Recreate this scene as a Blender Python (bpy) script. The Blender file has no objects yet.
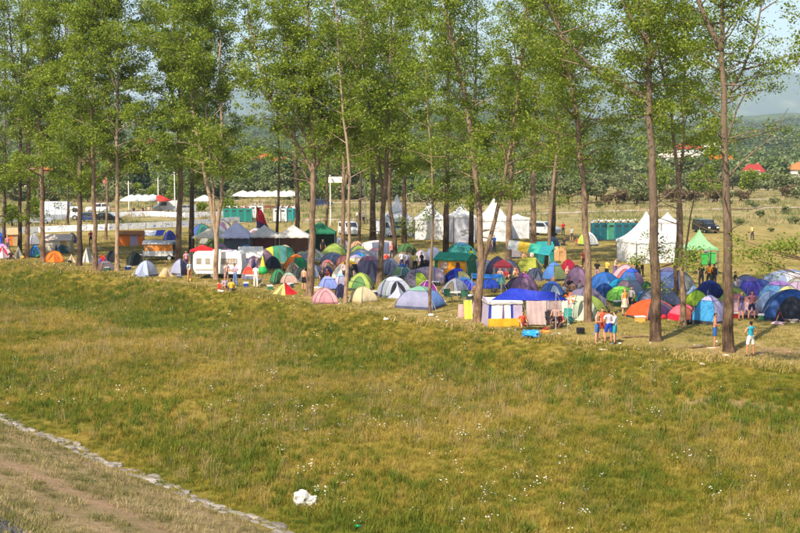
import bpy, bmesh, math, random
import numpy as np
from mathutils import Vector, Matrix

R = math.radians
rnd = random.Random(7)
nr = np.random.default_rng(7)
scene = bpy.context.scene
COL = scene.collection

# ------------------------------------------------------------------ camera
FPX = 1195.0          # focal length in pixels of the 800 x 533 photograph
CAMZ = 9.7
HORIZON = 158.0
PITCH = math.atan((266.5 - HORIZON) / FPX)
cam_data = bpy.data.cameras.new('camera')
cam_data.lens = FPX / 800 * 36.0
cam_data.sensor_width = 36.0
cam_data.clip_start = 0.5
cam_data.clip_end = 30000
cam = bpy.data.objects.new('camera', cam_data)
COL.objects.link(cam)
cam.location = (0, 0, CAMZ)
cam.rotation_euler = (R(90) - PITCH, 0, 0)
scene.camera = cam

# ------------------------------------------------------------------ sky, sun, exposure
SUN_AZ = R(212)       # clockwise from +Y (the view direction): behind the camera, to its left
SUN_EL = R(47)
world = bpy.data.worlds.new('World')
scene.world = world
world.use_nodes = True
wn = world.node_tree
sky = wn.nodes.new('ShaderNodeTexSky')
sky.sky_type = 'NISHITA'
sky.sun_disc = False
sky.sun_elevation = SUN_EL
sky.sun_rotation = SUN_AZ
sky.air_density = 1.0
sky.dust_density = 1.6
sky.ozone_density = 1.0
bg = wn.nodes['Background']
bg.inputs[1].default_value = 0.13
wn.links.new(sky.outputs[0], bg.inputs[0])

sun_data = bpy.data.lights.new('sun', 'SUN')
sun_data.energy = 5.0
sun_data.angle = R(0.6)
sun_data.color = (1.0, 0.88, 0.70)
sun = bpy.data.objects.new('sun', sun_data)
COL.objects.link(sun)
sdir = Vector((math.sin(SUN_AZ) * math.cos(SUN_EL), math.cos(SUN_AZ) * math.cos(SUN_EL), math.sin(SUN_EL)))
sun.rotation_euler = sdir.to_track_quat('Z', 'Y').to_euler()
sun.location = sdir * 60

scene.view_settings.view_transform = 'Standard'
scene.view_settings.look = 'None'
scene.view_settings.exposure = 0.78
scene.view_settings.gamma = 1.0
scene.render.engine = 'CYCLES'
scene.cycles.use_denoising = True
scene.cycles.max_bounces = 6
scene.cycles.diffuse_bounces = 3
scene.cycles.transmission_bounces = 4
scene.cycles.transparent_max_bounces = 6
scene.cycles.volume_bounces = 0
scene.cycles.caustics_reflective = False
scene.cycles.caustics_refractive = False

# ------------------------------------------------------------------ ground height
EX = np.array([-400., -80., -38., -15., 0., 10.2, 18.5, 40., 120.])
EY = np.array([500., 158., 114., 90., 72.4, 61.5, 55.2, 42., 0.])
LP = np.array([-3.34, 34.8])                 # a point on the stone edging of the levee
LN = np.array([-0.7596, -0.6503])             # up the levee

def sstep(a, b, x):
    t = np.clip((x - a) / (b - a), 0, 1)
    return t * t * (3 - 2 * t)

def wob(x, y, s, k=0.0):
    return (np.sin(x / s + 1.3 + k) * np.cos(y / s * 1.17 + 0.6 + k) + 0.6 * np.sin((x + y) / s * 1.9 + 2.1 + k) * np.cos((x - y) / s * 1.5 + k)
            + 0.35 * np.sin(x / s * 4.1 + 0.4 + k) * np.sin(y / s * 3.7 + 1.9 + k))

def camp_dist(x, y):
    return (y - np.interp(x, EX, EY)) * 0.69

def levee_dist(x, y):
    return (x - LP[0]) * LN[0] + (y - LP[1]) * LN[1]

def ground(x, y):
    x = np.asarray(x, float); y = np.asarray(y, float)
    e = camp_dist(x, y) + wob(x, y, 5.0) * 0.35
    low = 1 - sstep(-5.5, 0.3, e)
    z = -1.5 * low
    z = z + low * (0.10 * wob(x, y, 4.0) + 0.22 * wob(x, y, 13.0))
    z = z + (1 - low) * 0.035 * wob(x, y, 6.0)
    # a shallow ditch at the foot of the bank
    z = z - 0.35 * np.exp(-((e + 7.0) / 1.8) ** 2) * sstep(0.0, -30.0, x)
    l = levee_dist(x, y)
    up = np.where(l < 0, 0, np.where(l < 7, 0.2 * l, 1.4 + 0.57 * (l - 7)))
    up = np.minimum(up, 9.3)
    k = sstep(-3.0, 0.0, l)
    z = z * (1 - k) + k * (-1.5 + up + 0.04 * wob(x, y, 1.9))
    return z

def hill_height(x, y):
    x = np.asarray(x, float); y = np.asarray(y, float)
    n1 = wob(x, y, 140.0); n2 = wob(x, y, 420.0, 1.0); n3 = wob(x, y, 900.0, 2.2); n4 = wob(x, y, 230.0, 4.0)
    h = -3 + 3 * sstep(430, 470, y) + sstep(450, 1100, y) * (22 + 5 * n1 + 5 * n2)
    h = h + sstep(1200, 2300, y) * (52 + 13 * n2 + 6 * n1)
    n5 = wob(x, y, 1700.0, 2.2)
    h = h + sstep(5200, 9600, y) * (470 + 90 * n5 + 45 * n3 + 22 * n2)
    return h

def pix_dir(px, py):
    u = (px - 400.0) / FPX
    v = (266.5 - py) / FPX
    f = Vector((0, math.cos(PITCH), -math.sin(PITCH)))
    up = Vector((0, math.sin(PITCH), math.cos(PITCH)))
    return f + Vector((u, 0, 0)) + up * v

def at_depth(px, py, Y):
    d = pix_dir(px, py)
    t = Y / d.y
    return Vector((d.x * t, Y, CAMZ + d.z * t))

def gz(x, y):
    return float(ground(x, y))

def hit(px, py):
    """the point of the ground seen at a pixel of the photograph"""
    d = pix_dir(px, py)
    lo = 8.0
    Y = lo
    while Y < 420:
        p = at_depth(px, py, Y)
        if p.z <= gz(p.x, p.y):
            a, b = Y / 1.02, Y
            for _ in range(24):
                m = (a + b) / 2
                q = at_depth(px, py, m)
                if q.z <= gz(q.x, q.y): b = m
                else: a = m
            return at_depth(px, py, b)
        Y *= 1.02
    return at_depth(px, py, 420)

# ------------------------------------------------------------------ object helpers
def obj(name, mesh, parent=None):
    o = bpy.data.objects.new(name, mesh)
    COL.objects.link(o)
    if parent is not None:
        o.parent = parent
    return o

def thing(name, label, cat, loc=(0, 0, 0), rz=0.0, group=None):
    o = obj(name, None)
    o.empty_display_size = 0.3
    o.location = loc
    o.rotation_euler = (0, 0, rz)
    tag(o, label, cat, group)
    return o

def tag(o, label, cat, group=None):
    o['label'] = label
    o['category'] = cat
    if group: o['group'] = group
    return o

def copy_tree(o, parent=None):
    c = o.copy()
    COL.objects.link(c)
    c.parent = parent
    for ch in o.children:
        copy_tree(ch, c)
    return c

class MB:
    """collects faces; build() links them as one mesh object"""
    def __init__(self):
        self.v = []; self.f = []; self.m = []
    def face(self, pts, mi=0):
        n = len(self.v)
        self.v += [tuple(p) for p in pts]
        self.f.append(tuple(range(n, n + len(pts)))); self.m.append(mi)
        return self
    def grid(self, rows, closed=False, mi=0):
        n0 = len(self.v); nr_, nc = len(rows), len(rows[0])
        for r in rows: self.v += [tuple(p) for p in r]
        for i in range(nr_ - 1):
            for j in range(nc if closed else nc - 1):
                k = (j + 1) % nc
                self.f.append((n0 + i * nc + j, n0 + i * nc + k, n0 + (i + 1) * nc + k, n0 + (i + 1) * nc + j)); self.m.append(mi)
        return self
    def box(self, x0, x1, y0, y1, z0, z1, mi=0):
        n = len(self.v)
        self.v += [(x0, y0, z0), (x1, y0, z0), (x1, y1, z0), (x0, y1, z0), (x0, y0, z1), (x1, y0, z1), (x1, y1, z1), (x0, y1, z1)]
        for q in ((3, 2, 1, 0), (4, 5, 6, 7), (0, 1, 5, 4), (1, 2, 6, 5), (2, 3, 7, 6), (3, 0, 4, 7)):
            self.f.append(tuple(n + i for i in q)); self.m.append(mi)
        return self
    def tube(self, pts, rad, n=6, cap=True, mi=0):
        pts = [Vector(p) for p in pts]
        if not hasattr(rad, '__len__'): rad = [rad] * len(pts)
        rows = []
        ref = None
        for i, p in enumerate(pts):
            t = (pts[min(i + 1, len(pts) - 1)] - pts[max(i - 1, 0)])
            if t.length < 1e-9: t = Vector((0, 0, 1))
            t.normalize()
            if ref is None:
                ref = Vector((1, 0, 0)) if abs(t.x) < 0.8 else Vector((0, 1, 0))
            a = (ref - t * ref.dot(t)).normalized(); b = t.cross(a); ref = a
            rows.append([p + (a * math.cos(2 * math.pi * k / n) + b * math.sin(2 * math.pi * k / n)) * rad[i] for k in range(n)])
        self.grid(rows, True, mi)
        if cap:
            self.face(list(reversed(rows[0])), mi); self.face(rows[-1], mi)
        return self
    def lathe(self, prof, n=12, c=(0, 0, 0), mi=0):
        rows = [[(c[0] + r * math.cos(2 * math.pi * k / n), c[1] + r * math.sin(2 * math.pi * k / n), c[2] + z) for k in range(n)] for r, z in prof]
        return self.grid(rows, True, mi)
    def prism(self, prof, y0, y1, mi=0):
        """profile of (x, z) extruded along y"""
        n = len(prof)
        self.face([(x, y0, z) for x, z in prof], mi)
        self.face([(x, y1, z) for x, z in reversed(prof)], mi)
        for i in range(n):
            (xa, za), (xb, zb) = prof[i], prof[(i + 1) % n]
            self.face([(xb, y0, zb), (xa, y0, za), (xa, y1, za), (xb, y1, zb)], mi)
        return self
    def mesh(self, name, mats, smooth=False):
        me = bpy.data.meshes.new(name)
        me.from_pydata(self.v, [], self.f)
        mats = mats if isinstance(mats, (list, tuple)) else [mats]
        for m in mats: me.materials.append(m)
        if len(mats) > 1: me.polygons.foreach_set('material_index', self.m)
        if smooth: me.polygons.foreach_set('use_smooth', [True] * len(me.polygons))
        me.update()
        return me
    def build(self, name, mats, parent=None, smooth=False, bevel=0.0):
        o = obj(name, self.mesh(name, mats, smooth), parent)
        if bevel:
            b = o.modifiers.new('bevel', 'BEVEL'); b.width = bevel; b.segments = 2; b.limit_method = 'ANGLE'
        return o

def quads_mesh(name, V, mat, nper=4):
    """V: (n, nper, 3) array, one face each"""
    n = V.shape[0]
    me = bpy.data.meshes.new(name)
    me.vertices.add(n * nper); me.loops.add(n * nper); me.polygons.add(n)
    me.vertices.foreach_set('co', V.reshape(-1).astype(np.float32))
    me.loops.foreach_set('vertex_index', np.arange(n * nper, dtype=np.int32))
    me.polygons.foreach_set('loop_start', np.arange(0, n * nper, nper, dtype=np.int32))
    me.polygons.foreach_set('loop_total', np.full(n, nper, dtype=np.int32))
    me.materials.append(mat)
    me.update(calc_edges=True)
    return me

# ------------------------------------------------------------------ materials
def lin(c):
    return tuple((v / 255 / 12.92) if v / 255 <= 0.04045 else ((v / 255 + 0.055) / 1.055) ** 2.4 for v in c) + (1.0,)

class NT:
    def __init__(self, name):
        self.mat = bpy.data.materials.new(name)
        self.mat.use_nodes = True
        self.t = self.mat.node_tree
        self.t.nodes.clear()
        self.out = self.n('ShaderNodeOutputMaterial')
    def n(self, typ, **kw):
        nd = self.t.nodes.new(typ)
        for k, v in kw.items():
            if k.startswith('i_'): nd.inputs[k[2:].replace('_', ' ')].default_value = v
            else: setattr(nd, k, v)
        return nd
    def l(self, a, b):
        self.t.links.new(a, b)
    def noise(self, scale, detail=4, rough=0.6, vec=None):
        nd = self.n('ShaderNodeTexNoise')
        nd.inputs['Scale'].default_value = scale; nd.inputs['Detail'].default_value = detail; nd.inputs['Roughness'].default_value = rough
        if vec is not None: self.l(vec, nd.inputs['Vector'])
        return nd.outputs['Fac']
    def ramp(self, fac, stops, interp='LINEAR'):
        nd = self.n('ShaderNodeValToRGB')
        cr = nd.color_ramp; cr.interpolation = interp
        while len(cr.elements) < len(stops): cr.elements.new(0.5)
        for e, (p, c) in zip(cr.elements, stops):
            e.position = p; e.color = c if len(c) == 4 else tuple(c) + (1,)
        self.l(fac, nd.inputs[0])
        return nd.outputs[0]
    def mix(self, fac, a, b, mode='MIX'):
        nd = self.n('ShaderNodeMix', data_type='RGBA', blend_type=mode)
        for sock, val in ((nd.inputs[0], fac), (nd.inputs[6], a), (nd.inputs[7], b)):
            if hasattr(val, 'is_linked'): self.l(val, sock)
            else: sock.default_value = val if not isinstance(val, tuple) or len(val) == 4 else val + (1,)
        return nd.outputs[2]
    def math(self, op, a, b=0.0):
        nd = self.n('ShaderNodeMath', operation=op)
        for sock, val in ((nd.inputs[0], a), (nd.inputs[1], b)):
            if hasattr(val, 'is_linked'): self.l(val, sock)
            else: sock.default_value = val
        return nd.outputs[0]
    def bump(self, h, strength=0.3, dist=0.05):
        nd = self.n('ShaderNodeBump'); nd.inputs['Strength'].default_value = strength; nd.inputs['Distance'].default_value = dist
        self.l(h, nd.inputs['Height'])
        return nd.outputs[0]
    def principled(self, color, rough=0.7, normal=None, spec=0.3, metal=0.0):
        p = self.n('ShaderNodeBsdfPrincipled')
        if hasattr(color, 'is_linked'): self.l(color, p.inputs['Base Color'])
        else: p.inputs['Base Color'].default_value = color
        if hasattr(rough, 'is_linked'): self.l(rough, p.inputs['Roughness'])
        else: p.inputs['Roughness'].default_value = rough
        p.inputs['Specular IOR Level'].default_value = spec
        p.inputs['Metallic'].default_value = metal
        if normal is not None: self.l(normal, p.inputs['Normal'])
        return p.outputs[0]
    def done(self, sh):
        self.l(sh, self.out.inputs['Surface'])
        return self.mat

CACHE = {}
def fabric(rgb):
    """tent and cloth fabric: slightly translucent, faded in patches, creased"""
    key = ('f', rgb)
    if key in CACHE: return CACHE[key]
    k = NT('fabric')
    tc = k.n('ShaderNodeTexCoord').outputs['Object']
    n1 = k.noise(1.6, 3, 0.6, tc); n2 = k.noise(9.0, 3, 0.6, tc)
    base = lin(rgb)
    dark = tuple(c * 0.80 for c in base[:3]) + (1,)
    pale = tuple(min(1, c * 1.04 + 0.012) for c in base[:3]) + (1,)
    col = k.ramp(n1, [(0.30, dark), (0.65, pale)])
    mp = k.n('ShaderNodeMapping'); mp.inputs['Scale'].default_value = (1.0, 1.0, 0.35); mp.inputs['Rotation'].default_value = (0.5, 0.3, 0); k.l(tc, mp.inputs['Vector'])
    n3 = k.noise(3.2, 2, 0.5, mp.outputs[0])
    hgt = k.math('ADD', n3, k.math('MULTIPLY', n2, 0.25))
    nrm = k.bump(hgt, 0.55, 0.10)
    p = k.principled(col, 0.62, nrm, 0.25)
    tr = k.n('ShaderNodeBsdfTranslucent'); k.l(col, tr.inputs[0])
    mx = k.n('ShaderNodeMixShader'); mx.inputs[0].default_value = 0.16
    k.l(p, mx.inputs[1]); k.l(tr.outputs[0], mx.inputs[2])
    CACHE[key] = k.done(mx.outputs[0])
    return CACHE[key]

def paint(rgb, rough=0.4, spec=0.5, var=0.12, metal=0.0, dirt=True):
    key = ('p', rgb, rough, metal)
    if key in CACHE: return CACHE[key]
    k = NT('paint')
    tc = k.n('ShaderNodeTexCoord').outputs['Object']
    n1 = k.noise(2.3, 4, 0.65, tc)
    base = lin(rgb)
    col = k.ramp(n1, [(0.3, tuple(c * (1 - var) * 0.95 for c in base[:3]) + (1,)), (0.6, base)])
    CACHE[key] = k.done(k.principled(col, rough, None, spec, metal))
    return CACHE[key]

def skin_mat(rgb):
    key = ('s', rgb)
    if key not in CACHE:
        k = NT('skin')
        tc = k.n('ShaderNodeTexCoord').outputs['Object']
        n1 = k.noise(6, 2, 0.5, tc); b = lin(rgb)
        col = k.ramp(n1, [(0.3, tuple(c * 0.85 for c in b[:3]) + (1,)), (0.7, b)])
        CACHE[key] = k.done(k.principled(col, 0.5, None, 0.4))
    return CACHE[key]

def glass_mat():
    if 'glass' not in CACHE:
        k = NT('window_glass')
        tc = k.n('ShaderNodeTexCoord').outputs['Object']
        col = k.ramp(k.noise(2.0, 2, 0.5, tc), [(0.3, (0.015, 0.02, 0.025, 1)), (0.7, (0.05, 0.06, 0.07, 1))])
        CACHE['glass'] = k.done(k.principled(col, 0.08, None, 0.8))
    return CACHE['glass']

RUBBER = paint((28, 28, 28), 0.8, 0.2)
METAL = paint((120, 122, 124), 0.45, 0.5, 0.1, 0.6)
ROPE = paint((200, 195, 175), 0.8)
POLE = paint((150, 150, 150), 0.4)

# bark
def bark_mat(name, c0, c1, c2, pale=0.34):
    k = NT(name)
    geo = k.n('ShaderNodeTexCoord').outputs['Object']
    mp = k.n('ShaderNodeMapping'); mp.inputs['Scale'].default_value = (1, 1, 0.22); k.l(geo, mp.inputs['Vector'])
    n1 = k.noise(9, 6, 0.7, mp.outputs[0]); n2 = k.noise(1.1, 3, 0.6, geo); n3 = k.noise(26, 4, 0.7, mp.outputs[0])
    col = k.ramp(k.math('ADD', k.math('MULTIPLY', n1, 0.60), k.math('MULTIPLY', n2, 0.40)), [(0.38, c0), (0.5, c1), (0.62, c2)])
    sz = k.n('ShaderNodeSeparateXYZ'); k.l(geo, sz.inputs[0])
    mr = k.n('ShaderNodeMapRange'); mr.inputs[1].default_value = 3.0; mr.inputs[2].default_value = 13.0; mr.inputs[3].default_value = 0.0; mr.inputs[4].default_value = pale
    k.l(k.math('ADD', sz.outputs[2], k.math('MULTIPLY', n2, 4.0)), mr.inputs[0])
    col = k.mix(mr.outputs[0], col, (0.35, 0.275, 0.20, 1))     # paler upper bark, and the lit look of the upper stem painted in
    h = k.math('ADD', n1, k.math('MULTIPLY', n3, 0.4))
    return k.done(k.principled(col, 0.85, k.bump(h, 0.9, 0.06), 0.2))
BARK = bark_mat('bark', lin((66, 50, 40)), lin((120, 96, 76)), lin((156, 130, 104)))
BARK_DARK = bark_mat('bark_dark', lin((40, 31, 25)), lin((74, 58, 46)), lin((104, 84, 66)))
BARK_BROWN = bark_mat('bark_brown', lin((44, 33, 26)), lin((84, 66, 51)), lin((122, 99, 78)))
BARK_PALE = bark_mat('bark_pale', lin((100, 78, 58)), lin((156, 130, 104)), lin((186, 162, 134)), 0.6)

def leaf_mat(name, stops, trans=0.40):
    k = NT(name)
    g = k.n('ShaderNodeNewGeometry')
    n1 = k.noise(0.45, 2, 0.5, g.outputs['Position'])
    f = k.math('ADD', k.math('MULTIPLY', g.outputs['Random Per Island'], 0.55), k.math('MULTIPLY', n1, 0.5))
    col = k.ramp(f, stops)
    p = k.principled(col, 0.55, None, 0.35)
    tr = k.n('ShaderNodeBsdfTranslucent')
    tcol = k.mix(0.55, col, (0.34, 0.46, 0.03, 1))
    k.l(tcol, tr.inputs[0])
    mx = k.n('ShaderNodeMixShader'); mx.inputs[0].default_value = trans
    k.l(p, mx.inputs[1]); k.l(tr.outputs[0], mx.inputs[2])
    return k.done(mx.outputs[0])
LEAF = leaf_mat('poplar_leaf', [(0.15, (0.075, 0.125, 0.009, 1)), (0.5, (0.175, 0.24, 0.018, 1)), (0.85, (0.32, 0.37, 0.034, 1))])
LEAF_LIME = leaf_mat('young_leaf', [(0.15, (0.08, 0.135, 0.012, 1)), (0.5, (0.17, 0.235, 0.020, 1)), (0.85, (0.30, 0.35, 0.035, 1))], 0.4)
LEAF_DARK = leaf_mat('broadleaf_leaf', [(0.15, (0.065, 0.10, 0.028, 1)), (0.5, (0.12, 0.17, 0.045, 1)), (0.85, (0.19, 0.24, 0.07, 1))], 0.2)
LEAF_OLIVE = leaf_mat('willow_leaf', [(0.15, (0.09, 0.115, 0.04, 1)), (0.5, (0.16, 0.185, 0.07, 1)), (0.85, (0.24, 0.255, 0.11, 1))], 0.2)
LEAF_RUST = leaf_mat('dry_leaf', [(0.15, (0.09, 0.055, 0.03, 1)), (0.5, (0.14, 0.085, 0.045, 1)), (0.85, (0.17, 0.13, 0.06, 1))], 0.2)
LEAF_FIR = leaf_mat('needle', [(0.15, (0.012, 0.028, 0.014, 1)), (0.5, (0.025, 0.05, 0.022, 1)), (0.85, (0.045, 0.075, 0.03, 1))], 0.1)
# ------------------------------------------------------------------ ground sheet
def axis(lo, hi, parts):
    pts = []
    for a, b, s in parts:
        pts += list(np.arange(a, b, s))
    a0, b0 = parts[0][0], parts[-1][1]
    left = []; s = parts[0][2]; x = a0
    while x > lo:
        s *= 1.35; x -= s; left.append(x)
    right = []; s = parts[-1][2]; x = b0
    while x < hi:
        right.append(x); s *= 1.35; x += s
    return np.array(sorted(left) + pts + right)

gxs = axis(-12000, 12000, [(-80, -30, 1.0), (-30, 28, 0.4), (28, 80, 1.0)])
gys = axis(-600, 12000, [(-20, 14, 2.0), (14, 78, 0.4), (78, 200, 1.0)])
GX, GY = np.meshgrid(gxs, gys)
GZ = ground(GX, GY)
GZ = np.where(GY > 480, GZ - np.minimum((GY - 480) * 0.01, 4.0), GZ)
nx, ny = len(gxs), len(gys)
idx = np.arange(nx * ny).reshape(ny, nx)
quads = np.stack([idx[:-1, :-1], idx[:-1, 1:], idx[1:, 1:], idx[1:, :-1]], -1).reshape(-1, 4)
gm = bpy.data.meshes.new('ground')
gm.vertices.add(nx * ny); gm.loops.add(len(quads) * 4); gm.polygons.add(len(quads))
gm.vertices.foreach_set('co', np.stack([GX, GY, GZ], -1).reshape(-1).astype(np.float32))
gm.loops.foreach_set('vertex_index', quads.reshape(-1).astype(np.int32))
gm.polygons.foreach_set('loop_start', np.arange(0, len(quads) * 4, 4, dtype=np.int32))
gm.polygons.foreach_set('loop_total', np.full(len(quads), 4, dtype=np.int32))
gm.polygons.foreach_set('use_smooth', np.ones(len(quads), bool))
gm.update(calc_edges=True)

def blob(px, py, rx, ry):
    """soft patch centred where a pixel of the photo meets the ground, radii in metres"""
    p = hit(px, py)
    return np.exp(-(((GX - p.x) / rx) ** 2 + ((GY - p.y) / ry) ** 2))

E = camp_dist(GX, GY); L = levee_dist(GX, GY)
# bare soil: the track on the levee, the eroded bank, the trodden places of the camp
track = np.exp(-((L - 4.2 - 0.35 * np.sin(GY / 3)) / 0.6) ** 2) + 0.8 * np.exp(-((L - 5.6) / 0.3) ** 2) + 0.5 * np.exp(-((L - 1.2) / 0.8) ** 2)
soil = np.clip(track, 0, 1)
for px, py, rx, ry, w in ((705, 402, 1.5, .5, 1.), (735, 406, 1.3, .5, 1.), (760, 409, 1.2, .5, .9), (690, 347, 2.2, .8, .7), (775, 352, 3.0, 1.6, .95), (730, 352, 2.0, 1.2, .7), (635, 336, 2.0, .6, .5),
                      (600, 345, 2.0, 0.8, .35), (430, 318, 2.0, 1.0, .35), (100, 262, 4.0, 1.5, .5), (60, 262, 5.0, 1.2, .45), (620, 290, 4, 3, .4), (380, 268, 9, 7, .45), (300, 275, 8, 5, .35), (560, 275, 8, 6, .35), (690, 300, 5, 5, .3)):
    soil = np.maximum(soil, w * blob(px, py, rx, ry))
camp = sstep(-1.0, 2.0, E)
dry = sstep(160, 185, GY)                       # the dry field beyond the camp
rub = sstep(0.2, 1.2, L)                        # levee face
lush = np.exp(-((E + 6.0) / 3.0) ** 2) * sstep(-5, -30, GX) + 0.8 * np.exp(-((L + 3.5) / 3.0) ** 2)
for nm, arr in (('soil', soil), ('camp', camp), ('dry', dry), ('levee', rub), ('lush', np.clip(lush, 0, 1))):
    a = gm.attributes.new(nm, 'FLOAT', 'POINT')
    a.data.foreach_set('value', arr.reshape(-1).astype(np.float32))

k = NT('ground')
pos = k.n('ShaderNodeNewGeometry').outputs['Position']
def att(nm):
    nd = k.n('ShaderNodeAttribute'); nd.attribute_name = nm
    return nd.outputs['Fac']
n_big = k.noise(0.09, 4, 0.6, pos); n_mid = k.noise(0.6, 5, 0.65, pos); n_fine = k.noise(6.0, 5, 0.7, pos); n_grit = k.noise(30, 3, 0.7, pos)
mixn = k.math('ADD', k.math('ADD', k.math('MULTIPLY', n_mid, 0.7), k.math('MULTIPLY', n_fine, 0.35)), k.math('MULTIPLY', k.math('SUBTRACT', n_big, 0.5), 0.4))
meadow = k.ramp(mixn, [(0.33, (0.085, 0.095, 0.009, 1)), (0.5, (0.165, 0.14, 0.018, 1)), (0.66, (0.28, 0.205, 0.045, 1))])
campc = k.ramp(mixn, [(0.33, (0.13, 0.13, 0.03, 1)), (0.5, (0.24, 0.195, 0.06, 1)), (0.66, (0.38, 0.28, 0.115, 1))])
dryc = k.ramp(k.math('ADD', k.math('MULTIPLY', k.noise(0.05, 5, 0.7, pos), 0.7), k.math('MULTIPLY', n_mid, 0.3)), [(0.36, (0.12, 0.14, 0.04, 1)), (0.5, (0.25, 0.21, 0.085, 1)), (0.66, (0.40, 0.30, 0.16, 1))])
leveec = k.ramp(mixn, [(0.3, (0.10, 0.095, 0.035, 1)), (0.5, (0.20, 0.16, 0.07, 1)), (0.66, (0.33, 0.25, 0.14, 1))])
soilc = k.ramp(k.math('ADD', k.math('MULTIPLY', n_fine, 0.6), k.math('MULTIPLY', n_grit, 0.4)), [(0.3, (0.17, 0.10, 0.06, 1)), (0.55, (0.30, 0.195, 0.12, 1)), (0.75, (0.46, 0.34, 0.23, 1))])
c = k.mix(att('camp'), meadow, campc)
c = k.mix(att('dry'), c, dryc)
c = k.mix(att('levee'), c, leveec)
sfac = k.math('MULTIPLY', att('soil'), k.math('MULTIPLY', k.math('SUBTRACT', mixn, 0.25), 3.2))
sf = k.n('ShaderNodeClamp'); k.l(sfac, sf.inputs[0])
c = k.mix(sf.outputs[0], c, soilc)
nrm = k.bump(k.math('ADD', n_fine, k.math('MULTIPLY', n_grit, 0.5)), 0.7, 0.08)
gm.materials.append(k.done(k.principled(c, 0.95, nrm, 0.1)))
g_obj = obj('ground', gm); g_obj['kind'] = 'structure'

# ------------------------------------------------------------------ pale gravel road across the plain
def strip(name, pts, width, mat, lift):
    rows = []
    for i, p in enumerate(pts):
        t = (pts[min(i + 1, len(pts) - 1)] - pts[max(i - 1, 0)]); t.z = 0; t.normalize()
        s = Vector((-t.y, t.x, 0))
        row = []
        for q in (-0.5, -0.25, 0, 0.25, 0.5):
            w = width * (1 + 0.12 * math.sin(i * 1.7))
            a = p + s * (q * w)
            row.append((a.x, a.y, gz(a.x, a.y) + lift))
        rows.append(row)
    o = MB().grid(rows).build(name, mat, None, True)
    o['kind'] = 'structure'
    return o
def dense(pts, step=2.0):
    out = []
    for a, b in zip(pts[:-1], pts[1:]):
        n = max(1, int((b - a).length / step))
        out += [a.lerp(b, i / n) for i in range(n)]
    return out + [pts[-1]]
k = NT('gravel')
pos = k.n('ShaderNodeNewGeometry').outputs['Position']
gcol = k.ramp(k.math('ADD', k.math('MULTIPLY', k.noise(0.4, 4, 0.6, pos), 0.6), k.math('MULTIPLY', k.noise(9, 4, 0.7, pos), 0.4)), [(0.35, (0.30, 0.24, 0.17, 1)), (0.65, (0.55, 0.47, 0.38, 1))])
GRAVEL = k.done(k.principled(gcol, 0.95, k.bump(k.noise(20, 3, 0.7, pos), 0.5, 0.05), 0.1))
rp = [Vector((hit(x, y).x, hit(x, y).y, 0)) for x, y in ((180, 227), (235, 222.5), (300, 220.5), (360, 219.5), (430, 219), (520, 214), (620, 211), (820, 207))]
strip('gravel_road', dense([Vector((-110, 150, 0))] + rp), 4.2, GRAVEL, 0.05)
rp = [Vector((hit(x, y).x, hit(x, y).y, 0)) for x, y in ((230, 200.5), (300, 202.5), (420, 203.5), (560, 202), (820, 199))]
strip('farm_track', dense(rp, 4), 4.0, GRAVEL, 0.05)

# ------------------------------------------------------------------ hills
hx = np.linspace(-7000, 7000, 190)
hy = np.concatenate([np.linspace(430, 1500, 90), np.linspace(1530, 10800, 130)])
HX, HY = np.meshgrid(hx, hy)
HX = HX * (HY / 10800 * 0.9 + 0.09)
HZ = hill_height(HX, HY)
hm = bpy.data.meshes.new('hills')
n1_, n2_ = HX.shape
idx = np.arange(n1_ * n2_).reshape(n1_, n2_)
quads = np.stack([idx[:-1, :-1], idx[:-1, 1:], idx[1:, 1:], idx[1:, :-1]], -1).reshape(-1, 4)
hm.vertices.add(n1_ * n2_); hm.loops.add(len(quads) * 4); hm.polygons.add(len(quads))
hm.vertices.foreach_set('co', np.stack([HX, HY, HZ], -1).reshape(-1).astype(np.float32))
hm.loops.foreach_set('vertex_index', quads.reshape(-1).astype(np.int32))
hm.polygons.foreach_set('loop_start', np.arange(0, len(quads) * 4, 4, dtype=np.int32))
hm.polygons.foreach_set('loop_total', np.full(len(quads), 4, dtype=np.int32))
hm.polygons.foreach_set('use_smooth', np.ones(len(quads), bool))
hm.update(calc_edges=True)
k = NT('hills')
pos = k.n('ShaderNodeNewGeometry').outputs['Position']
mp = k.n('ShaderNodeMapping'); mp.inputs['Scale'].default_value = (1, 0.45, 1); k.l(pos, mp.inputs['Vector'])
f1 = k.noise(0.0035, 6, 0.65, mp.outputs[0]); f2 = k.noise(0.03, 5, 0.7, pos)
hc = k.ramp(k.math('ADD', k.math('MULTIPLY', f1, 0.75), k.math('MULTIPLY', f2, 0.25)), [(0.40, (0.03, 0.055, 0.018, 1)), (0.53, (0.06, 0.095, 0.03, 1)), (0.60, (0.13, 0.15, 0.05, 1)), (0.68, (0.30, 0.25, 0.13, 1))])
hm.materials.append(k.done(k.principled(hc, 0.95, k.bump(f2, 1.0, 6.0), 0.05)))
h_obj = obj('hills', hm); h_obj['kind'] = 'structure'

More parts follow.
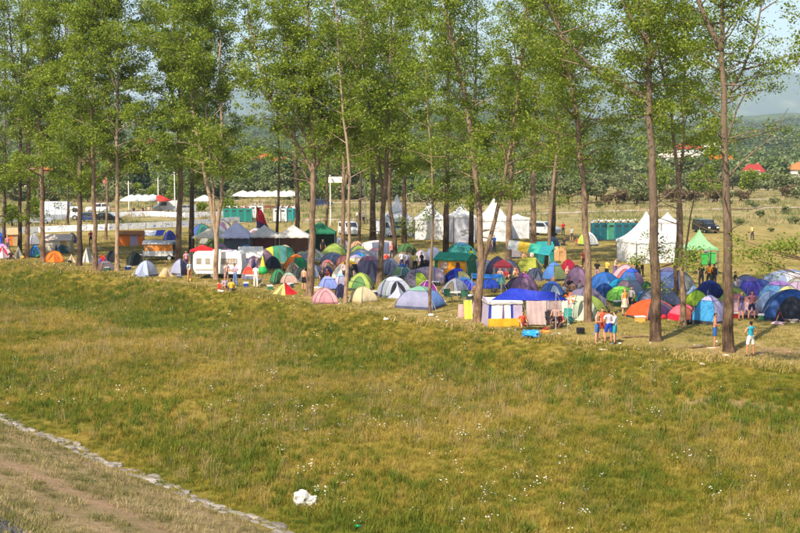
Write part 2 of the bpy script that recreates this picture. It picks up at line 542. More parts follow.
# ------------------------------------------------------------------ grass
def scatter_gn(name, pts, scales, rots, sources, mat_attr=None):
    """one stuff object: the points carry scale and spin, geometry nodes set a clump on each"""
    me = bpy.data.meshes.new(name)
    n = len(pts)
    me.vertices.add(n)
    me.vertices.foreach_set('co', np.asarray(pts, np.float32).reshape(-1))
    a = me.attributes.new('clump_scale', 'FLOAT_VECTOR', 'POINT'); a.data.foreach_set('vector', np.asarray(scales, np.float32).reshape(-1))
    a = me.attributes.new('clump_spin', 'FLOAT_VECTOR', 'POINT'); a.data.foreach_set('vector', np.asarray(rots, np.float32).reshape(-1))
    a = me.attributes.new('clump_kind', 'INT', 'POINT'); a.data.foreach_set('value', nr.integers(0, len(sources), n).astype(np.int32))
    o = obj(name, me)
    col = bpy.data.collections.new(name + '_clumps')
    for s in sources: col.objects.link(s)
    ng = bpy.data.node_groups.new(name, 'GeometryNodeTree')
    ng.interface.new_socket('Geometry', in_out='INPUT', socket_type='NodeSocketGeometry')
    ng.interface.new_socket('Geometry', in_out='OUTPUT', socket_type='NodeSocketGeometry')
    N, Lk = ng.nodes, ng.links
    gi = N.new('NodeGroupInput'); go = N.new('NodeGroupOutput')
    m2p = N.new('GeometryNodeMeshToPoints')
    ci = N.new('GeometryNodeCollectionInfo'); ci.inputs[0].default_value = col; ci.inputs[1].default_value = True; ci.inputs[2].default_value = True
    ip = N.new('GeometryNodeInstanceOnPoints'); ip.inputs['Pick Instance'].default_value = True
    def named(nm, typ):
        nd = N.new('GeometryNodeInputNamedAttribute'); nd.data_type = typ; nd.inputs[0].default_value = nm
        return nd.outputs[0]
    Lk.new(gi.outputs[0], m2p.inputs[0]); Lk.new(m2p.outputs[0], ip.inputs['Points']); Lk.new(ci.outputs[0], ip.inputs['Instance'])
    Lk.new(named('clump_kind', 'INT'), ip.inputs['Instance Index'])
    Lk.new(named('clump_spin', 'FLOAT_VECTOR'), ip.inputs['Rotation'])
    Lk.new(named('clump_scale', 'FLOAT_VECTOR'), ip.inputs['Scale'])
    Lk.new(ip.outputs[0], go.inputs[0])
    md = o.modifiers.new('scatter', 'NODES'); md.node_group = ng
    return o

def blade_clump(name, n, spread, h0, h1, wid, lean, mat, heads=0.0):
    """a tuft: n bent blades, two segments each"""
    V = []
    for i in range(n):
        a = rnd.uniform(0, 6.283); r = spread * math.sqrt(rnd.random())
        b = Vector((r * math.cos(a), r * math.sin(a), -0.02))
        h = rnd.uniform(h0, h1); la = rnd.uniform(0, 6.283); ll = h * rnd.uniform(0.1, lean)
        d = Vector((math.cos(la), math.sin(la), 0)); s = Vector((-d.y, d.x, 0)) * (wid * rnd.uniform(0.6, 1.2) / 2)
        m = b + d * (ll * 0.35) + Vector((0, 0, h * 0.6)); t = b + d * ll + Vector((0, 0, h))
        V.append([b - s, b + s, m + s * 0.8, m - s * 0.8]); V.append([m - s * 0.8, m + s * 0.8, t + s * 0.15, t - s * 0.15])
        if rnd.random() < heads:
            s2 = s * 1.8; u = t + Vector((0, 0, 0.06)) + d * 0.03
            V.append([t - s2 * .3, t + s2, u + s2 * .4, u - s2])
    return bpy.data.objects.new(name, quads_mesh(name, np.array([[tuple(p) for p in q] for q in V]), mat))

def grass_mat(name, green, mid, straw, scale, bias=0.0, lushness=0.0):
    k = NT(name)
    g = k.n('ShaderNodeNewGeometry'); oi = k.n('ShaderNodeObjectInfo')
    n1 = k.noise(scale, 4, 0.62, g.outputs['Position']); n2 = k.noise(scale * 6, 3, 0.6, g.outputs['Position'])
    f = k.math('ADD', k.math('ADD', k.math('MULTIPLY', n1, 0.80), k.math('MULTIPLY', n2, 0.55)), k.math('MULTIPLY', oi.outputs['Random'], 0.16))
    f = k.math('ADD', f, k.math('MULTIPLY', g.outputs['Random Per Island'], 0.10))
    f = k.math('ADD', f, bias - 0.305)
    col = k.ramp(f, [(0.34, green), (0.48, mid), (0.62, straw)])
    p = k.principled(col, 0.7, None, 0.2)
    tr = k.n('ShaderNodeBsdfTranslucent'); k.l(col, tr.inputs[0])
    mx = k.n('ShaderNodeMixShader'); mx.inputs[0].default_value = 0.25
    k.l(p, mx.inputs[1]); k.l(tr.outputs[0], mx.inputs[2])
    return k.done(mx.outputs[0])
G_MEADOW = grass_mat('meadow_grass', (0.095, 0.14, 0.010, 1), (0.20, 0.182, 0.016, 1), (0.38, 0.28, 0.055, 1), 0.16, 0.0)
G_LUSH = grass_mat('ditch_grass', (0.075, 0.13, 0.010, 1), (0.125, 0.165, 0.014, 1), (0.20, 0.20, 0.022, 1), 0.2)
G_STRAW = grass_mat('dry_stalks', (0.22, 0.18, 0.06, 1), (0.36, 0.26, 0.11, 1), (0.46, 0.34, 0.17, 1), 0.2)
G_CAMP = grass_mat('trodden_grass', (0.15, 0.155, 0.03, 1), (0.29, 0.235, 0.06, 1), (0.46, 0.34, 0.13, 1), 0.22)

def region_points(n, test, x0=-48, x1=34, y0=16, y1=125):
    out = []
    while len(out) < n:
        m = n * 3
        x = nr.uniform(x0, x1, m); y = nr.uniform(y0, y1, m)
        keep = test(x, y)
        out += list(zip(x[keep], y[keep]))
    a = np.array(out[:n])
    return np.column_stack([a, ground(a[:, 0], a[:, 1])])

def in_view(x, y, mar=4.0):
    return np.abs(x) < 0.345 * y + mar

def noise2(x, y, s, k=0.0):
    return wob(x, y, s, k) / 1.9

def spins(n, tilt=0.12):
    return np.column_stack([nr.normal(0, tilt, n), nr.normal(0, tilt, n), nr.uniform(0, 6.283, n)])

CUTS = [hit(705, 402), hit(735, 406), hit(758, 409), hit(722, 404)]
def meadow_test(x, y):
    e = camp_dist(x, y); l = levee_dist(x, y)
    w = np.clip(1.25 - (y - 30) / 130, 0.35, 1)
    bare = np.zeros(len(x))
    for c_ in CUTS: bare = np.maximum(bare, np.exp(-(((x - c_.x) / 1.3) ** 2 + ((y - c_.y) / .55) ** 2)))
    return in_view(x, y) & (e < 0.2) & (l < 0.1) & (nr.random(len(x)) < w) & (nr.random(len(x)) > bare * 1.3)
NG = 46000
pts = region_points(NG, meadow_test)
sc_ = 0.62 + 0.35 * nr.random(NG) + 0.33 * noise2(pts[:, 0], pts[:, 1], 3.3) + 0.22 * noise2(pts[:, 0], pts[:, 1], 1.2, 2)
e_ = camp_dist(pts[:, 0], pts[:, 1])
sc_ *= 0.5 + 0.5 * sstep(-0.2, -3.5, e_)
sc_ *= 0.55 + 0.45 * sstep(-0.3, -2.2, levee_dist(pts[:, 0], pts[:, 1]))
sc_ = np.clip(sc_ * 0.72, 0.2, 1.1)
srcs = [blade_clump('grass_clump', 36, 0.24, 0.10, 0.42, 0.016, 1.15, G_MEADOW, 0.15) for _ in range(6)]
mg = scatter_gn('meadow_grass', pts, np.column_stack([sc_ ** .5, sc_ ** .5, sc_]), spins(NG), srcs)
mg['kind'] = 'stuff'; tag(mg, 'tall green and straw coloured meadow grass below the camp', 'grass')

def lush_test(x, y):
    e = camp_dist(x, y); l = levee_dist(x, y)
    d1 = np.exp(-((e + 5.5) / 2.6) ** 2) * (0.28 + 1.0 * np.exp(-((x + 18.5) / 5.0) ** 2) + .2 * (x < -20))
    d2 = 0.28 * np.exp(-((l + 4.0) / 3.0) ** 2)
    d3 = 0.9 * np.clip(noise2(x, y, 2.6, 5) - 0.62, 0, 1) * (e < -3)
    return in_view(x, y) & (e < -1) & (l < -1) & (nr.random(len(x)) < np.maximum(np.maximum(d1, d2), d3))
NL = 4800
pts = region_points(NL, lush_test)
srcs = [blade_clump('reed_clump', 30, 0.25, 0.3, 0.62, 0.03, 0.7, G_LUSH) for _ in range(4)]
s_ = nr.uniform(0.4, 0.95, NL)
lg = scatter_gn('ditch_grass', pts, np.column_stack([s_, s_, s_]), spins(NL), srcs)
lg['kind'] = 'stuff'; tag(lg, 'lush dark green grass growing in the ditch and hollows', 'grass')

def straw_test(x, y):
    e = camp_dist(x, y); l = levee_dist(x, y)
    d = np.clip(0.35 + noise2(x, y, 5.2, 3), 0.04, 1)
    return in_view(x, y) & (e < -1.5) & (l < -0.6) & (nr.random(len(x)) < d)
NS = 4200
pts = region_points(NS, straw_test)
srcs = [blade_clump('stalk_clump', 12, 0.3, 0.4, 0.72, 0.011, 0.5, G_STRAW, 0.8) for _ in range(4)]
s_ = nr.uniform(0.5, 0.9, NS)
stg = scatter_gn('dry_stalks', pts, np.column_stack([s_, s_, s_]), spins(NS), srcs)
stg['kind'] = 'stuff'; tag(stg, 'thin dry seed stalks standing above the meadow grass', 'grass')

def camp_test(x, y):
    e = camp_dist(x, y)
    return in_view(x, y, 8) & (e > -0.6) & (nr.random(len(x)) < np.clip(1.3 - e / 60, 0.15, 1) * np.clip(0.55 + 0.5 * noise2(x, y, 2.2), 0.1, 1))
NC = 42000
pts = region_points(NC, camp_test, -60, 60, 40, 150)
srcs = [blade_clump('turf_clump', 26, 0.2, 0.04, 0.14, 0.02, 1.0, G_CAMP) for _ in range(4)]
s_ = nr.uniform(0.5, 1.3, NC)
s_ *= 1 + 0.9 * sstep(1.5, -0.4, camp_dist(pts[:, 0], pts[:, 1]))
cg = scatter_gn('camp_grass', pts, np.column_stack([s_, s_, s_]), spins(NC), srcs)
cg['kind'] = 'stuff'; tag(cg, 'short trodden yellow green grass between the tents', 'grass')

def levee_test(x, y):
    l = levee_dist(x, y)
    bare = np.maximum(np.exp(-((l - 4.2) / 0.5) ** 2), np.exp(-((l - 5.6) / 0.35) ** 2)) * 1.0
    return in_view(x, y, 3) & (l > 0.5) & (l < 16) & (nr.random(len(x)) > bare) & (nr.random(len(x)) < 0.75 + 0.3 * noise2(x, y, 1.1))
NV = 7000
pts = region_points(NV, levee_test, -30, 4, 10, 60)
srcs = [blade_clump('bank_tuft', 24, 0.16, 0.05, 0.2, 0.012, 0.9, grass_mat('bank_grass', (0.11, 0.13, 0.03, 1), (0.24, 0.20, 0.07, 1), (0.42, 0.33, 0.17, 1), 0.5), 0.1) for _ in range(4)]
s_ = nr.uniform(0.5, 1.3, NV)
vg = scatter_gn('levee_grass', pts, np.column_stack([s_, s_, s_]), spins(NV), srcs)
vg['kind'] = 'stuff'; tag(vg, 'thin short grass on the levee slope beside the track', 'grass')

# dry field beyond the camp
def field_test(x, y):
    return in_view(x, y, 15) & (nr.random(len(x)) < np.clip(0.45 + 0.8 * noise2(x, y, 9, 1), 0, 1))
NF = 5000
pts = region_points(NF, field_test, -120, 120, 165, 330)
srcs = [blade_clump('field_tuft', 16, 0.7, 0.2, 0.7, 0.07, 0.8, grass_mat('field_grass', (0.10, 0.15, 0.035, 1), (0.22, 0.205, 0.075, 1), (0.42, 0.325, 0.16, 1), 0.04)) for _ in range(4)]
s_ = nr.uniform(0.6, 1.6, NF)
fg = scatter_gn('field_grass', pts, np.column_stack([s_, s_, s_]), spins(NF), srcs)
fg['kind'] = 'stuff'; tag(fg, 'dry straw coloured grass on the field behind the camp', 'grass')

# white flowers in the meadow
k = NT('petal')
PETAL = k.done(k.principled((0.75, 0.73, 0.68, 1), 0.7))
def flower_head(name):
    V = []
    for i in range(5):
        c = Vector((rnd.gauss(0, .10), rnd.gauss(0, .10), rnd.uniform(.32, .58)))
        for j in range(3):
            a = rnd.uniform(0, 6.28); t = rnd.uniform(-0.6, 0.6); r = 0.017
            u = Vector((math.cos(a), math.sin(a), t)) * r; w = Vector((-math.sin(a), math.cos(a), rnd.uniform(-.4, .4))) * r
            V.append([c - u - w, c + u - w, c + u + w, c - u + w])
    return bpy.data.objects.new(name, quads_mesh(name, np.array([[tuple(p) for p in q] for q in V]), PETAL))
FL = [(hit(x, y), r) for x, y, r in ((305, 412, 2.2), (320, 425, 2.0), (265, 432, 1.8), (345, 415, 1.6), (430, 440, 2.2), (450, 432, 2.0), (515, 450, 2.0), (520, 462, 1.8), (560, 492, 1.6), (585, 475, 1.6), (470, 505, 1.8), (640, 430, 2.5), (420, 400, 3.0), (330, 500, 0.8), (325, 480, 0.9), (755, 500, 2.0), (690, 385, 2.5), (600, 395, 3.0), (430, 525, 1.5), (575, 525, 1.4))]
pts = []
for p, r in FL:
    for _ in range(7):
        x, y = p.x + rnd.gauss(0, r * .7), p.y + rnd.gauss(0, r * .9)
        if camp_dist(x, y) < -1 and levee_dist(x, y) < -1: pts.append((x, y, gz(x, y)))
for q in region_points(150, lambda x, y: in_view(x, y) & (camp_dist(x, y) < -2) & (levee_dist(x, y) < -1)): pts.append(tuple(q))
s_ = nr.uniform(0.6, 1.2, len(pts))
fl = scatter_gn('wild_flowers', pts, np.column_stack([s_, s_, s_]), spins(len(pts)), [flower_head('flower_head') for _ in range(4)])
fl['kind'] = 'stuff'; tag(fl, 'small white wild flowers scattered through the meadow', 'flowers')

# ------------------------------------------------------------------ stone edging at the foot of the levee
k = NT('stone')
tc = k.n('ShaderNodeTexCoord').outputs['Object']; oi = k.n('ShaderNodeObjectInfo')
sc = k.ramp(k.math('ADD', k.math('MULTIPLY', k.noise(5, 5, 0.7, tc), 0.7), k.math('MULTIPLY', oi.outputs['Random'], 0.3)), [(0.3, (0.12, 0.105, 0.085, 1)), (0.55, (0.27, 0.24, 0.205, 1)), (0.75, (0.42, 0.385, 0.35, 1))])
STONE = k.done(k.principled(sc, 0.9, k.bump(k.noise(14, 5, 0.7, tc), 0.6, 0.05), 0.2))
STONE_DARK = paint((74, 76, 80), .9, .2, .4)
def stone_mesh(sx, sy, sz, seed):
    rg = random.Random(seed)
    b = bmesh.new(); bmesh.ops.create_icosphere(b, subdivisions=2, radius=1.0)
    for v in b.verts:
        c = v.co
        q = Vector((math.copysign(abs(c.x) ** .6, c.x), math.copysign(abs(c.y) ** .6, c.y), math.copysign(abs(c.z) ** .6, c.z)))
        q *= 1 + rg.uniform(-.16, .16)
        v.co = (q.x * sx, q.y * sy, q.z * sz)
    me = bpy.data.meshes.new('stone'); b.to_mesh(me); b.free(); me.materials.append(STONE)
    return me
stones = [stone_mesh(rnd.uniform(.12, .34), rnd.uniform(.08, .16), rnd.uniform(.04, .07), i) for i in range(10)]
along = Vector((-LN[1], LN[0], 0)) * -1
if along.y > 0: along = -along
p0 = Vector((LP[0], LP[1], 0)) - along * 27
kerb = thing('stone_edging', 'weathered line of pale stones edging the foot of the levee', 'stone edging', (p0.x, p0.y, gz(p0.x, p0.y)))
t = 0.0; i = 0
while t < 33:
    q = p0 + along * t + Vector((LN[0], LN[1], 0)) * (0.12 * math.sin(t * .9) + rnd.uniform(-.12, .12))
    s = obj('stone', stones[i % 10], kerb)
    s.location = (q.x - p0.x, q.y - p0.y, gz(q.x, q.y) + rnd.uniform(-.02, .03) - kerb.location.z)
    s.rotation_euler = (rnd.uniform(-.1, .1), rnd.uniform(-.1, .1), math.atan2(along.y, along.x) + rnd.uniform(-.25, .25))
    if rnd.random() < .85:
        q2 = q + Vector((LN[0], LN[1], 0)) * rnd.uniform(.28, .42) + along * rnd.uniform(-.2, .2)
        s2 = obj('stone', stones[(i + 4) % 10], kerb)
        s2.location = (q2.x - p0.x, q2.y - p0.y, gz(q2.x, q2.y) - 0.01 - kerb.location.z)
        s2.rotation_euler = (rnd.uniform(-.1, .1), rnd.uniform(-.1, .1), math.atan2(along.y, along.x) + rnd.uniform(-.4, .4))
    t += rnd.uniform(.26, .52) + (.3 if rnd.random() < .08 else 0); i += 1
# the stone slab in the corner of the slope
q = hit(6, 527)
slab = thing('stone_revetment', 'grey stone facing on the levee slope above the dirt track', 'revetment', tuple(q))
for i in range(9):
    for j in range(3):
        o_ = along * (i * 0.62 - 3.2 + rnd.uniform(-.08, .08)) + Vector((LN[0], LN[1], 0)) * (j * 0.42)
        x, y = q.x + o_.x, q.y + o_.y
        s = obj('stone', stones[(i * 3 + j) % 10], slab); s.material_slots[0].link = 'OBJECT'; s.material_slots[0].material = STONE_DARK; s.scale = (1.2, 1.5, 1)
        s.location = (o_.x, o_.y, gz(x, y) - q.z + 0.0)
        s.rotation_euler = (rnd.uniform(-.1, .1), rnd.uniform(-.1, .1), math.atan2(along.y, along.x) + rnd.uniform(-.2, .2))
# ------------------------------------------------------------------ poplars
def leaf_quads(C, size, rg, up=0.35):
    """rhombic leaves with random tilt at the points C (n, 3)"""
    n = len(C)
    nrm = rg.normal(size=(n, 3)); nrm[:, 2] += up * np.sign(nrm[:, 2] + 1e-9) + 0.2
    nrm /= np.linalg.norm(nrm, axis=1)[:, None]
    a = np.cross(nrm, rg.normal(size=(n, 3))); a /= np.linalg.norm(a, axis=1)[:, None] + 1e-9
    b = np.cross(nrm, a)
    s = (size * rg.uniform(0.6, 1.3, n))[:, None]
    fold = nrm * s * 0.16
    return np.stack([C - a * s * .5, C - b * s * .42 + fold, C + a * s * .62, C + b * s * .42 + fold], 1)

def path_at(path, z):
    for p, q in zip(path[:-1], path[1:]):
        if p.z <= z <= q.z:
            return p.lerp(q, (z - p.z) / max(1e-6, q.z - p.z))
    return path[-1].copy()

TREE_N = [0]
def poplar(label, px, wpx, hb=7.5, dens=1.0, Ht=None, reach=3.2, bark=None, limbs=(), sprigs=(), leaf=None, lsize=None, depth=None, branch_n=40, dead=4, group=None):
    """px: trunk line in photo pixels, base first. limbs: further stems as pixel lines. sprigs: (px, py, radius px, leaves)."""
    TREE_N[0] += 1
    rg = np.random.default_rng(100 + TREE_N[0]); rr = random.Random(100 + TREE_N[0])
    bark = bark or BARK; leaf = leaf or LEAF
    base = hit(*px[0]) if depth is None else at_depth(px[0][0], px[0][1], depth)
    Y = base.y
    base.z = gz(base.x, base.y)
    Ht = Ht or rr.uniform(22, 26) + 5.5 * min(1.0, max(0.0, (Y - 70) / 35))
    root = thing('poplar_tree', label, 'tree', tuple(base), 0, group)
    dd = rr.uniform(-.04, .04)
    def P(x, y, i=0.0):
        p = at_depth(x, y, Y)
        q = p - base
        q.y = dd * q.z
        return q
    pts = [Vector((0, 0, -0.15))] + [P(x, y) for x, y in px[1:]]
    # widen the steps so the stem can wander slightly
    full = [pts[0]]
    for a, b in zip(pts[:-1], pts[1:]):
        m = max(1, int((b - a).length / 1.2))
        for i in range(1, m + 1):
            q = a.lerp(b, i / m)
            full.append(q + Vector((rr.gauss(0, .035), rr.gauss(0, .035), 0)))
    d = (pts[-1] - pts[-2]).normalized()
    while full[-1].z < Ht:
        d = (d * 0.8 + Vector((rr.gauss(0, .05), rr.gauss(0, .05), 1)) * 0.2).normalized()
        full.append(full[-1] + d * 1.3)
    r0 = wpx * Y / FPX / 2 * 0.79
    far_ = min(1.0, max(0.0, (Y - 55) / 45))
    lsize = lsize or (0.108 + 0.042 * far_)
    dens = dens * (2.6 + 0.3 * far_)
    reach = reach + 1.5 * far_
    if Y > 115: dens *= .45; hb += 1.2  # back trees thinned to keep their shade off the marquees and lawn
    hb = hb - 1.6 * far_
    def rad(z, r=r0):
        return max(0.02, r * (1 - 0.86 * min(1, max(0, z) / Ht) ** 0.9))
    radii = [rad(p.z) * (1 + 0.06 * rr.uniform(-1, 1)) for p in full]
    radii[0] *= 1.35
    if len(radii) > 1: radii[1] *= 1.06
    stem = MB().tube([full[0]] + [full[0].lerp(full[1], .3)] + full[1:], [radii[0]] + [radii[0] * .8] + radii[1:], 10)
    stem.build('trunk', bark, root, True)
    allstems = [full]
    for line, lw in limbs:
        lp = [P(x, y) for x, y in line]
        ff = [lp[0]]
        for a, b in zip(lp[:-1], lp[1:]):
            m = max(1, int((b - a).length / 0.9))
            for i in range(1, m + 1):
                q = a.lerp(b, i / m); ff.append(q + Vector((rr.gauss(0, .03), rr.gauss(0, .03) + 0.02 * i, 0)))
        rl = lw * Y / FPX / 2
        if lw >= 3:
            d = (lp[-1] - lp[-2]).normalized()
            while ff[-1].z < Ht * .82:
                d = (d * 0.82 + Vector((rr.gauss(0, .05), rr.gauss(0, .05), 1)) * 0.18).normalized()
                ff.append(ff[-1] + d * 1.2)
            allstems.append(ff)
        rads = [rl * (1 - .8 * i / (len(ff) - 1)) for i in range(len(ff))]
        MB().tube(ff, rads, 7).build('limb', bark, root, True)
    # boughs and leaves
    twigs = MB(); C = []
    nst = len(allstems)
    for si, st in enumerate(allstems):
        zb = max(hb, st[0].z + 1.0)
        nb = int(branch_n * (1 if si == 0 else .6))
        for i in range(nb):
            u = (i + rr.random()) / nb
            z = zb + (Ht * .97 - zb) * u
            if z > st[-1].z: continue
            s = path_at(st, z)
            az = i * 2.4 + rr.uniform(-.6, .6); el = R(rr.uniform(12, 55)) if u > .15 else R(rr.uniform(-8, 30))
            ln = reach * (1.05 - 0.72 * u ** 1.4) * rr.uniform(.6, 1.2)
            dv = Vector((math.cos(az) * math.cos(el), math.sin(az) * math.cos(el), math.sin(el)))
            bp = [s]
            for j in range(4):
                dv = (dv + Vector((rr.gauss(0, .14), rr.gauss(0, .14), rr.gauss(.04, .12)))).normalized()
                bp.append(bp[-1] + dv * ln / 4)
            rb = min(rad(z) * .45, .02 + .014 * ln)
            twigs.tube(bp, [rb, rb * .75, rb * .5, rb * .35, rb * .15], 5, False)
            ncl = max(2, int(ln * 2.0))
            for c in range(ncl):
                v = 0.3 + 0.75 * (c + rr.random()) / ncl
                f = min(3.999, v * 4); q = bp[int(f)].lerp(bp[int(f) + 1], f - int(f)) if v < 1 else bp[-1]
                off = Vector((rr.gauss(0, .5), rr.gauss(0, .5), rr.gauss(0, .4)))
                q2 = q + off
                if rr.random() < .5: twigs.tube([q, q2], [.012, .005], 3, False)
                n = int(rr.uniform(26, 60) * dens * (1 if z < 10.5 + .134 * Y else .28))  # crown above the view is thinned so sunlight reaches the camp
                C.append(np.array(q2) + rg.normal(size=(n, 3)) * np.array([.31, .31, .21]) * rr.uniform(.6, 1.35))
    for i in range(dead):                      # bare dead boughs under the crown
        z = rr.uniform(hb * .45, hb * 1.1); s = path_at(full, z); az = rr.uniform(0, 6.28); ln = rr.uniform(.7, 2.4)
        dv = Vector((math.cos(az), math.sin(az), rr.uniform(-.1, .5))).normalized()
        m = s + dv * ln * .5 + Vector((0, 0, rr.uniform(-.1, .15)))
        twigs.tube([s, m, m + dv * ln * .5 + Vector((rr.gauss(0, .15), rr.gauss(0, .15), rr.uniform(-.2, .3)))], [.04, .028, .01], 5, False)
    for x, y, rp, n in sprigs:
        c = P(x, y); c.y += rr.uniform(-1.0, 1.0); rm = rp * Y / FPX
        s = path_at(full, max(.5, min(full[-1].z, c.z - 0.3 * abs(c.x - full[0].x))))
        m = s.lerp(c, .5) + Vector((0, 0, rr.uniform(-.1, .35)))
        twigs.tube([s, m, c], [.045, .03, .01], 5, False)
        for _ in range(max(1, n // 30)):
            q = np.array(c) + rg.normal(size=3) * rm * np.array([.55, .5, .33])
            C.append(q + rg.normal(size=(50, 3)) * np.array([.27, .27, .17]))
            twigs.tube([m, Vector(q)], [.012, .004], 3, False)
    twigs.build('boughs', bark, root, True)['kind'] = 'stuff'
    if C:
        C = np.concatenate(C)
        me = quads_mesh('crown', leaf_quads(C, lsize, rg), leaf)
        obj('crown', me, root)
    return root

G1 = 'poplars along the edge of the camp'
# left end
poplar('poplar with crown hanging over the blue tent at the wooded end of the row', [(-22, 262), (-20, 100)], 8, hb=5.5, dens=1.1, bark=BARK_DARK, group=G1)
poplar('slim poplar stem beside the tan and orange tent', [(4, 252), (5, 60)], 5, hb=7, group=G1, bark=BARK_DARK)
poplar('dark slim poplar just behind a brown poplar trunk, by the cream wedge tent', [(20, 255), (20, 160), (22, 60)], 5.5, bark=BARK_DARK, hb=7, group=G1)
poplar('brown poplar trunk between the cream wedge tent and the blue dome tent', [(27, 258), (28, 150), (26, 60)], 6.5, hb=7.5, group=G1, limbs=[([(27, 150), (18, 105), (11, 60)], 3.6)])
poplar('brown poplar beside the cream cabin tent and the orange dome', [(43, 262), (42, 165), (38, 110), (44, 50)], 7, hb=8, group=G1, limbs=[([(42, 150), (51, 110), (57, 65)], 3.6), ([(42, 165), (33, 155)], 2), ([(39, 120), (31, 132)], 2)])
poplar('dark straight poplar between the cream cabin tent and the white wedge tent', [(79, 266), (79, 150), (81, 60)], 7.5, bark=BARK_DARK, hb=8, group=G1, limbs=[([(80, 125), (71, 85), (64, 40)], 3.6)])
poplar('straight poplar with lit grey trunk beside the red and blue dome', [(95, 270), (93, 150), (90, 70), (92, 20)], 6.5, hb=9, group=G1, limbs=[([(93, 165), (84, 150), (76, 143)], 2)])
poplar('pale slender poplar with a forked top before the orange frame tent', [(117, 271), (116, 160), (117, 90), (116, 10)], 6, bark=BARK_PALE, hb=9.5, dens=.85, group=G1, sprigs=[(148, 40, 22, 700), (152, 80, 20, 600), (146, 120, 18, 450), (150, 10, 20, 500), (140, 150, 14, 250)], limbs=[([(117, 132), (109, 118), (100, 112)], 2), ([(117, 95), (107, 62), (102, 30)], 3)])
poplar('small poplar standing out on the lawn before the white truck', [(68, 226), (68, 180), (69, 110)], 3.4, bark=BARK_DARK, hb=8, Ht=17, reach=2.6, branch_n=20, group=G1)
poplar('brown poplar beside the folding camper trailer', [(178, 264), (181, 165), (180, 100), (176, 50)], 8, hb=9, group=G1, limbs=[([(181, 150), (173, 100), (166, 50)], 4)])
poplar('dark poplar behind the red canopy of the caravan', [(191, 253), (193, 170), (196, 100)], 7, bark=BARK_DARK, hb=8.5, group=G1, limbs=[([(194, 165), (203, 120), (209, 70)], 3.6)])
poplar('pale poplar forking low in a wide V before the white caravan', [(216, 280), (216, 234), (206, 180), (196, 130), (188, 80)], 6.5, bark=BARK_PALE, hb=10, group=G1, dens=.9,
       limbs=[([(216, 236), (221, 200), (222, 160), (219, 80), (220, 30)], 4.5), ([(215, 225), (213, 190), (208, 140)], 3), ([(222, 180), (232, 178)], 1.5), ([(221, 150), (230, 142)], 1.5)])
poplar('dark poplar behind the striped teal dome tent', [(298, 247), (297, 190), (294, 130)], 6.5, bark=BARK_DARK, hb=8.5, group=G1)
poplar('big grey poplar branching into several limbs beside the red wedge tent', [(309, 296), (312, 240), (313, 160), (311, 90), (308, 30)], 10, hb=11, Ht=25, group=G1, dens=.85,
       limbs=[([(312, 172), (300, 148), (285, 128), (270, 95)], 3.6), ([(313, 150), (302, 130), (296, 105)], 3), ([(313, 172), (322, 155), (337, 128), (345, 110)], 3.4), ([(311, 140), (320, 122), (328, 112)], 2.2), ([(311, 185), (302, 168), (292, 160)], 1.8)])
poplar('pale thin poplar between the pink dome and the cream dome', [(345, 303), (349, 240), (350, 180), (344, 120), (340, 80)], 5, bark=BARK_PALE, hb=10.5, dens=.8, branch_n=24, group=G1)
poplar('brown poplar behind the yellow and charcoal dome tent', [(343, 254), (344, 180), (343, 100)], 6, hb=9, group=G1, limbs=[([(344, 190), (352, 150), (358, 105)], 3.4)])
poplar('straight very dark poplar before the white parked vans', [(373, 240), (373, 170), (372, 80)], 8, bark=BARK_DARK, hb=9, group=G1)
poplar('grey poplar touching the mauve dome tent, joined to a crooked neighbour', [(379, 286), (382, 230), (386, 180), (388, 120)], 8, hb=10, group=G1, limbs=[([(384, 205), (377, 150), (369, 105)], 4), ([(386, 165), (398, 158), (410, 152)], 1.8)])
poplar('crooked poplar leaning towards its neighbour before the pagoda marquee', [(396, 262), (393, 225), (389, 195), (391, 140), (394, 90)], 6, hb=9.5, bark=BARK_DARK, group=G1)
poplar('dark poplar hiding one side of the pagoda marquee', [(404, 243), (404, 180), (406, 110)], 6.5, bark=BARK_DARK, hb=8.5, group=G1, sprigs=[(405, 232, 10, 260), (415, 228, 9, 220), (402, 222, 7, 120)])
poplar('slender poplar standing by the blue grey dome tent', [(430, 314), (432, 240), (433, 185), (429, 120)], 4.2, hb=9.5, dens=.9, branch_n=24, group=G1, leaf=LEAF_LIME, sprigs=[(425, 190, 14, 240), (440, 200, 14, 240), (450, 190, 12, 200), (432, 215, 9, 100)])
poplar('dark poplar between the white marquee walls', [(446, 254), (447, 190), (448, 100)], 8, bark=BARK_DARK, hb=8, group=G1, sprigs=[(440, 180, 12, 240), (458, 175, 12, 240)])
poplar('dark poplar in front of the printed white marquee wall', [(471, 250), (472, 190), (474, 110)], 7, bark=BARK_DARK, hb=8, group=G1)
poplar('grey poplar with a leaning second stem beside the white and blue frame tent', [(477, 322), (481, 265), (478, 190), (468, 110), (455, 50), (447, 10)], 10, hb=9.5, Ht=26, group=G1, leaf=LEAF_LIME,
       limbs=[([(481, 272), (492, 235), (503, 190), (512, 145), (519, 90)], 5), ([(477, 180), (462, 172), (450, 170)], 1.8), ([(503, 195), (508, 165), (497, 110)], 2.6)],
       sprigs=[(470, 205, 12, 220), (490, 196, 14, 280), (505, 190, 14, 240), (515, 196, 10, 140), (478, 188, 12, 220)])
poplar('grey poplar beside the white and yellow awning', [(508, 262), (510, 190), (515, 120), (522, 60)], 8, hb=9.5, group=G1, leaf=LEAF_LIME, limbs=[([(514, 140), (508, 115), (500, 95)], 2.4)])
poplar('straight poplar beyond the teal tent by the plain marquee wall', [(534, 246), (533, 180), (538, 100), (541, 40)], 8, hb=10, dens=.8, group=G1, bark=BARK, limbs=[([(534, 165), (526, 115), (518, 70)], 3.8)])
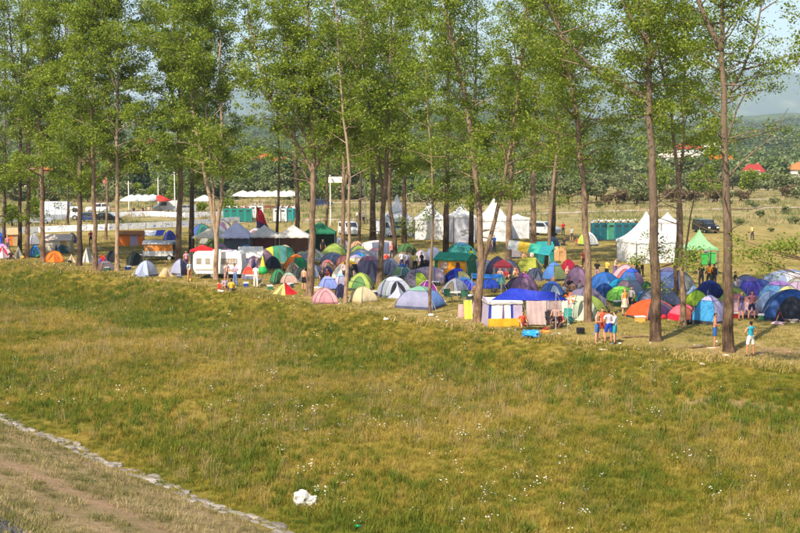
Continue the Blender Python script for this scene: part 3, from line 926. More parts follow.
poplar('leaning poplar crossing the teal side of the awning', [(546, 268), (551, 215), (557, 150), (562, 90), (560, 40)], 5.5, hb=10, dens=.8, group=G1, limbs=[([(556, 165), (565, 158), (575, 152)], 1.4)])
poplar('short grey poplar behind the leaning trunk, near the far white dome', [(553, 240), (554, 200), (556, 130)], 6, hb=9, dens=.75, bark=BARK_DARK, group=G1)
poplar('tall grey poplar standing at the sage and mauve domes, curving over', [(588, 322), (587, 250), (583, 180), (576, 110), (565, 50), (552, 5)], 10, hb=10, Ht=25, dens=.85, group=G1, leaf=LEAF_LIME,
       limbs=[([(585, 203), (598, 202), (612, 201), (622, 212)], 2.2), ([(584, 190), (570, 196), (556, 194)], 1.6), ([(583, 160), (598, 150), (612, 144)], 1.8)],
       sprigs=[(600, 165, 12, 160), (615, 140, 14, 240), (605, 120, 16, 280), (625, 118, 14, 240), (600, 90, 14, 200), (560, 200, 10, 100)])
poplar('thick brown poplar standing before the red and grey dome tent', [(656, 341), (655, 250), (652, 150), (648, 60), (649, 0)], 15, hb=11.5, Ht=24, bark=BARK_BROWN, dens=.75, reach=3.4, group=G1, leaf=LEAF_LIME, branch_n=34,
       limbs=[([(651, 108), (640, 95), (622, 85), (608, 78)], 4), ([(649, 45), (634, 22), (622, 0)], 5), ([(652, 65), (660, 30), (668, 5)], 3), ([(654, 195), (644, 180), (632, 170)], 2.2), ([(655, 205), (668, 195), (684, 180)], 2.0)],
       sprigs=[(640, 262, 9, 120), (668, 250, 14, 200), (683, 262, 13, 160), (700, 256, 10, 120), (662, 285, 8, 90), (655, 238, 9, 100), (622, 90, 14, 240), (610, 75, 14, 240), (630, 60, 16, 240)])
poplar('slim poplar leaning away from a straight one behind the pink dome', [(683, 326), (683, 270), (680, 190), (672, 110), (662, 60)], 7.5, hb=10.5, dens=.75, bark=BARK, group=G1, limbs=[([(683, 262), (692, 215), (701, 165)], 2.4)])
poplar('straight slim poplar behind the lime dome', [(675, 302), (677, 230), (683, 140), (684, 60), (680, 0)], 6, hb=9.5, dens=.8, bark=BARK_DARK, group=G1, leaf=LEAF, sprigs=[(690, 110, 18, 280), (700, 140, 14, 200), (705, 70, 16, 280), (712, 30, 14, 240)])
poplar('thick brown poplar with a forked crown between two men', [(729, 352), (728, 250), (725, 150), (722, 60), (722, 0)], 15, hb=12.5, Ht=23, bark=BARK_BROWN, dens=.6, reach=3.0, branch_n=26, group=G1, leaf=LEAF_LIME,
       limbs=[([(722, 50), (709, 28), (697, 0)], 6.5), ([(725, 100), (742, 70), (756, 35), (762, 0)], 3.2), ([(727, 178), (745, 160), (765, 142), (790, 108)], 2.2), ([(726, 205), (712, 185), (700, 160)], 2.4), ([(727, 140), (736, 110), (752, 80), (772, 62)], 2.2), ([(726, 120), (708, 108), (695, 96)], 2.4)],
       sprigs=[(772, 88, 12, 130), (785, 72, 10, 110), (758, 66, 8, 70), (740, 52, 9, 80), (775, 128, 9, 70), (792, 126, 6, 60), (735, 98, 9, 80), (700, 130, 14, 160), (706, 92, 14, 200), (694, 50, 14, 200), (745, 20, 9, 70), (735, 5, 10, 80), (712, 150, 9, 100)], dead=6)
poplar('poplar at the open end of the row, its low boughs hanging over the lawn', [(852, 372), (850, 200), (845, 60)], 13, hb=12, Ht=23, dens=.6, reach=3.4, branch_n=26, group=G1, leaf=LEAF_LIME,
       sprigs=[(790, 60, 10, 100), (796, 45, 9, 80), (792, 20, 9, 80), (775, 12, 8, 50), (800, 85, 8, 60), (765, 250, 14, 200), (750, 258, 11, 120), (782, 244, 13, 180), (796, 250, 12, 160), (770, 268, 11, 120), (740, 240, 8, 60), (800, 140, 8, 60)])
BR = 'slim poplars of the second row behind the tents'
for px_, w_, dk, lab in (  (106, 3.6, 0, 'slim poplar of the second row beside the orange frame tent'),  (277, 4, 1, 'slim dark poplar behind the long grey canopy'), (326, 4, 0, 'slim poplar behind the dark green stall canopy'), (359, 4, 1, 'thin dark poplar beside the white off road car'), ):
    poplar(lab, [(px_, 244 if px_ > 200 else 240), (px_ + 2, 160), (px_ - 2, 70)], w_, hb=8, dens=.65, bark=BARK_DARK if dk else BARK, group=BR, branch_n=30, reach=2.8, dead=2)
poplar('poplar past the open end of the row with bare lower boughs', [(885, 366), (880, 60)], 12, hb=11, Ht=22, dens=.6, branch_n=22, group=G1)

# ------------------------------------------------------------------ trees and bushes behind the fields
def leaf_cloud(n, rx, rz, zc, size, seed, lumps=14):
    rg = np.random.default_rng(seed)
    C = []
    for i in range(lumps):
        d = rg.normal(size=3); d /= np.linalg.norm(d)
        c = d * rg.uniform(.25, .85) * np.array([rx, rx, rz]) * .8 + np.array([0, 0, zc])
        r = rg.uniform(.28, .5)
        q = rg.normal(size=(n // lumps, 3)); q /= np.linalg.norm(q, axis=1)[:, None]
        q *= (rg.uniform(.55, 1.0, len(q)) ** .6)[:, None]
        C.append(c + q * r * np.array([rx, rx, rz * .8]))
    C = np.concatenate(C)
    C = C[C[:, 2] > 0.15]
    return leaf_quads(C, size, rg)

def fir_cloud(n, h, r, size, seed):
    rg = np.random.default_rng(seed)
    z = h * (1 - np.sqrt(rg.uniform(0, 1, n))) + .5
    rr_ = r * (1 - z / (h + .6)) * rg.uniform(.5, 1.0, n) * (1 + .25 * np.sin(z * 4))
    a = rg.uniform(0, 6.283, n)
    return leaf_quads(np.column_stack([rr_ * np.cos(a), rr_ * np.sin(a), z - rr_ * .25]), size, rg)

def trunk_mesh(h, r):
    return MB().tube([(0, 0, -.3), (.1, .05, h * .5), (0, .1, h)], [r, r * .7, r * .25], 6).mesh('trunk', BARK_DARK, True)

KINDS = {}
def kind(nm, quads, leaf, th, tr):
    KINDS.setdefault(nm, []).append((quads_mesh('crown', quads, leaf), trunk_mesh(th, tr)))
for s in range(3):
    kind('broadleaf', leaf_cloud(2400, 4.2, 5.0, 5.6, .62, 20 + s, 18), LEAF_DARK, 6, .28)
    kind('willow', leaf_cloud(2200, 4.0, 3.4, 3.8, .55, 30 + s, 16), LEAF_OLIVE, 4, .22)
    kind('bush', leaf_cloud(1100, 2.4, 1.6, 1.5, .42, 40 + s, 10), LEAF_OLIVE, 1.6, .12)
    kind('green', leaf_cloud(2200, 3.6, 4.2, 4.8, .55, 70 + s, 16), LEAF, 5, .25)
kind('rust', leaf_cloud(900, 2.4, 1.4, 1.3, .4, 50, 9), LEAF_RUST, 1.4, .1)
kind('fir', fir_cloud(2600, 11, 2.6, .6, 60), LEAF_FIR, 9, .2)

def far_tree(name, kd, x, y, s, label, cat, group, z=None):
    cr, tk = rnd.choice(KINDS[kd])
    t = thing(name, label, cat, (x, y, gz(x, y) if z is None else z), rnd.uniform(0, 6.28), group)
    t.scale = (s * rnd.uniform(.85, 1.15), s * rnd.uniform(.85, 1.15), s * rnd.uniform(.85, 1.15))
    obj('trunk', tk, t); obj('crown', cr, t)
    return t

def px_ground(px, Y):
    return (px - 400) / FPX * Y / math.cos(PITCH) * 1.0

NEAR = [(0, 'the tan and orange tent'), (27, 'the cream house'), (52, 'the tarpaulin truck'), (84, 'the dark blue car'), (113, 'the pink walled house'), (143, 'the firs'), (166, 'the white pickup van'), (190, 'the red canopy'), (216, 'the wide forked poplar'), (240, 'the sea green toilets'), (262, 'the red flag'), (286, 'the white toilets'), (312, 'the big branching poplar'), (331, 'the white sign post'), (345, 'the white off road car'), (363, 'the lattice mast'), (380, 'the parked van'), (397, 'the pointed pagoda'),
        (430, 'the leafy half hidden pagoda'), (461, 'the printed marquee wall'), (493, 'the tallest pagoda'), (517, 'the low marquee box'), (544, 'the silver car'), (560, 'the leaning poplar'), (588, 'the lone white and lime dome'), (615, 'the teal toilet row'), (645, 'the swooping marquee'), (668, 'the small white pagoda'), (684, 'the slim poplars'), (702, 'the green pagoda canopy'), (727, 'the forked thick poplar'), (751, 'the crimson roofed house'), (775, 'the open lawn'), (800, 'the orange roofed white house')]
def by(px):
    return min(NEAR, key=lambda q: abs(q[0] - px))[1]

# two firs and the dense dark wood beyond the terrace
for px, Y, s in ((139, 300, 1.0), (147, 306, .92)):
    far_tree('fir_tree', 'fir', px_ground(px, Y), Y, s, 'dark pointed fir beyond the terrace umbrellas', 'tree', 'pair of dark firs')
for i in range(44):
    px = -40 + i * 9.6 + rnd.uniform(-5, 5); Y = rnd.uniform(285, 360)
    if 128 < px < 156 and Y < 330: Y = 345
    kd = rnd.choice(['broadleaf', 'green', 'broadleaf', 'willow'])
    lab = {'broadleaf': 'dark green broadleaf tree in the far wood beyond ' + by(px), 'green': 'bright green leafy tree in the far wood beyond ' + by(px), 'willow': 'grey green willow in the far wood beyond ' + by(px)}[kd]
    far_tree('broadleaf_tree' if kd != 'willow' else 'willow_tree', kd, px_ground(px, Y), Y, rnd.uniform(.8, 1.15), lab, 'tree', 'trees of the wood behind the terrace')
# olive scrub behind the dry field on the open side
for i in range(74):
    px = -45 + i * 7.4 + rnd.uniform(-3, 3); Y = rnd.uniform(262, 292)
    if 225 < px < 300: Y += 18
    kd = rnd.choice(['bush', 'willow', 'green', 'broadleaf'])
    s = {'bush': rnd.uniform(1.4, 2.0), 'willow': rnd.uniform(.55, .85), 'green': rnd.uniform(.5, .8), 'broadleaf': rnd.uniform(.5, .8)}[kd]
    nm_ = {'bush': 'wide olive thicket', 'willow': 'grey green willow thicket', 'green': 'bright green young tree', 'broadleaf': 'dark green young tree'}[kd]
    tt_ = far_tree('thicket' if kd in ('bush', 'willow') else 'young_tree', kd, px_ground(px, Y), Y, s, nm_ + ' at the wood edge beyond ' + by(px), 'thicket' if kd in ('bush', 'willow') else 'tree', 'thickets along the wood edge')
    for ch_ in tt_.children: ch_.location.z -= .9
for i in range(150):
    px = 395 + (i * 37 % 150) * 3.1 + rnd.uniform(-5, 5); Y = 236 + 190 * rnd.random() ** .8
    kd = rnd.choice(['willow', 'willow', 'bush', 'broadleaf'] if px < 600 else ['willow', 'bush', 'bush', 'willow', 'green'])
    s = rnd.uniform(.6, .95)
    lab = {'willow': 'rounded olive green willow in the far scrub beyond ' + by(px), 'bush': 'low olive bush in the far scrub beyond ' + by(px), 'broadleaf': 'dark broadleaf tree in the far scrub beyond ' + by(px), 'green': 'fresh green tree in the far scrub beyond ' + by(px)}[kd]
    far_tree({'willow': 'willow_tree', 'bush': 'bush', 'broadleaf': 'broadleaf_tree', 'green': 'broadleaf_tree'}[kd], kd, px_ground(px, Y), Y, s * (1.3 if kd == 'bush' else 1), lab, 'bush' if kd == 'bush' else 'tree', 'scrub belt behind the dry field')
for px, Y, s in ((605, 250, 1.1), (622, 252, 1.2), (640, 254, 1.2), (672, 262, 1.3), (690, 262, 1.2), (712, 262, 1.3), (790, 290, 1.3), (742, 268, 1.0)):
    far_tree('rusty_bush', 'rust', px_ground(px, Y), Y, s, 'low rust brown bush on the dry field beyond ' + by(px), 'bush', 'rust brown bushes')
for px, py, s in ((785, 214, .5), (760, 218, .45), (740, 225, .4), (795, 224, .45), (752, 208, .6), (775, 205, .6), (430, 208, .5), (560, 206, .6), (600, 208, .6), (725, 206, .6), (770, 232, .3)):
    p = hit(px, py)
    far_tree('field_bush', 'bush', p.x, p.y, s, 'small green bush out on the dry field beyond ' + by(px), 'bush', 'bushes on the dry field')
for px, py, s in ((228, 214, .9), (234, 216, .7), (12, 226, 1.0), (32, 220, .9), (168, 206, .7), (202, 215, .7)):
    p = hit(px, py)
    far_tree('lawn_bush', 'green', p.x, p.y, s * .5, 'small leafy young tree at the banner fences beyond ' + by(px), 'tree', 'young trees beside the banner fences')

# the woods on the hills: too far to tell one tree from the next
srcs = []
for s in range(5):
    q = leaf_cloud(260, 4.0, 4.2, 4.4, 1.5, 80 + s, 9)
    srcs.append(bpy.data.objects.new('hill_tree', quads_mesh('hill_tree', q, LEAF_DARK if s < 3 else LEAF_OLIVE)))
m = 30000
y = 440 + 2300 * nr.random(m) ** 1.8
x = nr.uniform(-1, 1, m) * (0.42 * y + 40)
keep = (wob(x, y, 75.0, 3) + 0.5 * wob(x, y, 22.0, 1)) > -0.55
x, y = x[keep][:17000], y[keep][:17000]
z = np.maximum(hill_height(x, y), np.where(y < 470, 0, -9)) - .3
s_ = nr.uniform(.45, 1.25, len(x))
wd = scatter_gn('hillside_woods', np.column_stack([x, y, z]), np.column_stack([s_, s_, s_]), spins(len(x), 0), srcs)
wd['kind'] = 'stuff'; tag(wd, 'far dark green woods covering the low hills', 'woods')
# ------------------------------------------------------------------ tents
FOOT = []           # footprints, to check spacing
def front(box):
    xl, xr, yt, yb = box
    p = hit((xl + xr) / 2, yb)
    return p, p.y / FPX

def fit(box, rz, ratio):
    """size and base centre of a thing seen in a pixel box, standing on the ground at the box's lower edge"""
    xl, xr, yt, yb = box
    p, m = front(box)
    c, s = abs(math.cos(rz)), abs(math.sin(rz))
    W = (xr - xl) * m / (c + ratio * s)
    for _ in range(2):
        D = W * ratio
        dep = (W * s + D * c)
        Yc = p.y + dep / 2
        W = (xr - xl) * (p.y + dep * .3) / FPX / (c + ratio * s)
    top = at_depth((xl + xr) / 2, yt, Yc)
    ctr = Vector(((xl + xr - 800) / 2 / FPX * Yc * (1 / math.cos(PITCH)) * 1.0, Yc, 0))
    ctr.x = at_depth((xl + xr) / 2, yb, Yc).x
    ctr.z = gz(ctr.x, ctr.y)
    H = top.z - ctr.z
    FOOT.append((ctr.x, ctr.y, W * .5, D * .5, rz))
    return ctr, W, D, H

def seam(mat_pts, r, root, name, mat):
    return MB().tube(mat_pts, r, 5).build(name, mat, root, True)

def dome(label, box, cols, rz=0.5, door=None, dpanel=0, cap=None, sheet=(60, 62, 70), name='dome_tent', ratio=0.9, flat=1.0, bulge=0.02, pole=None, cat='tent', group=None, ropes=True, band=None, sag=0.012, porch=.3):
    ctr, W, D, H = fit(box, rz, ratio)
    root = thing(name, label, cat, tuple(ctr), rz, group)
    vr = random.Random(label)
    if flat == 1.0: flat = vr.uniform(1.05, 1.45)
    if door is None and vr.random() < .5:
        c0 = cols[0] if isinstance(cols[0], tuple) else cols
        door = tuple(int(q * vr.choice((.55, .75, .85))) for q in c0)
    if cap is None and vr.random() < .3:
        c0 = cols[0] if isinstance(cols[0], tuple) else cols
        cap = tuple(min(255, int(q * vr.choice((.8, 1.12)) + 6)) for q in c0)
    if not isinstance(cols[0], tuple): cols = [cols]
    cols = [cols[i % len(cols)] for i in range(4)] if len(cols) != 2 else [cols[0], cols[1], cols[0], cols[1]]
    cor = [Vector((-W / 2, -D / 2, 0)), Vector((W / 2, -D / 2, 0)), Vector((W / 2, D / 2, 0)), Vector((-W / 2, D / 2, 0))]
    def lvl(t):
        a = t * math.pi / 2
        if flat <= 0: return 1 - t, H * t                       # straight sided wedge
        return math.cos(a) ** flat, H * math.sin(a)
    def S(kk, s, t, off=0.0):
        r, z = lvl(t)
        a, b = cor[kk], cor[(kk + 1) % 4]
        q = a.lerp(b, s) * r
        n = (a + b).normalized()
        bl = math.sin(math.pi * s) * (bulge * math.sin(math.pi * min(1, t * 1.1)) - sag * math.sin(math.pi * t))
        q = q + n * (bl * W) + n * off * (1 - t * .5)
        q.z = z + off * t
        return q
    nt, ns = 9, 6
    for kk in range(4):
        rows = [[S(kk, j / ns, i / nt * .999) for j in range(ns + 1)] for i in range(nt + 1)]
        MB().grid(rows).build('panel', fabric(cols[kk]), root, True)
    if sheet:
        for kk in range(4):
            rows = [[S(kk, j / ns, tt, .012) for j in range(ns + 1)] for tt in (0.0, .045, .085)]
            MB().grid(rows).build('ground_sheet', fabric(sheet), root, True)
    pm = fabric(pole) if pole else fabric(tuple(int(c * .72) for c in cols[0]))
    for kk in (0, 1):
        pts = []
        for i in range(0, 11): pts.append(S(kk, 0, i / 10 * .998, .012))
        o = (kk + 2) % 4
        for i in range(10, -1, -1): pts.append(S(o, 0, i / 10 * .998, .012))
        MB().tube(pts, .022, 5).build('pole_sleeve', pm, root, True)
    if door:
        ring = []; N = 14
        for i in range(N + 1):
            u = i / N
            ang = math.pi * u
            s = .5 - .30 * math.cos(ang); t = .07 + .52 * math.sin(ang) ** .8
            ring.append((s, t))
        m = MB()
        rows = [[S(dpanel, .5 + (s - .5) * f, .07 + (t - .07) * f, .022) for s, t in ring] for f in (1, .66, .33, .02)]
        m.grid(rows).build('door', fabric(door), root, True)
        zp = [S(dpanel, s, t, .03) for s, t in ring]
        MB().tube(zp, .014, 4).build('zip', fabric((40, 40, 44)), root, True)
    if cap:
        m = MB()
        for kk in range(4):
            m.grid([[S(kk, j / ns, tt, .04) for j in range(ns + 1)] for tt in (.62, .74, .87, .999)])
        m.build('fly_cap', fabric(cap), root, True)
    if band:                                                     # (panel, t0, t1, colour)
        bp, t0, t1, bc = band
        for kk in (range(4) if bp is None else (bp,)):
            MB().grid([[S(kk, j / ns, t0 + (t1 - t0) * i / 3, .018) for j in range(ns + 1)] for i in range(4)]).build('band', fabric(bc), root, True)
    if vr.random() < porch and flat > 0:                         # pointed porch in front of the door
        ap = S(dpanel, .5, .62, .03); fl_ = S(dpanel, .08, .0, .03); fr_ = S(dpanel, .92, .0, .03)
        n_ = (cor[dpanel] + cor[(dpanel + 1) % 4]).normalized()
        ns_ = (fl_ + fr_) / 2 + n_ * (W * vr.uniform(.22, .38)); ns_.z = .02
        pc = cols[(dpanel + vr.choice((0, 1))) % 4]
        for a_, b_ in ((fl_, ns_), (ns_, fr_)):
            rows = [[ap.lerp(a_.lerp(b_, j / 5), max(i / 6, .01)) - n_ * (.05 * math.sin(math.pi * j / 5) * (i / 6)) for j in range(6)] for i in range(7)]
            MB().grid(rows).build('porch_panel', fabric(tuple(int(q * (1 if a_ is fl_ else .93)) for q in pc)), root, True)
    if ropes:
        for kk in (0, 1):
            a = S(kk, 0, .42, .02); d = Vector((cor[kk].x, cor[kk].y, 0)).normalized()
            e = cor[kk] * 1.22 + d * .1
            MB().tube([a, e], .008, 3).build('guy_rope', ROPE, root)
            MB().tube([e + Vector((0, 0, -.05)), e + Vector((0, 0, .08)) + d * .03], .012, 4).build('peg', METAL, root)
    return root

def tunnel(label, box, cols, rz=0.3, ratio=0.62, door=None, cat='tent', group=None, name='tunnel_tent', ends=.72, awn=None):
    """hooped tent, ridge along its own x; cols go along the length"""
    ctr, W, D, H = fit(box, rz, ratio)
    root = thing(name, label, cat, tuple(ctr), rz, group)
    def S(u, v, off=0.0):                                        # u along, v round the hoop 0..1
        k = math.sin(math.pi * (.12 + .76 * u)) if ends < 1 else 1
        h = H * (ends + (1 - ends) * k); w = D / 2 * (.9 + .1 * k)
        a = math.pi * v
        ca, sa = math.cos(a), math.sin(a)
        return Vector((-W / 2 + W * u, -(math.copysign(abs(ca) ** .7, ca)) * (w + off), (h + off) * abs(sa) ** .8))
    n = len(cols)
    for i, c in enumerate(cols):
        rows = [[S((i + q / 4) / n, j / 14) for j in range(15)] for q in range(5)]
        MB().grid(rows).build('panel', fabric(c), root, True)
    for i in range(n + 1):
        MB().tube([S(i / n, j / 14, .012) for j in range(15)], .022, 5).build('pole_sleeve', fabric(tuple(int(q * .7) for q in cols[0])), root, True)
    for e, u in ((-1, 0.0), (1, 1.0)):
        ring = [S(u, j / 14) for j in range(15)]
        c = Vector((e * (W / 2 + D * .16), 0, H * .22))
        m = MB()
        for a, b in zip(ring[:-1], ring[1:]): m.face([a, b, c])
        m.build('end_panel', fabric(cols[0 if e < 0 else -1]), root, True)
    if door:
        rows = [[S(.5 + (f - .5) * .5, .04 + .3 * g / 5, .02) for g in range(6)] for f in (0, .25, .5, .75, 1)]
        MB().grid(rows).build('door', fabric(door), root, True)
    if awn:
        rows = [[S(f, .12 + .28 * g / 5, .02) for g in range(6)] for f in (.1, .3, .5, .7, .9)]
        MB().grid(rows).build('side_panel', fabric(awn), root, True)
    return root

def ridge(label, box, cols, rz=0.3, ratio=1.2, door=None, cat='tent', group=None, name='ridge_tent', ends=.25):
    """A-frame tent; triangle ends on its own +-y; cols = (left slope, right slope, front end)"""
    ctr, W, D, H = fit(box, rz, ratio)
    root = thing(name, label, cat, tuple(ctr), rz, group)
    A = Vector((0, -D / 2 + D * ends, H)); B = Vector((0, D / 2 - D * ends, H * .95))
    l0, l1 = Vector((-W / 2, -D / 2, 0)), Vector((-W / 2, D / 2, 0)); r0, r1 = Vector((W / 2, -D / 2, 0)), Vector((W / 2, D / 2, 0))
    def slope(a, b, c, d):                                       # a,b foot; c,d ridge, sagging a little
        rows = []
        n = (b - a).cross(d - a).normalized()
        for i in range(6):
            rows.append([a.lerp(c, i / 5).lerp(b.lerp(d, i / 5), j / 5) - n * (.05 * math.sin(math.pi * i / 5) * (1 if j else 1)) for j in range(6)])
        return MB().grid(rows)
    slope(l1, l0, B, A).build('panel', fabric(cols[0]), root, True)
    slope(r0, r1, A, B).build('panel', fabric(cols[1]), root, True)
    MB().face([l0, r0, A]).build('end_panel', fabric(cols[2]), root)
    MB().face([r1, l1, B]).build('end_panel', fabric(cols[2]), root)
    MB().tube([A + Vector((0, 0, .01)), B + Vector((0, 0, .01))], .025, 5).build('ridge_pole', fabric(cols[0]), root)
    for e, P in ((-1, A), (1, B)):
        MB().tube([Vector((0, P.y - .03 * e * -1, 0)), P], .018, 5).build('pole', POLE, root)
    n = Vector((0, -H, D * ends)).normalized() * .015
    dc = door or tuple(int(c * .6) for c in cols[2])
    m0 = (l0 + r0) / 2
    MB().face([m0 + Vector((-W * .17, 0, 0)) + n, m0 + Vector((W * .17, 0, 0)) + n, m0.lerp(A, .78) + n]).build('door', fabric(dc), root)
    for sx in (-1, 1):
        MB().tube([A, Vector((sx * W * .3, -D / 2 - .7, 0))], .008, 3).build('guy_rope', ROPE, root)
    return root

def cabin(label, box, roof, strips, side, rz=0.2, ratio=0.8, wall=.68, over=.12, cat='tent', group=None, name='frame_tent', band=None, window=None, door=None, back=None, hip=.0):
    """frame tent: upright walls leaning in a little, pitched roof. strips = [(width share, colour)] across the front wall"""
    ctr, W, D, H = fit(box, rz, ratio)
    root = thing(name, label, cat, tuple(ctr), rz, group)
    h = H * wall; ti = .07
    def F(x, z, off=0.0):                                        # front wall point, x 0..1, z 0..1
        w = W / 2 * (1 - ti * z)
        return Vector((-w + 2 * w * x, -D / 2 * (1 - ti * z) - off, h * z))
    x = 0
    tot = sum(s for s, _ in strips)
    for s, c in strips:
        a, b = x / tot, (x + s) / tot
        MB().grid([[F(a + (b - a) * j / 3, i / 4, .012 * math.sin(j * 2.1 + i)) for j in range(4)] for i in range(5)]).build('wall_panel', fabric(c), root, True)
        x += s
    def wallpoly(pts, c): MB().face(pts).build('wall_panel', fabric(c), root)
    t = 1 - ti
    wallpoly([(W / 2, -D / 2, 0), (W / 2, D / 2, 0), (W / 2 * t, D / 2 * t, h), (W / 2 * t, -D / 2 * t, h)], side)
    wallpoly([(-W / 2, D / 2, 0), (-W / 2, -D / 2, 0), (-W / 2 * t, -D / 2 * t, h), (-W / 2 * t, D / 2 * t, h)], side)
    wallpoly([(W / 2, D / 2, 0), (-W / 2, D / 2, 0), (-W / 2 * t, D / 2 * t, h), (W / 2 * t, D / 2 * t, h)], back or side)
    ex, ey = W / 2 * t + over, D / 2 * t + over
    rh = hip * W / 2
    a, b = Vector((-ex, -ey, h - .04)), Vector((ex, -ey, h - .04)); c, d = Vector((ex, ey, h - .04)), Vector((-ex, ey, h - .04))
    r0, r1 = Vector((-ex + rh, 0, H)), Vector((ex - rh, 0, H))
    def sl(p, q, s, r):
        rows = []
        for i in range(5):
            rows.append([p.lerp(s, i / 4).lerp(q.lerp(r, i / 4), j / 6) - Vector((0, 0, .035 * math.sin(math.pi * i / 4) * abs(math.sin(j * 1.3)))) for j in range(7)])
        MB().grid(rows).build('roof_panel', fabric(roof), root, True)
    sl(a, b, r0, r1); sl(c, d, r1, r0)
    MB().face([b, c, r1]).build('gable_panel', fabric(side if not hip else roof), root)
    MB().face([d, a, r0]).build('gable_panel', fabric(side if not hip else roof), root)
    m = MB(); v = .12                                            # valance
    for p, q in ((a, b), (b, c), (c, d), (d, a)):
        rows = [[p.lerp(q, j / 8) for j in range(9)], [p.lerp(q, j / 8) - Vector((0, 0, v * (.7 + .3 * (j % 2)))) for j in range(9)]]
        m.grid(rows)
    m.build('valance', fabric(tuple(int(q * .9) for q in roof)), root)
    if band:
        z0, z1, bc = band
        MB().grid([[F(j / 4, z, .02) for j in range(5)] for z in (z0, z1)]).build('band', fabric(bc), root)
    if door:
        for (x0, x1, z0, z1, dc) in door:
            xm = (x0 + x1) / 2
            MB().face([F(x0, z0, .03), F(x1, z0, .03), F(xm + (x1 - xm) * .35, z1, .03), F(xm - (xm - x0) * .35, z1, .03)]).build('door', fabric(dc), root)
    if window:
        for (x0, x1, z0, z1, wc) in window:
            wd = MB().face([F(x0, z0, .03), F(x1, z0, .03), F(x1, z1, .03), F(x0, z1, .03)]).build('window', fabric(wc), root)
            MB().tube([F(x0, z0, .035), F(x1, z0, .035), F(x1, z1, .035), F(x0, z1, .035), F(x0, z0, .035)], .02, 4).build('window_trim', fabric(roof), wd)
    for p, q in (((-W / 2, -D / 2), 1), ((W / 2, -D / 2), 1)):
        MB().tube([(p[0] * t, p[1] * t - .1, h), (p[0] * 1.3, p[1] * 1.45, 0)], .008, 3).build('guy_rope', ROPE, root)
    return root

def tarp(label, corners, col, pole_h=None, sag=.15, cat='awning', name='tarp_awning', stripes=None, group=None, ridge_up=0.0, thick=True, nopole=()):
    """corners: four (x, y, z) points in order; poles drop from each corner to the ground"""
    cs = [Vector(c) for c in corners]
    c0 = (cs[0] + cs[1] + cs[2] + cs[3]) / 4
    base = Vector((c0.x, c0.y, gz(c0.x, c0.y)))
    root = thing(name, label, cat, tuple(base), 0, group)
    n = 10
    def S(u, v):
        p = cs[0].lerp(cs[1], u).lerp(cs[3].lerp(cs[2], u), v)
        p.z += -sag * math.sin(math.pi * u) * math.sin(math.pi * v) + ridge_up * (1 - abs(2 * v - 1)) + .03 * math.sin(u * 9) * math.sin(v * 7)
        return p - base
    st = stripes or [col]
    k = len(st)
    for i, c in enumerate(st):
        MB().grid([[S((i + q / 5) / k, j / n) for j in range(n + 1)] for q in range(6)]).build('sheet', fabric(c), root, True)
    for ip_, p in enumerate(cs):
        if ip_ in nopole: continue
        g = Vector((p.x, p.y, gz(p.x, p.y))) - base
        if p.z - base.z > .5:
            MB().tube([g + Vector((0, 0, -.05)), p - base + Vector((0, 0, .04))], .025, 6).build('pole', POLE, root)
        d = Vector((p.x - base.x, p.y - base.y, 0)).normalized()
        MB().tube([p - base, g + d * 1.0], .008, 3).build('guy_rope', ROPE, root)
    return root

def pagoda(label, ctr, W, D, eave, peak, col, rz=0, walls=(1, 1, 1, 1), wallcol=None, cat='marquee', name='pagoda_marquee', posts=True, swoop=2.2, group=None, mark=None, valance=.25):
    ctr = Vector(ctr); ctr.z = gz(ctr.x, ctr.y)
    FOOT.append((ctr.x, ctr.y, W / 2, D / 2, rz))
    root = thing(name, label, cat, tuple(ctr), rz, group)
    cor = [Vector((-W / 2, -D / 2, 0)), Vector((W / 2, -D / 2, 0)), Vector((W / 2, D / 2, 0)), Vector((-W / 2, D / 2, 0))]
    fm = fabric(col); wm = fabric(wallcol or col)
    nt, ns = 10, 8
    for kk in range(4):
        a, b = cor[kk], cor[(kk + 1) % 4]
        rows = []
        for i in range(nt + 1):
            t = i / nt; r = 1 - t
            z = eave + (peak - eave) * (t ** swoop * .65 + t * .35)
            row = []
            for j in range(ns + 1):
                q = a.lerp(b, j / ns) * max(r, .01)
                row.append(Vector((q.x, q.y, z - .05 * math.sin(math.pi * j / ns) * math.sin(math.pi * t))))
            rows.append(row)
        MB().grid(rows).build('roof_panel', fm, root, True)
        o = (a + b).normalized() * .03
        MB().grid([[a.lerp(b, j / 8) + o + Vector((0, 0, eave + .01)) for j in range(9)], [a.lerp(b, j / 8) + o + Vector((0, 0, eave - valance * (.85 + .15 * math.cos(j * math.pi)))) for j in range(9)]]).build('valance', fm, root)
        if walls[kk]:
            h0 = 0.02
            w = MB().grid([[a.lerp(b, j / 10) + Vector((0, 0, h0 + (eave - .1 - h0) * i / 4)) - (a + b).normalized() * (.03 + .02 * math.sin(j * 1.7)) for j in range(11)] for i in range(5)]).build('side_wall', wm, root, True)
            if mark and mark[0] == kk:
                mm = MB()
                n = (a + b).normalized() * .012
                for (x0, z0, x1, z1) in mark[1]:
                    p, q = a.lerp(b, x0), a.lerp(b, x1)
                    mm.face([p + n + Vector((0, 0, z0 * eave)), q + n + Vector((0, 0, z0 * eave)), q + n + Vector((0, 0, z1 * eave)), p + n + Vector((0, 0, z1 * eave))])
                mm.build('print', fabric(mark[2]), w)
    for c in cor:
        MB().tube([c * .985 + Vector((0, 0, -.05)), c * .985 + Vector((0, 0, eave + .02))], .045, 6).build('post', METAL, root)
    MB().tube([(0, 0, peak - .05), (0, 0, peak + .22)], [.03, .012], 5).build('finial', METAL, root)
    return root

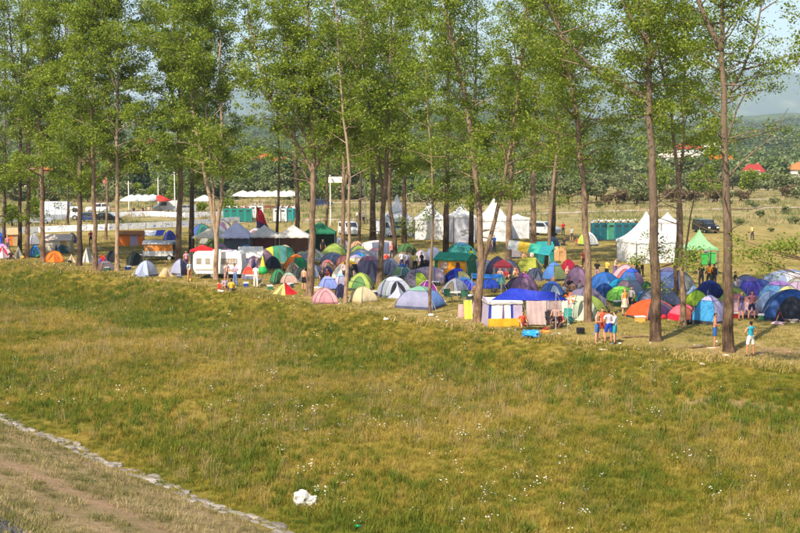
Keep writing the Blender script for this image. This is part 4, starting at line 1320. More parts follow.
def gaz(label, box, col, depth_ratio=1.0, eave=2.1, rz=0.0, posts_col=None, walls=(0, 0, 0, 0), wallcol=None, cat='gazebo', name='gazebo', swoop=1.2):
    """open canopy: box = (xl, xr, y of the peak, y of the eave line)"""
    xl, xr, yp, ye = box
    Y = (CAMZ - eave) * FPX / (ye - HORIZON)
    W = (xr - xl) * Y / FPX; D = W * depth_ratio
    c = at_depth((xl + xr) / 2, ye, Y); c.y += D / 2
    pk = at_depth((xl + xr) / 2, yp, c.y).z
    c.x = at_depth((xl + xr) / 2, ye, c.y).x
    return pagoda(label, c, W, D, eave, max(pk, eave + .4), col, rz, walls, wallcol, cat, name, True, swoop, valance=.18)

GREY = (126, 128, 146); LGREY = (176, 178, 192); LILAC = (160, 152, 178); NAVY = (34, 44, 92); BLUE = (36, 78, 178); SKY = (70, 140, 204)
TEAL = (34, 128, 118); GREEN = (40, 120, 66); LIME = (164, 196, 62); YEL = (232, 190, 60); ORANGE = (232, 120, 30); RED = (196, 36, 40); PINK = (206, 150, 156)
CREAM = (218, 202, 166); WHITE = (232, 230, 226); TAN = (190, 158, 118); CHAR = (58, 60, 70); DGREEN = (28, 60, 48); PURP = (112, 72, 130); OLIVE = (150, 150, 54); BROWN = (110, 84, 60)

# --- left end of the camp
dome('blue dome tent at the wooded end of the camp', (-9, 10, 233, 248), [BLUE], .4)
cabin('small tan frame tent with one orange wall panel', (8, 20, 228, 246), TAN, [(1, ORANGE), (1.2, TAN)], (150, 128, 92), .15)
dome('white and pink dome tent with a crimson door', (-8, 13, 244, 259), [(214, 190, 200)], .35, door=(190, 40, 80))
ridge('cream wedge tent between two trunks beside the white and pink dome', (12.5, 25, 246, 259), [CREAM, CREAM, (226, 214, 190)], .2)
dome('pale grey dome behind the blue dome between brown trunks', (28, 40, 233, 246), [LGREY], .6)
dome('bright blue dome tucked between two brown trunks', (29, 41, 245, 258), [(44, 112, 196)], .5)
cabin('cream cabin tent with pale roof and tan side panel', (44, 74, 234, 253), (226, 208, 196), [(2.3, (228, 216, 196)), (1.0, (206, 166, 92)), (.5, CREAM)], (190, 160, 110), .12, wall=.72, door=[(.42, .52, 0, .6, (70, 70, 90))])
dome('low bright orange dome before the cream cabin tent', (44, 65, 251, 262.5), [ORANGE], .25, sheet=(170, 84, 20), flat=.85)
dome('dark navy dome behind the cream cabin tent', (67, 78, 233, 244), [(30, 44, 74)], .5)
ridge('small beige wedge tent beside the orange dome', (66, 77, 254, 263), [(214, 190, 160), (206, 182, 150), (214, 190, 160)], .3)
ridge('off white wedge tent half behind a dark trunk', (82, 94, 248, 263), [(222, 216, 206), (208, 204, 196), (222, 216, 206)], -.3)
dome('small red dome with a blue base band between two pale trunks', (98, 108, 255, 266), [(226, 70, 40)], .4, band=(None, 0.02, .45, (40, 80, 190)), sheet=None)
dome('low muddy grey dome beside the red dome', (97, 115, 261.5, 271.5), [(110, 104, 112), (120, 90, 70)], .6, flat=.8)
cabin('orange frame tent with lilac door curtain on the lawn', (119, 145, 230.5, 246), (150, 96, 40), [(2.4, ORANGE), (1.7, (176, 160, 190)), (1.1, ORANGE)], (214, 128, 40), .1, wall=.8, ratio=.7)
dome('blackish green dome beside the blue grey dome', (126, 144, 252, 266), [(32, 44, 42)], .5)
dome('blue grey dome with dark base next to the blackish green dome', (135, 158, 260.5, 277.5), [(164, 176, 204), (140, 150, 176)], -.5, sheet=(70, 84, 110))
ridge('low beige wedge tent before the folding camper', (156, 175, 268, 277.5), [(206, 178, 140), (196, 168, 128), (206, 178, 140)], .5, ends=.15)
dome('lavender grey dome with navy door before the brown poplar', (170, 191, 259, 276), [(156, 158, 184), (56, 60, 92)], -.65, door=(50, 52, 84), dpanel=1)
dome('navy blue dome on the lawn behind the camper trailer', (163, 177, 230.5, 241.5), [(40, 56, 140)], .5)
dome('dark green dome tent behind the folding camper', (143, 154, 244, 252), [(44, 88, 74)], .5)
# --- around the caravan
dome('coral red dome beside the caravan awning', (241, 257, 267, 280), [(228, 92, 62)], .3, band=(None, 0.02, .3, (128, 134, 164)), sheet=None)
dome('dark navy box shaped tent behind the awning', (255, 269, 248.5, 262), [(38, 40, 84)], .2, flat=.45)
tunnel('striped teal tunnel tent with a yellow end', (264, 294, 245.5, 263), [(206, 200, 60), (60, 140, 110), (84, 150, 150), (44, 128, 104)], .25)
dome('dark blue dome beside the lime tent walls', (265, 281, 256.5, 269), [(44, 52, 76)], .5)
dome('orange dome with a green front panel', (283, 309, 254.5, 272), [(36, 136, 84), (232, 120, 34)], .75, cap=(236, 124, 34))
dome('charcoal green dome next to the orange and green one', (290, 309, 268, 282), [(54, 68, 68)], .5)
dome('plain green dome beside the yellow and green folded parasol', (270, 287, 269, 284), [(60, 130, 88)], .45)
dome('dusty pink grey dome behind the red wedge tent', (280, 298, 273, 285), [(198, 164, 152)], .4)
ridge('red wedge tent with a pale yellow side', (272, 299, 283, 295.5), [(200, 30, 44), (200, 30, 44), (226, 206, 110)], -.75, ratio=.9, ends=.42)
dome('grey dome tent beside the dark market stalls', (300, 326, 248.5, 261), [(120, 126, 140)], .3)
dome('bright red dome behind the trunks near the parked cars', (331, 348, 245.5, 256), [(206, 44, 50)], .4)
dome('wide blue grey dome behind the pink grey dome', (320, 346, 252.5, 265), [(134, 148, 176), (120, 130, 158)], .5)
dome('pink grey dome behind the navy dome and seated people', (318, 337, 260, 272), [(176, 134, 132)], .4)
dome('navy dome with people sitting before it', (322, 334, 266, 279), [NAVY], .4)
dome('periwinkle blue dome behind the pink dome', (318, 338, 276.5, 291), [(136, 152, 222)], .4, cap=(160, 172, 230))
dome('small pale lilac dome between the periwinkle dome and the charcoal one', (334, 347, 274, 287), [(190, 184, 216)], .5)
dome('dome in charcoal with yellow pole arches and a white side', (331, 367, 260.5, 283), [(64, 66, 68), (220, 216, 206)], .55, pole=(238, 190, 48), cap=(236, 186, 50))
dome('navy and red rucksack like small dome beside the thin pale poplar', (334.5, 347, 284, 299), [(48, 44, 88)], .3)
dome('pink dome tent in the front row', (311, 338.5, 287.5, 304.5), [(208, 152, 158)], .2, porch=0, door=(198, 140, 150), sheet=(150, 100, 110))
dome('cream dome tent in the front row', (348.5, 377.5, 286.5, 303.5), [(222, 204, 166), (212, 188, 146)], .75, porch=0, sheet=(180, 160, 120))
dome('blue dome with a cyan side behind the mauve dome', (350, 369, 252.5, 270), [(30, 92, 180), (64, 164, 210)], -.6)
dome('dusty orange tan dome by the parked cars', (349, 365, 241, 252), [(206, 160, 128)], .4)
dome('dark blue dome next to the tan one', (349, 363, 246, 256), [(44, 54, 90)], .6)
tunnel('large pale grey tunnel tent near the parked vans', (361, 398, 240, 257), [(206, 198, 198), (196, 188, 190), (182, 176, 184)], .15, door=(90, 100, 130))
dome('mauve grey dome behind the grey poplar', (355, 382, 256, 283), [(128, 122, 150), (112, 106, 134)], .5, flat=.8)
dome('grey blue dome between two poplars', (379, 401, 257.5, 276), [(140, 144, 168)], .4)
dome('light green and white dome with a blue cover', (392, 413, 264.5, 278), [(196, 210, 190), (136, 176, 120)], .5, cap=(44, 108, 190))
dome('pale grey dome with a dark open doorway and lime trim', (376, 412, 277, 298.5), [(172, 178, 200), (148, 152, 172)], .35, door=(36, 38, 44), dpanel=0, pole=(150, 180, 70), sheet=(96, 100, 124))  # the dark door panel paints the shade inside the open doorway
dome('dome half slate grey and half lime yellow', (401, 429, 269.5, 289), [(98, 92, 112), (190, 216, 66)], -.8, pole=(60, 60, 70))
tunnel('pink grey tunnel tent behind the lime and slate dome', (414, 444, 266.5, 284), [(180, 160, 176), (192, 166, 178), (184, 164, 180)], .1)
dome('small purple tent with white piping', (417, 437, 280.5, 294), [(132, 40, 138), (120, 60, 120)], .4, pole=(226, 206, 206))
dome('blue grey dome in the front row with a sky blue side', (394.5, 446, 286.5, 310.5), [(136, 138, 168), (116, 150, 214)], -.42, sheet=(80, 84, 110), ratio=.8)
# --- the green and orange frame tent and its neighbours
cabin('green roofed frame tent with orange front and green sides', (433, 478, 252.5, 282), (44, 150, 120), [(.45, (30, 110, 80)), (2.4, (240, 160, 28)), (1.0, (240, 160, 28)), (.35, (240, 160, 28))], (26, 112, 76), -.42, ratio=.85, wall=.8,
      window=[(.18, .42, .55, .85, (206, 170, 150))], door=[(.6, .88, 0.02, .86, (92, 60, 60))])
dome('teal dome behind the green roofed frame tent', (446, 476, 242.5, 258), [(44, 128, 126)], .45)
dome('dome half blue and half cream beside the orange frame tent', (443, 471, 268.5, 284), [(38, 84, 190), (234, 214, 130)], -.8)
dome('royal blue dome behind the green camp chairs', (451, 477, 277, 292), [(48, 92, 204)], .3)
dome('blue dome under the flat blue tarp', (479, 501, 279, 290), [(28, 62, 168)], .4)
dome('purple grey dome behind the maroon parasol', (486, 509, 256.5, 276), [(100, 90, 124)], .35)
ridge('low olive lime wedge tent on the lawn', (512, 545, 257.5, 271.5), [(156, 160, 60), (146, 150, 52), (160, 164, 66)], 1.25, ratio=.7, ends=.2)
dome('dark navy dome with a grey side behind the blue roof', (505, 537, 276.5, 291), [(38, 44, 78), (120, 116, 140)], -.7)
dome('sky blue dome with a white window patch', (541, 563, 281.5, 297), [(84, 128, 204)], .25, door=(214, 224, 240))
dome('blue dome with an olive green front', (542, 566, 262.5, 282), [(128, 142, 96), (76, 120, 190)], .7, cap=(80, 122, 192))
dome('small crimson dome behind the seated people', (561, 576, 259.5, 272), [(170, 28, 62)], .4)
dome('white and lime dome standing alone far out on the lawn', (577, 598, 231.5, 246.5), [(226, 230, 226), (176, 196, 80)], .6)
cabin('teal tent at the end of the striped awning', (534, 554, 241.5, 264), (40, 150, 150), [(1, (36, 146, 140)), (1, (36, 146, 140))], (28, 120, 120), .3, wall=.7, ratio=.8)
dome('grey tent under the white end of the striped awning', (506, 520, 244, 259), [(160, 152, 160)], .3, flat=.6)
dome('dark blue dome behind the teal tent', (545, 560, 236.5, 250), [(34, 54, 92)], .4)
tunnel('tan canvas tent beside the teal tent', (551, 566, 246, 261), [(208, 164, 110), (200, 156, 104)], .1)
# --- right part
dome('big mauve grey dome behind the sage dome', (564, 606, 286.5, 311), [(134, 124, 150), (120, 112, 138)], .45)
dome('pale sage and white dome with a dark triangular door', (556.5, 597, 295.5, 321), [(192, 206, 178), (204, 206, 190)], .5, flat=.9, door=(104, 106, 106), dpanel=0, sheet=(140, 150, 130))
dome('deep blue dome beside the mauve dome', (593, 616, 283.5, 302), [(24, 62, 128)], .5)
dome('cyan blue dome behind the lime green dome', (607, 632, 278.5, 294), [(28, 148, 196)], .4)
dome('apple green dome before the cyan dome', (605, 638, 286.5, 304), [(112, 178, 70)], .35, sheet=(40, 60, 36))
dome('dark green dome near the white marquee', (640, 653, 281.5, 293), [(60, 116, 70)], .4)
dome('light blue dome with a pale cap behind the red and grey dome', (633, 656, 291.5, 304), [(74, 144, 222)], .3, cap=(150, 190, 232))
dome('dome of orange red and purple grey panels before a thick trunk', (626, 677, 299.5, 321), [(84, 72, 96), (232, 84, 36)], .5, ratio=.85, pole=(236, 96, 40), sheet=(50, 48, 60))
dome('pink dome with a red base band behind the slim poplars', (668, 698, 303.5, 322), [(216, 104, 124)], .4, band=(None, .02, .26, (206, 30, 60)), sheet=None)
dome('lime yellow dome behind the pink dome', (685, 709, 290.5, 308), [(176, 212, 58)], .4)
dome('navy dome behind the lime dome', (696, 723, 280.5, 299), [(28, 44, 112)], .45, cap=(40, 58, 130))
dome('small light blue wedge beside the navy dome', (686, 701, 284.5, 296), [(150, 184, 222)], .4, flat=0)
dome('dome with a sky blue printed side and lilac top', (691, 727, 295.5, 326), [(62, 150, 206), (176, 168, 206)], -.75, porch=0, cap=(178, 170, 206))
dome('tall violet blue dome tent', (740, 761, 277.5, 299), [(66, 62, 166)], .3, porch=0, flat=.75, door=(52, 48, 140))
tunnel('large grey blue tunnel tent on the open lawn', (763, 812, 269.5, 293), [(136, 150, 182), (122, 138, 172), (112, 128, 164)], .35, door=(200, 204, 216))
dome('dusty lilac dome behind the navy tent', (782, 814, 281.5, 300), [(170, 146, 168)], .4)
dome('pale blue dome beside the navy tent', (754, 785, 290.5, 316), [(138, 170, 214), (168, 190, 222)], .5, sheet=(60, 84, 130))
dome('big dark blue tent with an open doorway and teal end', (760, 822, 289.5, 323), [(24, 70, 134), (30, 140, 130), (24, 70, 134), (26, 76, 140)], -.25, porch=0, door=(14, 24, 40), ratio=.7, sheet=(16, 34, 64))  # near-black door panel is painted shade for the tent's open inside

# --- fillers: more domes packed between the named ones
for box, cs_, rz_, lab in (((296, 314, 258, 270), [(150, 152, 168)], .4, 'plain grey dome between the orange and green dome and the big branching poplar'),
        ((306, 324, 265, 279), [(96, 104, 130)], -.4, 'slate blue dome behind the periwinkle dome'),
        ((366, 384, 248, 262), [(186, 176, 196)], .5, 'pale lilac dome behind the crooked poplar'),
        ((397, 415, 254, 267), [(150, 150, 168)], .3, 'grey dome behind the white shirted people'),
        ((412, 430, 250, 263), [(170, 164, 182)], -.4, 'pale mauve dome before the half hidden pagoda'),
        ((424, 443, 247, 261), [(120, 130, 158)], .5, 'steel blue dome beside the teal dome'),
        ((418, 433, 260, 272), [(44, 46, 56)], .4, 'black dome behind the pink grey tunnel tent'),
        ((366, 383, 266, 281), [(106, 104, 128)], -.5, 'dim violet grey dome at the foot of the grey poplar'),
        ((335, 352, 255, 268), [(150, 96, 96)], .4, 'dull rose dome behind the yellow arched dome'),
        ((285, 301, 262, 276), [(150, 140, 120)], .5, 'khaki dome between green domes'),
        ((655, 669, 286, 298), [(120, 150, 190)], .4, 'powder blue dome behind the thick brown poplar'),
        ((722, 741, 284, 300), [(150, 144, 170)], -.4, 'grey lilac dome behind the thick forked poplar'),
        ((104, 120, 251, 263), [(56, 62, 76)], .5, 'slate dome behind the pale slender poplar'),
        ((56, 69, 245, 254), [(70, 110, 140)], .4, 'steel teal dome behind the low orange dome'),
        ((526, 545, 268, 281), [(70, 76, 100)], .4, 'slate dome between the olive wedge and the sky blue dome'),
        ((206, 224, 236, 249), [(84, 90, 104)], .3, 'dark grey dome behind the caravan roof'),
        ((236, 252, 236, 249), [(150, 30, 36)], -.3, 'dark red dome under the lavender canopy'),
        ((345, 361, 258, 270), [(70, 84, 120)], .5, 'dusty navy dome behind the thin pale poplar')):
    dome(lab, box, cs_, rz_)

# --- white and blue frame tent with its roof sheet
cabin('white frame tent with blue corner trim and orange base band', (482, 522, 297, 327), (226, 222, 214), [(.5, (44, 64, 170)), (1.6, (232, 230, 226)), (1.5, (232, 230, 226)), (.42, (44, 64, 170)), (1.5, (196, 180, 206))], (190, 176, 198), .12, ratio=.95, wall=.9,
      band=(.0, .34, (242, 176, 40)), door=[(.40, .46, .34, .95, (120, 84, 130))], over=.06)
p_, m_ = front((482, 545, 300, 326))
def at_z(px, py, z):
    """the point at height z above the camp seen at a pixel"""
    d = pix_dir(px, py); t = (z - CAMZ) / d.z
    return Vector((d.x * t, d.y * t, z))
q1 = at_z(491, 299, 1.95)
def rel(dx, dy, z): return (q1.x + dx, q1.y + dy, z)
tarp('royal blue tarpaulin roof stretched over the white frame tent and its porch', [tuple(at_z(491, 300, 1.95)), tuple(at_z(568, 300.5, 1.75)), tuple(at_z(556, 292.5, 2.25)), tuple(at_z(511, 288, 2.45))], (30, 52, 176), sag=.22, nopole=(0, 3))
tarp('flat light blue tarp strung behind the royal blue dome', [tuple(at_z(472, 278, 1.5)), tuple(at_z(501, 278.5, 1.45)), tuple(at_z(503, 274.5, 1.5)), tuple(at_z(472, 273.5, 1.7))], (40, 120, 206))
def curtain(label, xl, xr, yb, h, col, name='hanging_sheet'):
    a, b = hit(xl, yb), hit(xr, yb)
    root = thing(name, label, 'curtain', tuple((a + b) / 2))
    c = (a + b) / 2
    rows = [[(a.lerp(b, j / 12) - c) + Vector((0, .03 * math.sin(j * 1.9 + i * .4) + .035 * math.sin(i * 1.1 + j * .6), .08 + h * i / 6 - .04 * math.sin(math.pi * j / 12) * i / 6)) for j in range(13)] for i in range(7)]
    MB().grid(rows).build('cloth', fabric(col), root, True)
    u, v = a - c + Vector((0, 0, h + .08)), b - c + Vector((0, 0, h + .08))
    MB().tube([u, v], .014, 5).build('line', ROPE, root)
    for q in (u, v): MB().tube([Vector((q.x, q.y, -.05)), q + Vector((0, 0, .1))], .022, 6).build('pole', POLE, root)
    return root
curtain('pinkish sheet hanging as a porch wall under the blue tarpaulin', 526, 546, 326, 1.55, (206, 180, 178))
curtain('greyish pink sheet hanging by the camp chairs under the blue tarpaulin', 546.8, 561, 324.5, 1.35, (176, 154, 152))
dome('lilac dome pressed against the white frame tent', (470, 493, 296, 318), [(172, 160, 190), (190, 160, 176)], .5)

# --- awnings and canopies
tarp('awning striped white, yellow and teal over the camp kitchen', [tuple(at_z(507, 249, 1.55)), tuple(at_z(549, 255.5, 1.45)), tuple(at_z(554, 246, 2.0)), tuple(at_z(509, 240, 2.3))], WHITE, stripes=[(226, 226, 220), (238, 196, 60), (60, 170, 150), (44, 150, 160)], sag=-.12)
tarp('low white and blue tarp on the lawn behind the orange frame tent', [tuple(at_z(138, 236, 1.0)), tuple(at_z(163, 235.5, 1.0)), tuple(at_z(165, 230, 1.5)), tuple(at_z(140, 230.5, 1.5))], WHITE, stripes=[(222, 220, 226), (220, 220, 230), (60, 76, 180)], sag=.1)
gaz('cream canopy with wide low roof beside the forked poplar', (194, 231, 226.5, 236.5), (240, 228, 206), .8, 2.0)
gaz('lavender domed canopy beside the forked poplar', (222, 251, 221.5, 236.5), (222, 220, 248), .9, 2.1, swoop=.75, walls=(0, 0, 1, 0), wallcol=(110, 116, 130))
gaz('grey pointed canopy with a yellow flag beside it', (248, 281, 225, 236), (214, 210, 204), .7, 2.1, walls=(0, 0, 1, 0), wallcol=(120, 70, 64))
gaz('long grey canopy of the market stall', (276, 310, 224.5, 236), (218, 212, 206), .7, 2.1, walls=(0, 0, 1, 0), wallcol=(120, 84, 70))
gaz('dark green canopy of the market stall', (304, 336, 221.5, 232.5), (28, 112, 80), .7, 2.1, walls=(0, 0, 1, 0), wallcol=(40, 70, 60))
gaz('bright green pagoda canopy by the waste bins', (683, 715, 229, 248), (136, 190, 138), .9, 2.3, swoop=2.2, cat='canopy')
gaz('maroon parasol like canopy shading seated campers', (494, 512, 259, 266), (120, 30, 44), .9, 1.7, swoop=.8)

# --- white marquees
def marq(label, xl, xr, ypk, yb, eave, ratio=1.0, rz=0, walls=(1, 1, 1, 1), **kw):
    p = hit((xl + xr) / 2, yb); c_, s_ = abs(math.cos(rz)), abs(math.sin(rz))
    W = (xr - xl) * p.y / FPX / (c_ + ratio * s_); D = W * ratio
    Yc = p.y + (W * s_ + D * c_) / 2
    c = at_depth((xl + xr) / 2, yb, Yc)
    pk = at_depth((xl + xr) / 2, ypk, Yc).z
    return pagoda(label, (c.x, Yc, 0), W, D, eave, pk, (236, 236, 238), rz, walls, **kw)
marq('pointed white pagoda marquee beside the parked van', 381, 413, 194, 237, 2.3, .95, .1)
marq('white pagoda marquee half hidden by leafy boughs', 414, 446, 200, 240, 2.6, .95, .0)
marq('square white marquee wall with grey emblem print', 447, 475, 203, 243, 3.1, 1.0, .25, mark=(0, [(.35, .28, .5, .34), (.45, .33, .7, .40), (.3, .40, .55, .46), (.5, .45, .72, .50)], (150, 150, 154)), wallcol=(214, 212, 224))
marq('tallest white pagoda marquee between poplar stems', 476, 511, 197.5, 242, 2.6, 1.0, .0)
marq('low plain white marquee box beside the tallest pagoda', 505, 529, 214, 239, 2.5, .8, .15)
marq('white marquee with swooping roof before the teal toilets', 617, 674, 211.5, 264, 2.1, .85, .35)
marq('small white pagoda behind the swooping marquee', 657, 677, 212, 242, 2.4, .95, .1)
# ------------------------------------------------------------------ caravan, camper, vehicles
def wheel(root, x, y, r, w, rim=(170, 172, 174)):
    o = MB(); n = 16
    o.grid([[(x + rr_ * math.cos(2 * math.pi * k / n), yy, r + rr_ * math.sin(2 * math.pi * k / n)) for k in range(n)] for rr_, yy in ((r * .6, y - w / 2), (r * .93, y - w / 2), (r, y - w * .3), (r, y + w * .3), (r * .93, y + w / 2), (r * .6, y + w / 2))], True)
    t = o.build('wheel', RUBBER, root, True)
    m = MB()
    for yy in (y - w * .42, y + w * .42):
        m.face([(x + r * .62 * math.cos(2 * math.pi * k / n), yy, r + r * .62 * math.sin(2 * math.pi * k / n)) for k in range(n)])
    m.build('rim', paint(rim, .35, .5, .1, .5), t)
    return t

def caravan():
    xl, xr, yb = 193.5, 243, 279
    p = hit((xl + xr) / 2, yb); m = p.y / FPX
    W = (xr - xl) * m; D = 2.1; H = (at_depth(218, 252, p.y).z - gz(p.x, p.y))
    root = thing('caravan', 'white touring caravan with curtained windows behind the forked poplar', 'caravan', (p.x, p.y + D / 2, gz(p.x, p.y)), R(-3))
    wh = paint((236, 232, 226), .35)
    z0 = .42
    prof = [(-W / 2 + .25, z0), (W / 2 - .12, z0), (W / 2 - .02, z0 + .4), (W / 2, z0 + .9), (W / 2 - .05, H - .2), (W / 2 - .2, H), (-W / 2 + .2, H), (-W / 2 + .05, H - .2), (-W / 2, z0 + .9), (-W / 2 + .02, z0 + .4)]
    MB().prism(prof, -D / 2, D / 2).build('body', wh, root, bevel=.06)
    MB().box(-W / 2 + .2, W / 2 - .25, -D / 2 - .012, -D / 2 + .01, z0 + .28, z0 + .36).build('trim_stripe', paint((150, 120, 90), .5), root)
    for x0, x1, c in ((-W / 2 + .25, -W / 2 + .72, 1), (-W / 2 + .98, -W / 2 + 1.42, 1), (W / 2 - 1.75, W / 2 - .35, 1)):
        w = MB().box(x0, x1, -D / 2 - .03, -D / 2 + .02, z0 + .78, z0 + 1.28).build('window', paint((190, 188, 182), .4), root)
        MB().box(x0 + .05, x1 - .05, -D / 2 - .045, -D / 2 - .02, z0 + .83, z0 + 1.23).build('pane', glass_mat(), w)
        q = MB()
        for s in range(6):
            f0 = x0 + .05 + (x1 - x0 - .1) * (s / 6); q.box(f0 + .01, f0 + (x1 - x0 - .1) / 6.5, -D / 2 - .05, -D / 2 - .044, z0 + .85, z0 + 1.21)
        q.build('curtain', fabric((190, 176, 160)), w)
    dr = MB().box(-.15, .5, -D / 2 - .03, -D / 2 + .02, z0 + .05, H - .35).build('door', paint((228, 224, 218), .35), root)
    MB().box(.38, .46, -D / 2 - .06, -D / 2 - .03, z0 + .75, z0 + .85).build('handle', METAL, dr)
    MB().box(-.5, .1, -.3, .3, H - .01, H + .12).build('roof_vent', paint((214, 214, 210), .4), root, bevel=.02)
    MB().box(1.0, 1.4, -.2, .2, H - .01, H + .09).build('roof_vent', paint((214, 214, 210), .4), root, bevel=.02)
    wheel(root, -.4, -D / 2 + .15, .32, .2); wheel(root, -.4, D / 2 - .15, .32, .2)
    MB().box(-W / 2 + .3, W / 2 - .3, -D / 2 + .1, D / 2 - .1, .34, z0 + .02).build('chassis', paint((60, 60, 62), .7), root)
    MB().tube([(W / 2 - .3, 0, .45), (W / 2 + .9, 0, .45)], .05, 6).build('drawbar', METAL, root)
    for x in (-W / 2 + .4, W / 2 - .5):
        MB().tube([(x, -D / 2 + .2, -.03), (x, -D / 2 + .2, z0)], .035, 5).build('corner_steady', METAL, root)
    for x in (-W / 2 + .12,):
        MB().box(x - .05, x + .02, -D / 2 + .2, -D / 2 + .5, z0 + .3, z0 + .45).build('tail_light', paint((180, 30, 26), .3), root)
    return root, p, m
crv, cp, cm = caravan()
# awning tent on the caravan's end: white roof, lime and grey walls
cabin('white roofed awning tent with lime walls beside the caravan', (238, 264, 246.5, 272), (236, 230, 222), [(1.0, (160, 180, 60)), (1.4, (120, 124, 112)), (1.6, (160, 188, 56))], (150, 170, 60), .1, ratio=1.0, wall=.62, name='awning_tent')
# red canopy on posts behind it
gaz('flat bright red canopy behind the white caravan', (191, 214, 245.5, 249.5), (204, 24, 32), .6, 2.25, cat='canopy', swoop=1.0)

def camper():
    p = hit(160, 261); m = p.y / FPX
    W = 34 * m; D = 1.9
    root = thing('camper_trailer', 'folding camper trailer with white body and orange canvas sides', 'camper trailer', (p.x, p.y + D / 2, gz(p.x, p.y)), R(4))
    MB().prism([(-W / 2, .45), (W / 2, .45), (W / 2, .95), (-W / 2 - .1, .95)], -D / 2, D / 2).build('body', paint((224, 220, 216), .4), root, bevel=.03)
    for i in range(3):
        a, b = -W / 2 + .05 + W * .28 * i, -W / 2 + .05 + W * .28 * (i + 1)
        MB().grid([[(a + (b - a) * j / 4, -D / 2 - .02 + .02 * math.sin(j * 2 + i), .95 + .62 * q / 3) for j in range(5)] for q in range(4)]).build('canvas_side', fabric((228, 138, 52) if i else (214, 150, 90)), root, True)
    MB().box(-W / 2 + .05 + W * .84, W / 2 - .02, -D / 2 - .03, -D / 2 + .03, .5, 1.75).build('end_door', paint((26, 26, 30), .6), root)
    MB().box(-W / 2 + .05, W / 2 - .05, D / 2 - .03, D / 2, .95, 1.57).build('canvas_side', fabric((214, 130, 50)), root)
    rows = [[(-W / 2 - .12 + (W + .2) * j / 8, -D / 2 - .12 + (D + .24) * i / 6, 1.58 + .32 * math.sin(math.pi * i / 6) + .03 * math.sin(j)) for j in range(9)] for i in range(7)]
    MB().grid(rows).build('roof', fabric((200, 200, 204)), root, True)
    MB().box(-W / 2 + .1, W / 2 - .1, -D / 2 + .1, D / 2 - .1, .33, .47).build('chassis', paint((70, 66, 64), .7), root)
    wheel(root, W * .25, -D / 2 + .05, .28, .18, (214, 214, 214)); wheel(root, W * .25, D / 2 - .05, .28, .18)
    MB().tube([(-W / 2, 0, .42), (-W / 2 - .9, 0, .36)], .045, 6).build('drawbar', METAL, root)
    MB().tube([(-W / 2 - .8, 0, -.03), (-W / 2 - .8, 0, .4)], .035, 5).build('jockey_wheel', METAL, root)
    return root
camper()

def car(label, px, py, rz, col, kind='hatch', name='car', cat='car'):
    p = hit(px, py)
    root = thing(name, label, cat, (p.x, p.y + .9, gz(p.x, p.y + .9)), rz)
    pm = paint(col, .25, .5, .05)
    L_, Wd = (4.2, 1.7) if kind != 'van' else (4.9, 1.9)
    if kind == 'van':
        low = [(-2.4, .3), (2.4, .3), (2.45, .75), (2.3, 1.0), (1.65, 1.1), (1.1, 1.95), (-2.3, 2.0), (-2.42, 1.0)]
        gl = [(.15, 1.15, 1.45, 1.15, .98, 1.8, .15, 1.8)]
        scr = ((1.64, 1.14), (1.15, 1.9)); hs = 1.0
    elif kind == 'suv':
        low = [(-2.05, .32), (2.05, .32), (2.1, .8), (1.95, 1.0), (1.0, 1.08), (.5, 1.68), (-1.75, 1.7), (-2.02, 1.05)]
        gl = [(-1.7, 1.1, -.75, 1.1, -.75, 1.58, -1.6, 1.58), (-.65, 1.1, .85, 1.1, .45, 1.58, -.65, 1.58)]
        scr = ((.98, 1.1), (.53, 1.64)); hs = .95
    else:
        low = [(-2.0, .28), (2.05, .28), (2.1, .62), (1.9, .8), (1.0, .9), (.35, 1.38), (-1.1, 1.42), (-1.8, .98), (-2.03, .9)]
        gl = [(-1.45, .96, -.45, .96, -.45, 1.32, -1.05, 1.32), (-.35, .96, .78, .96, .28, 1.32, -.35, 1.32)]
        scr = ((.98, .93), (.4, 1.36)); hs = .9
    MB().prism(low, -Wd / 2, Wd / 2).build('body', pm, root, bevel=.07)
    for s in (-1, 1):
        for g in gl:
            pts = [(g[i], s * (Wd / 2 + .006), g[i + 1]) for i in range(0, 8, 2)]
            MB().face(pts if s < 0 else pts[::-1]).build('side_window', glass_mat(), root)
        MB().box(low[2][0] - .12, low[2][0] + .012, s * Wd * .36 - .16, s * Wd * .36 + .16, low[2][1] - .12, low[2][1] + .06).build('headlight', paint((230, 230, 225), .1), root)
        MB().box(low[-1][0] - .03, low[-1][0] + .1, s * Wd * .38 - .12, s * Wd * .38 + .12, low[-1][1] - .25, low[-1][1] - .02).build('tail_light', paint((170, 20, 20), .2), root)
        for xw in (-1.28, 1.3):
            wheel(root, xw, s * (Wd / 2 - .1), .31, .22)
        MB().box(scr[0][0] - .35, scr[0][0] - .2, s * (Wd / 2) if s > 0 else -Wd / 2 - .16, s * (Wd / 2) + .16 if s > 0 else -Wd / 2, hs + .05, hs + .18).build('mirror', pm, root)
    (xa, za), (xb, zb) = scr
    MB().face([(xa + .02, -Wd * .43, za + .02), (xa + .02, Wd * .43, za + .02), (xb + .03, Wd * .41, zb), (xb + .03, -Wd * .41, zb)]).build('windscreen', glass_mat(), root)
    return root
car('dark blue car parked between the banner fences', 90, 222, R(8), (40, 62, 110))
car('black car parked behind the pale slender poplar', 106, 222.5, R(4), (24, 26, 30))
car('white pickup van beside the terrace tents', 166, 212, R(200), (226, 226, 224), 'van', 'parked_van', 'van')
car('dark blue car parked out at the field edge', 322, 206.5, R(10), (36, 52, 96))
car('white off road car parked among the trunks', 349, 236, R(-70), (220, 222, 226), 'suv')
car('white van nose on beside the pointed marquee', 391, 237, R(-60), (226, 228, 232), 'van', 'parked_van', 'van')
car('silver car parked behind the tallest white pagoda', 544, 235.5, R(-35), (190, 196, 204), 'suv')
car('black off road car behind the green pagoda canopy', 707, 233, R(-75), (28, 30, 34), 'suv')
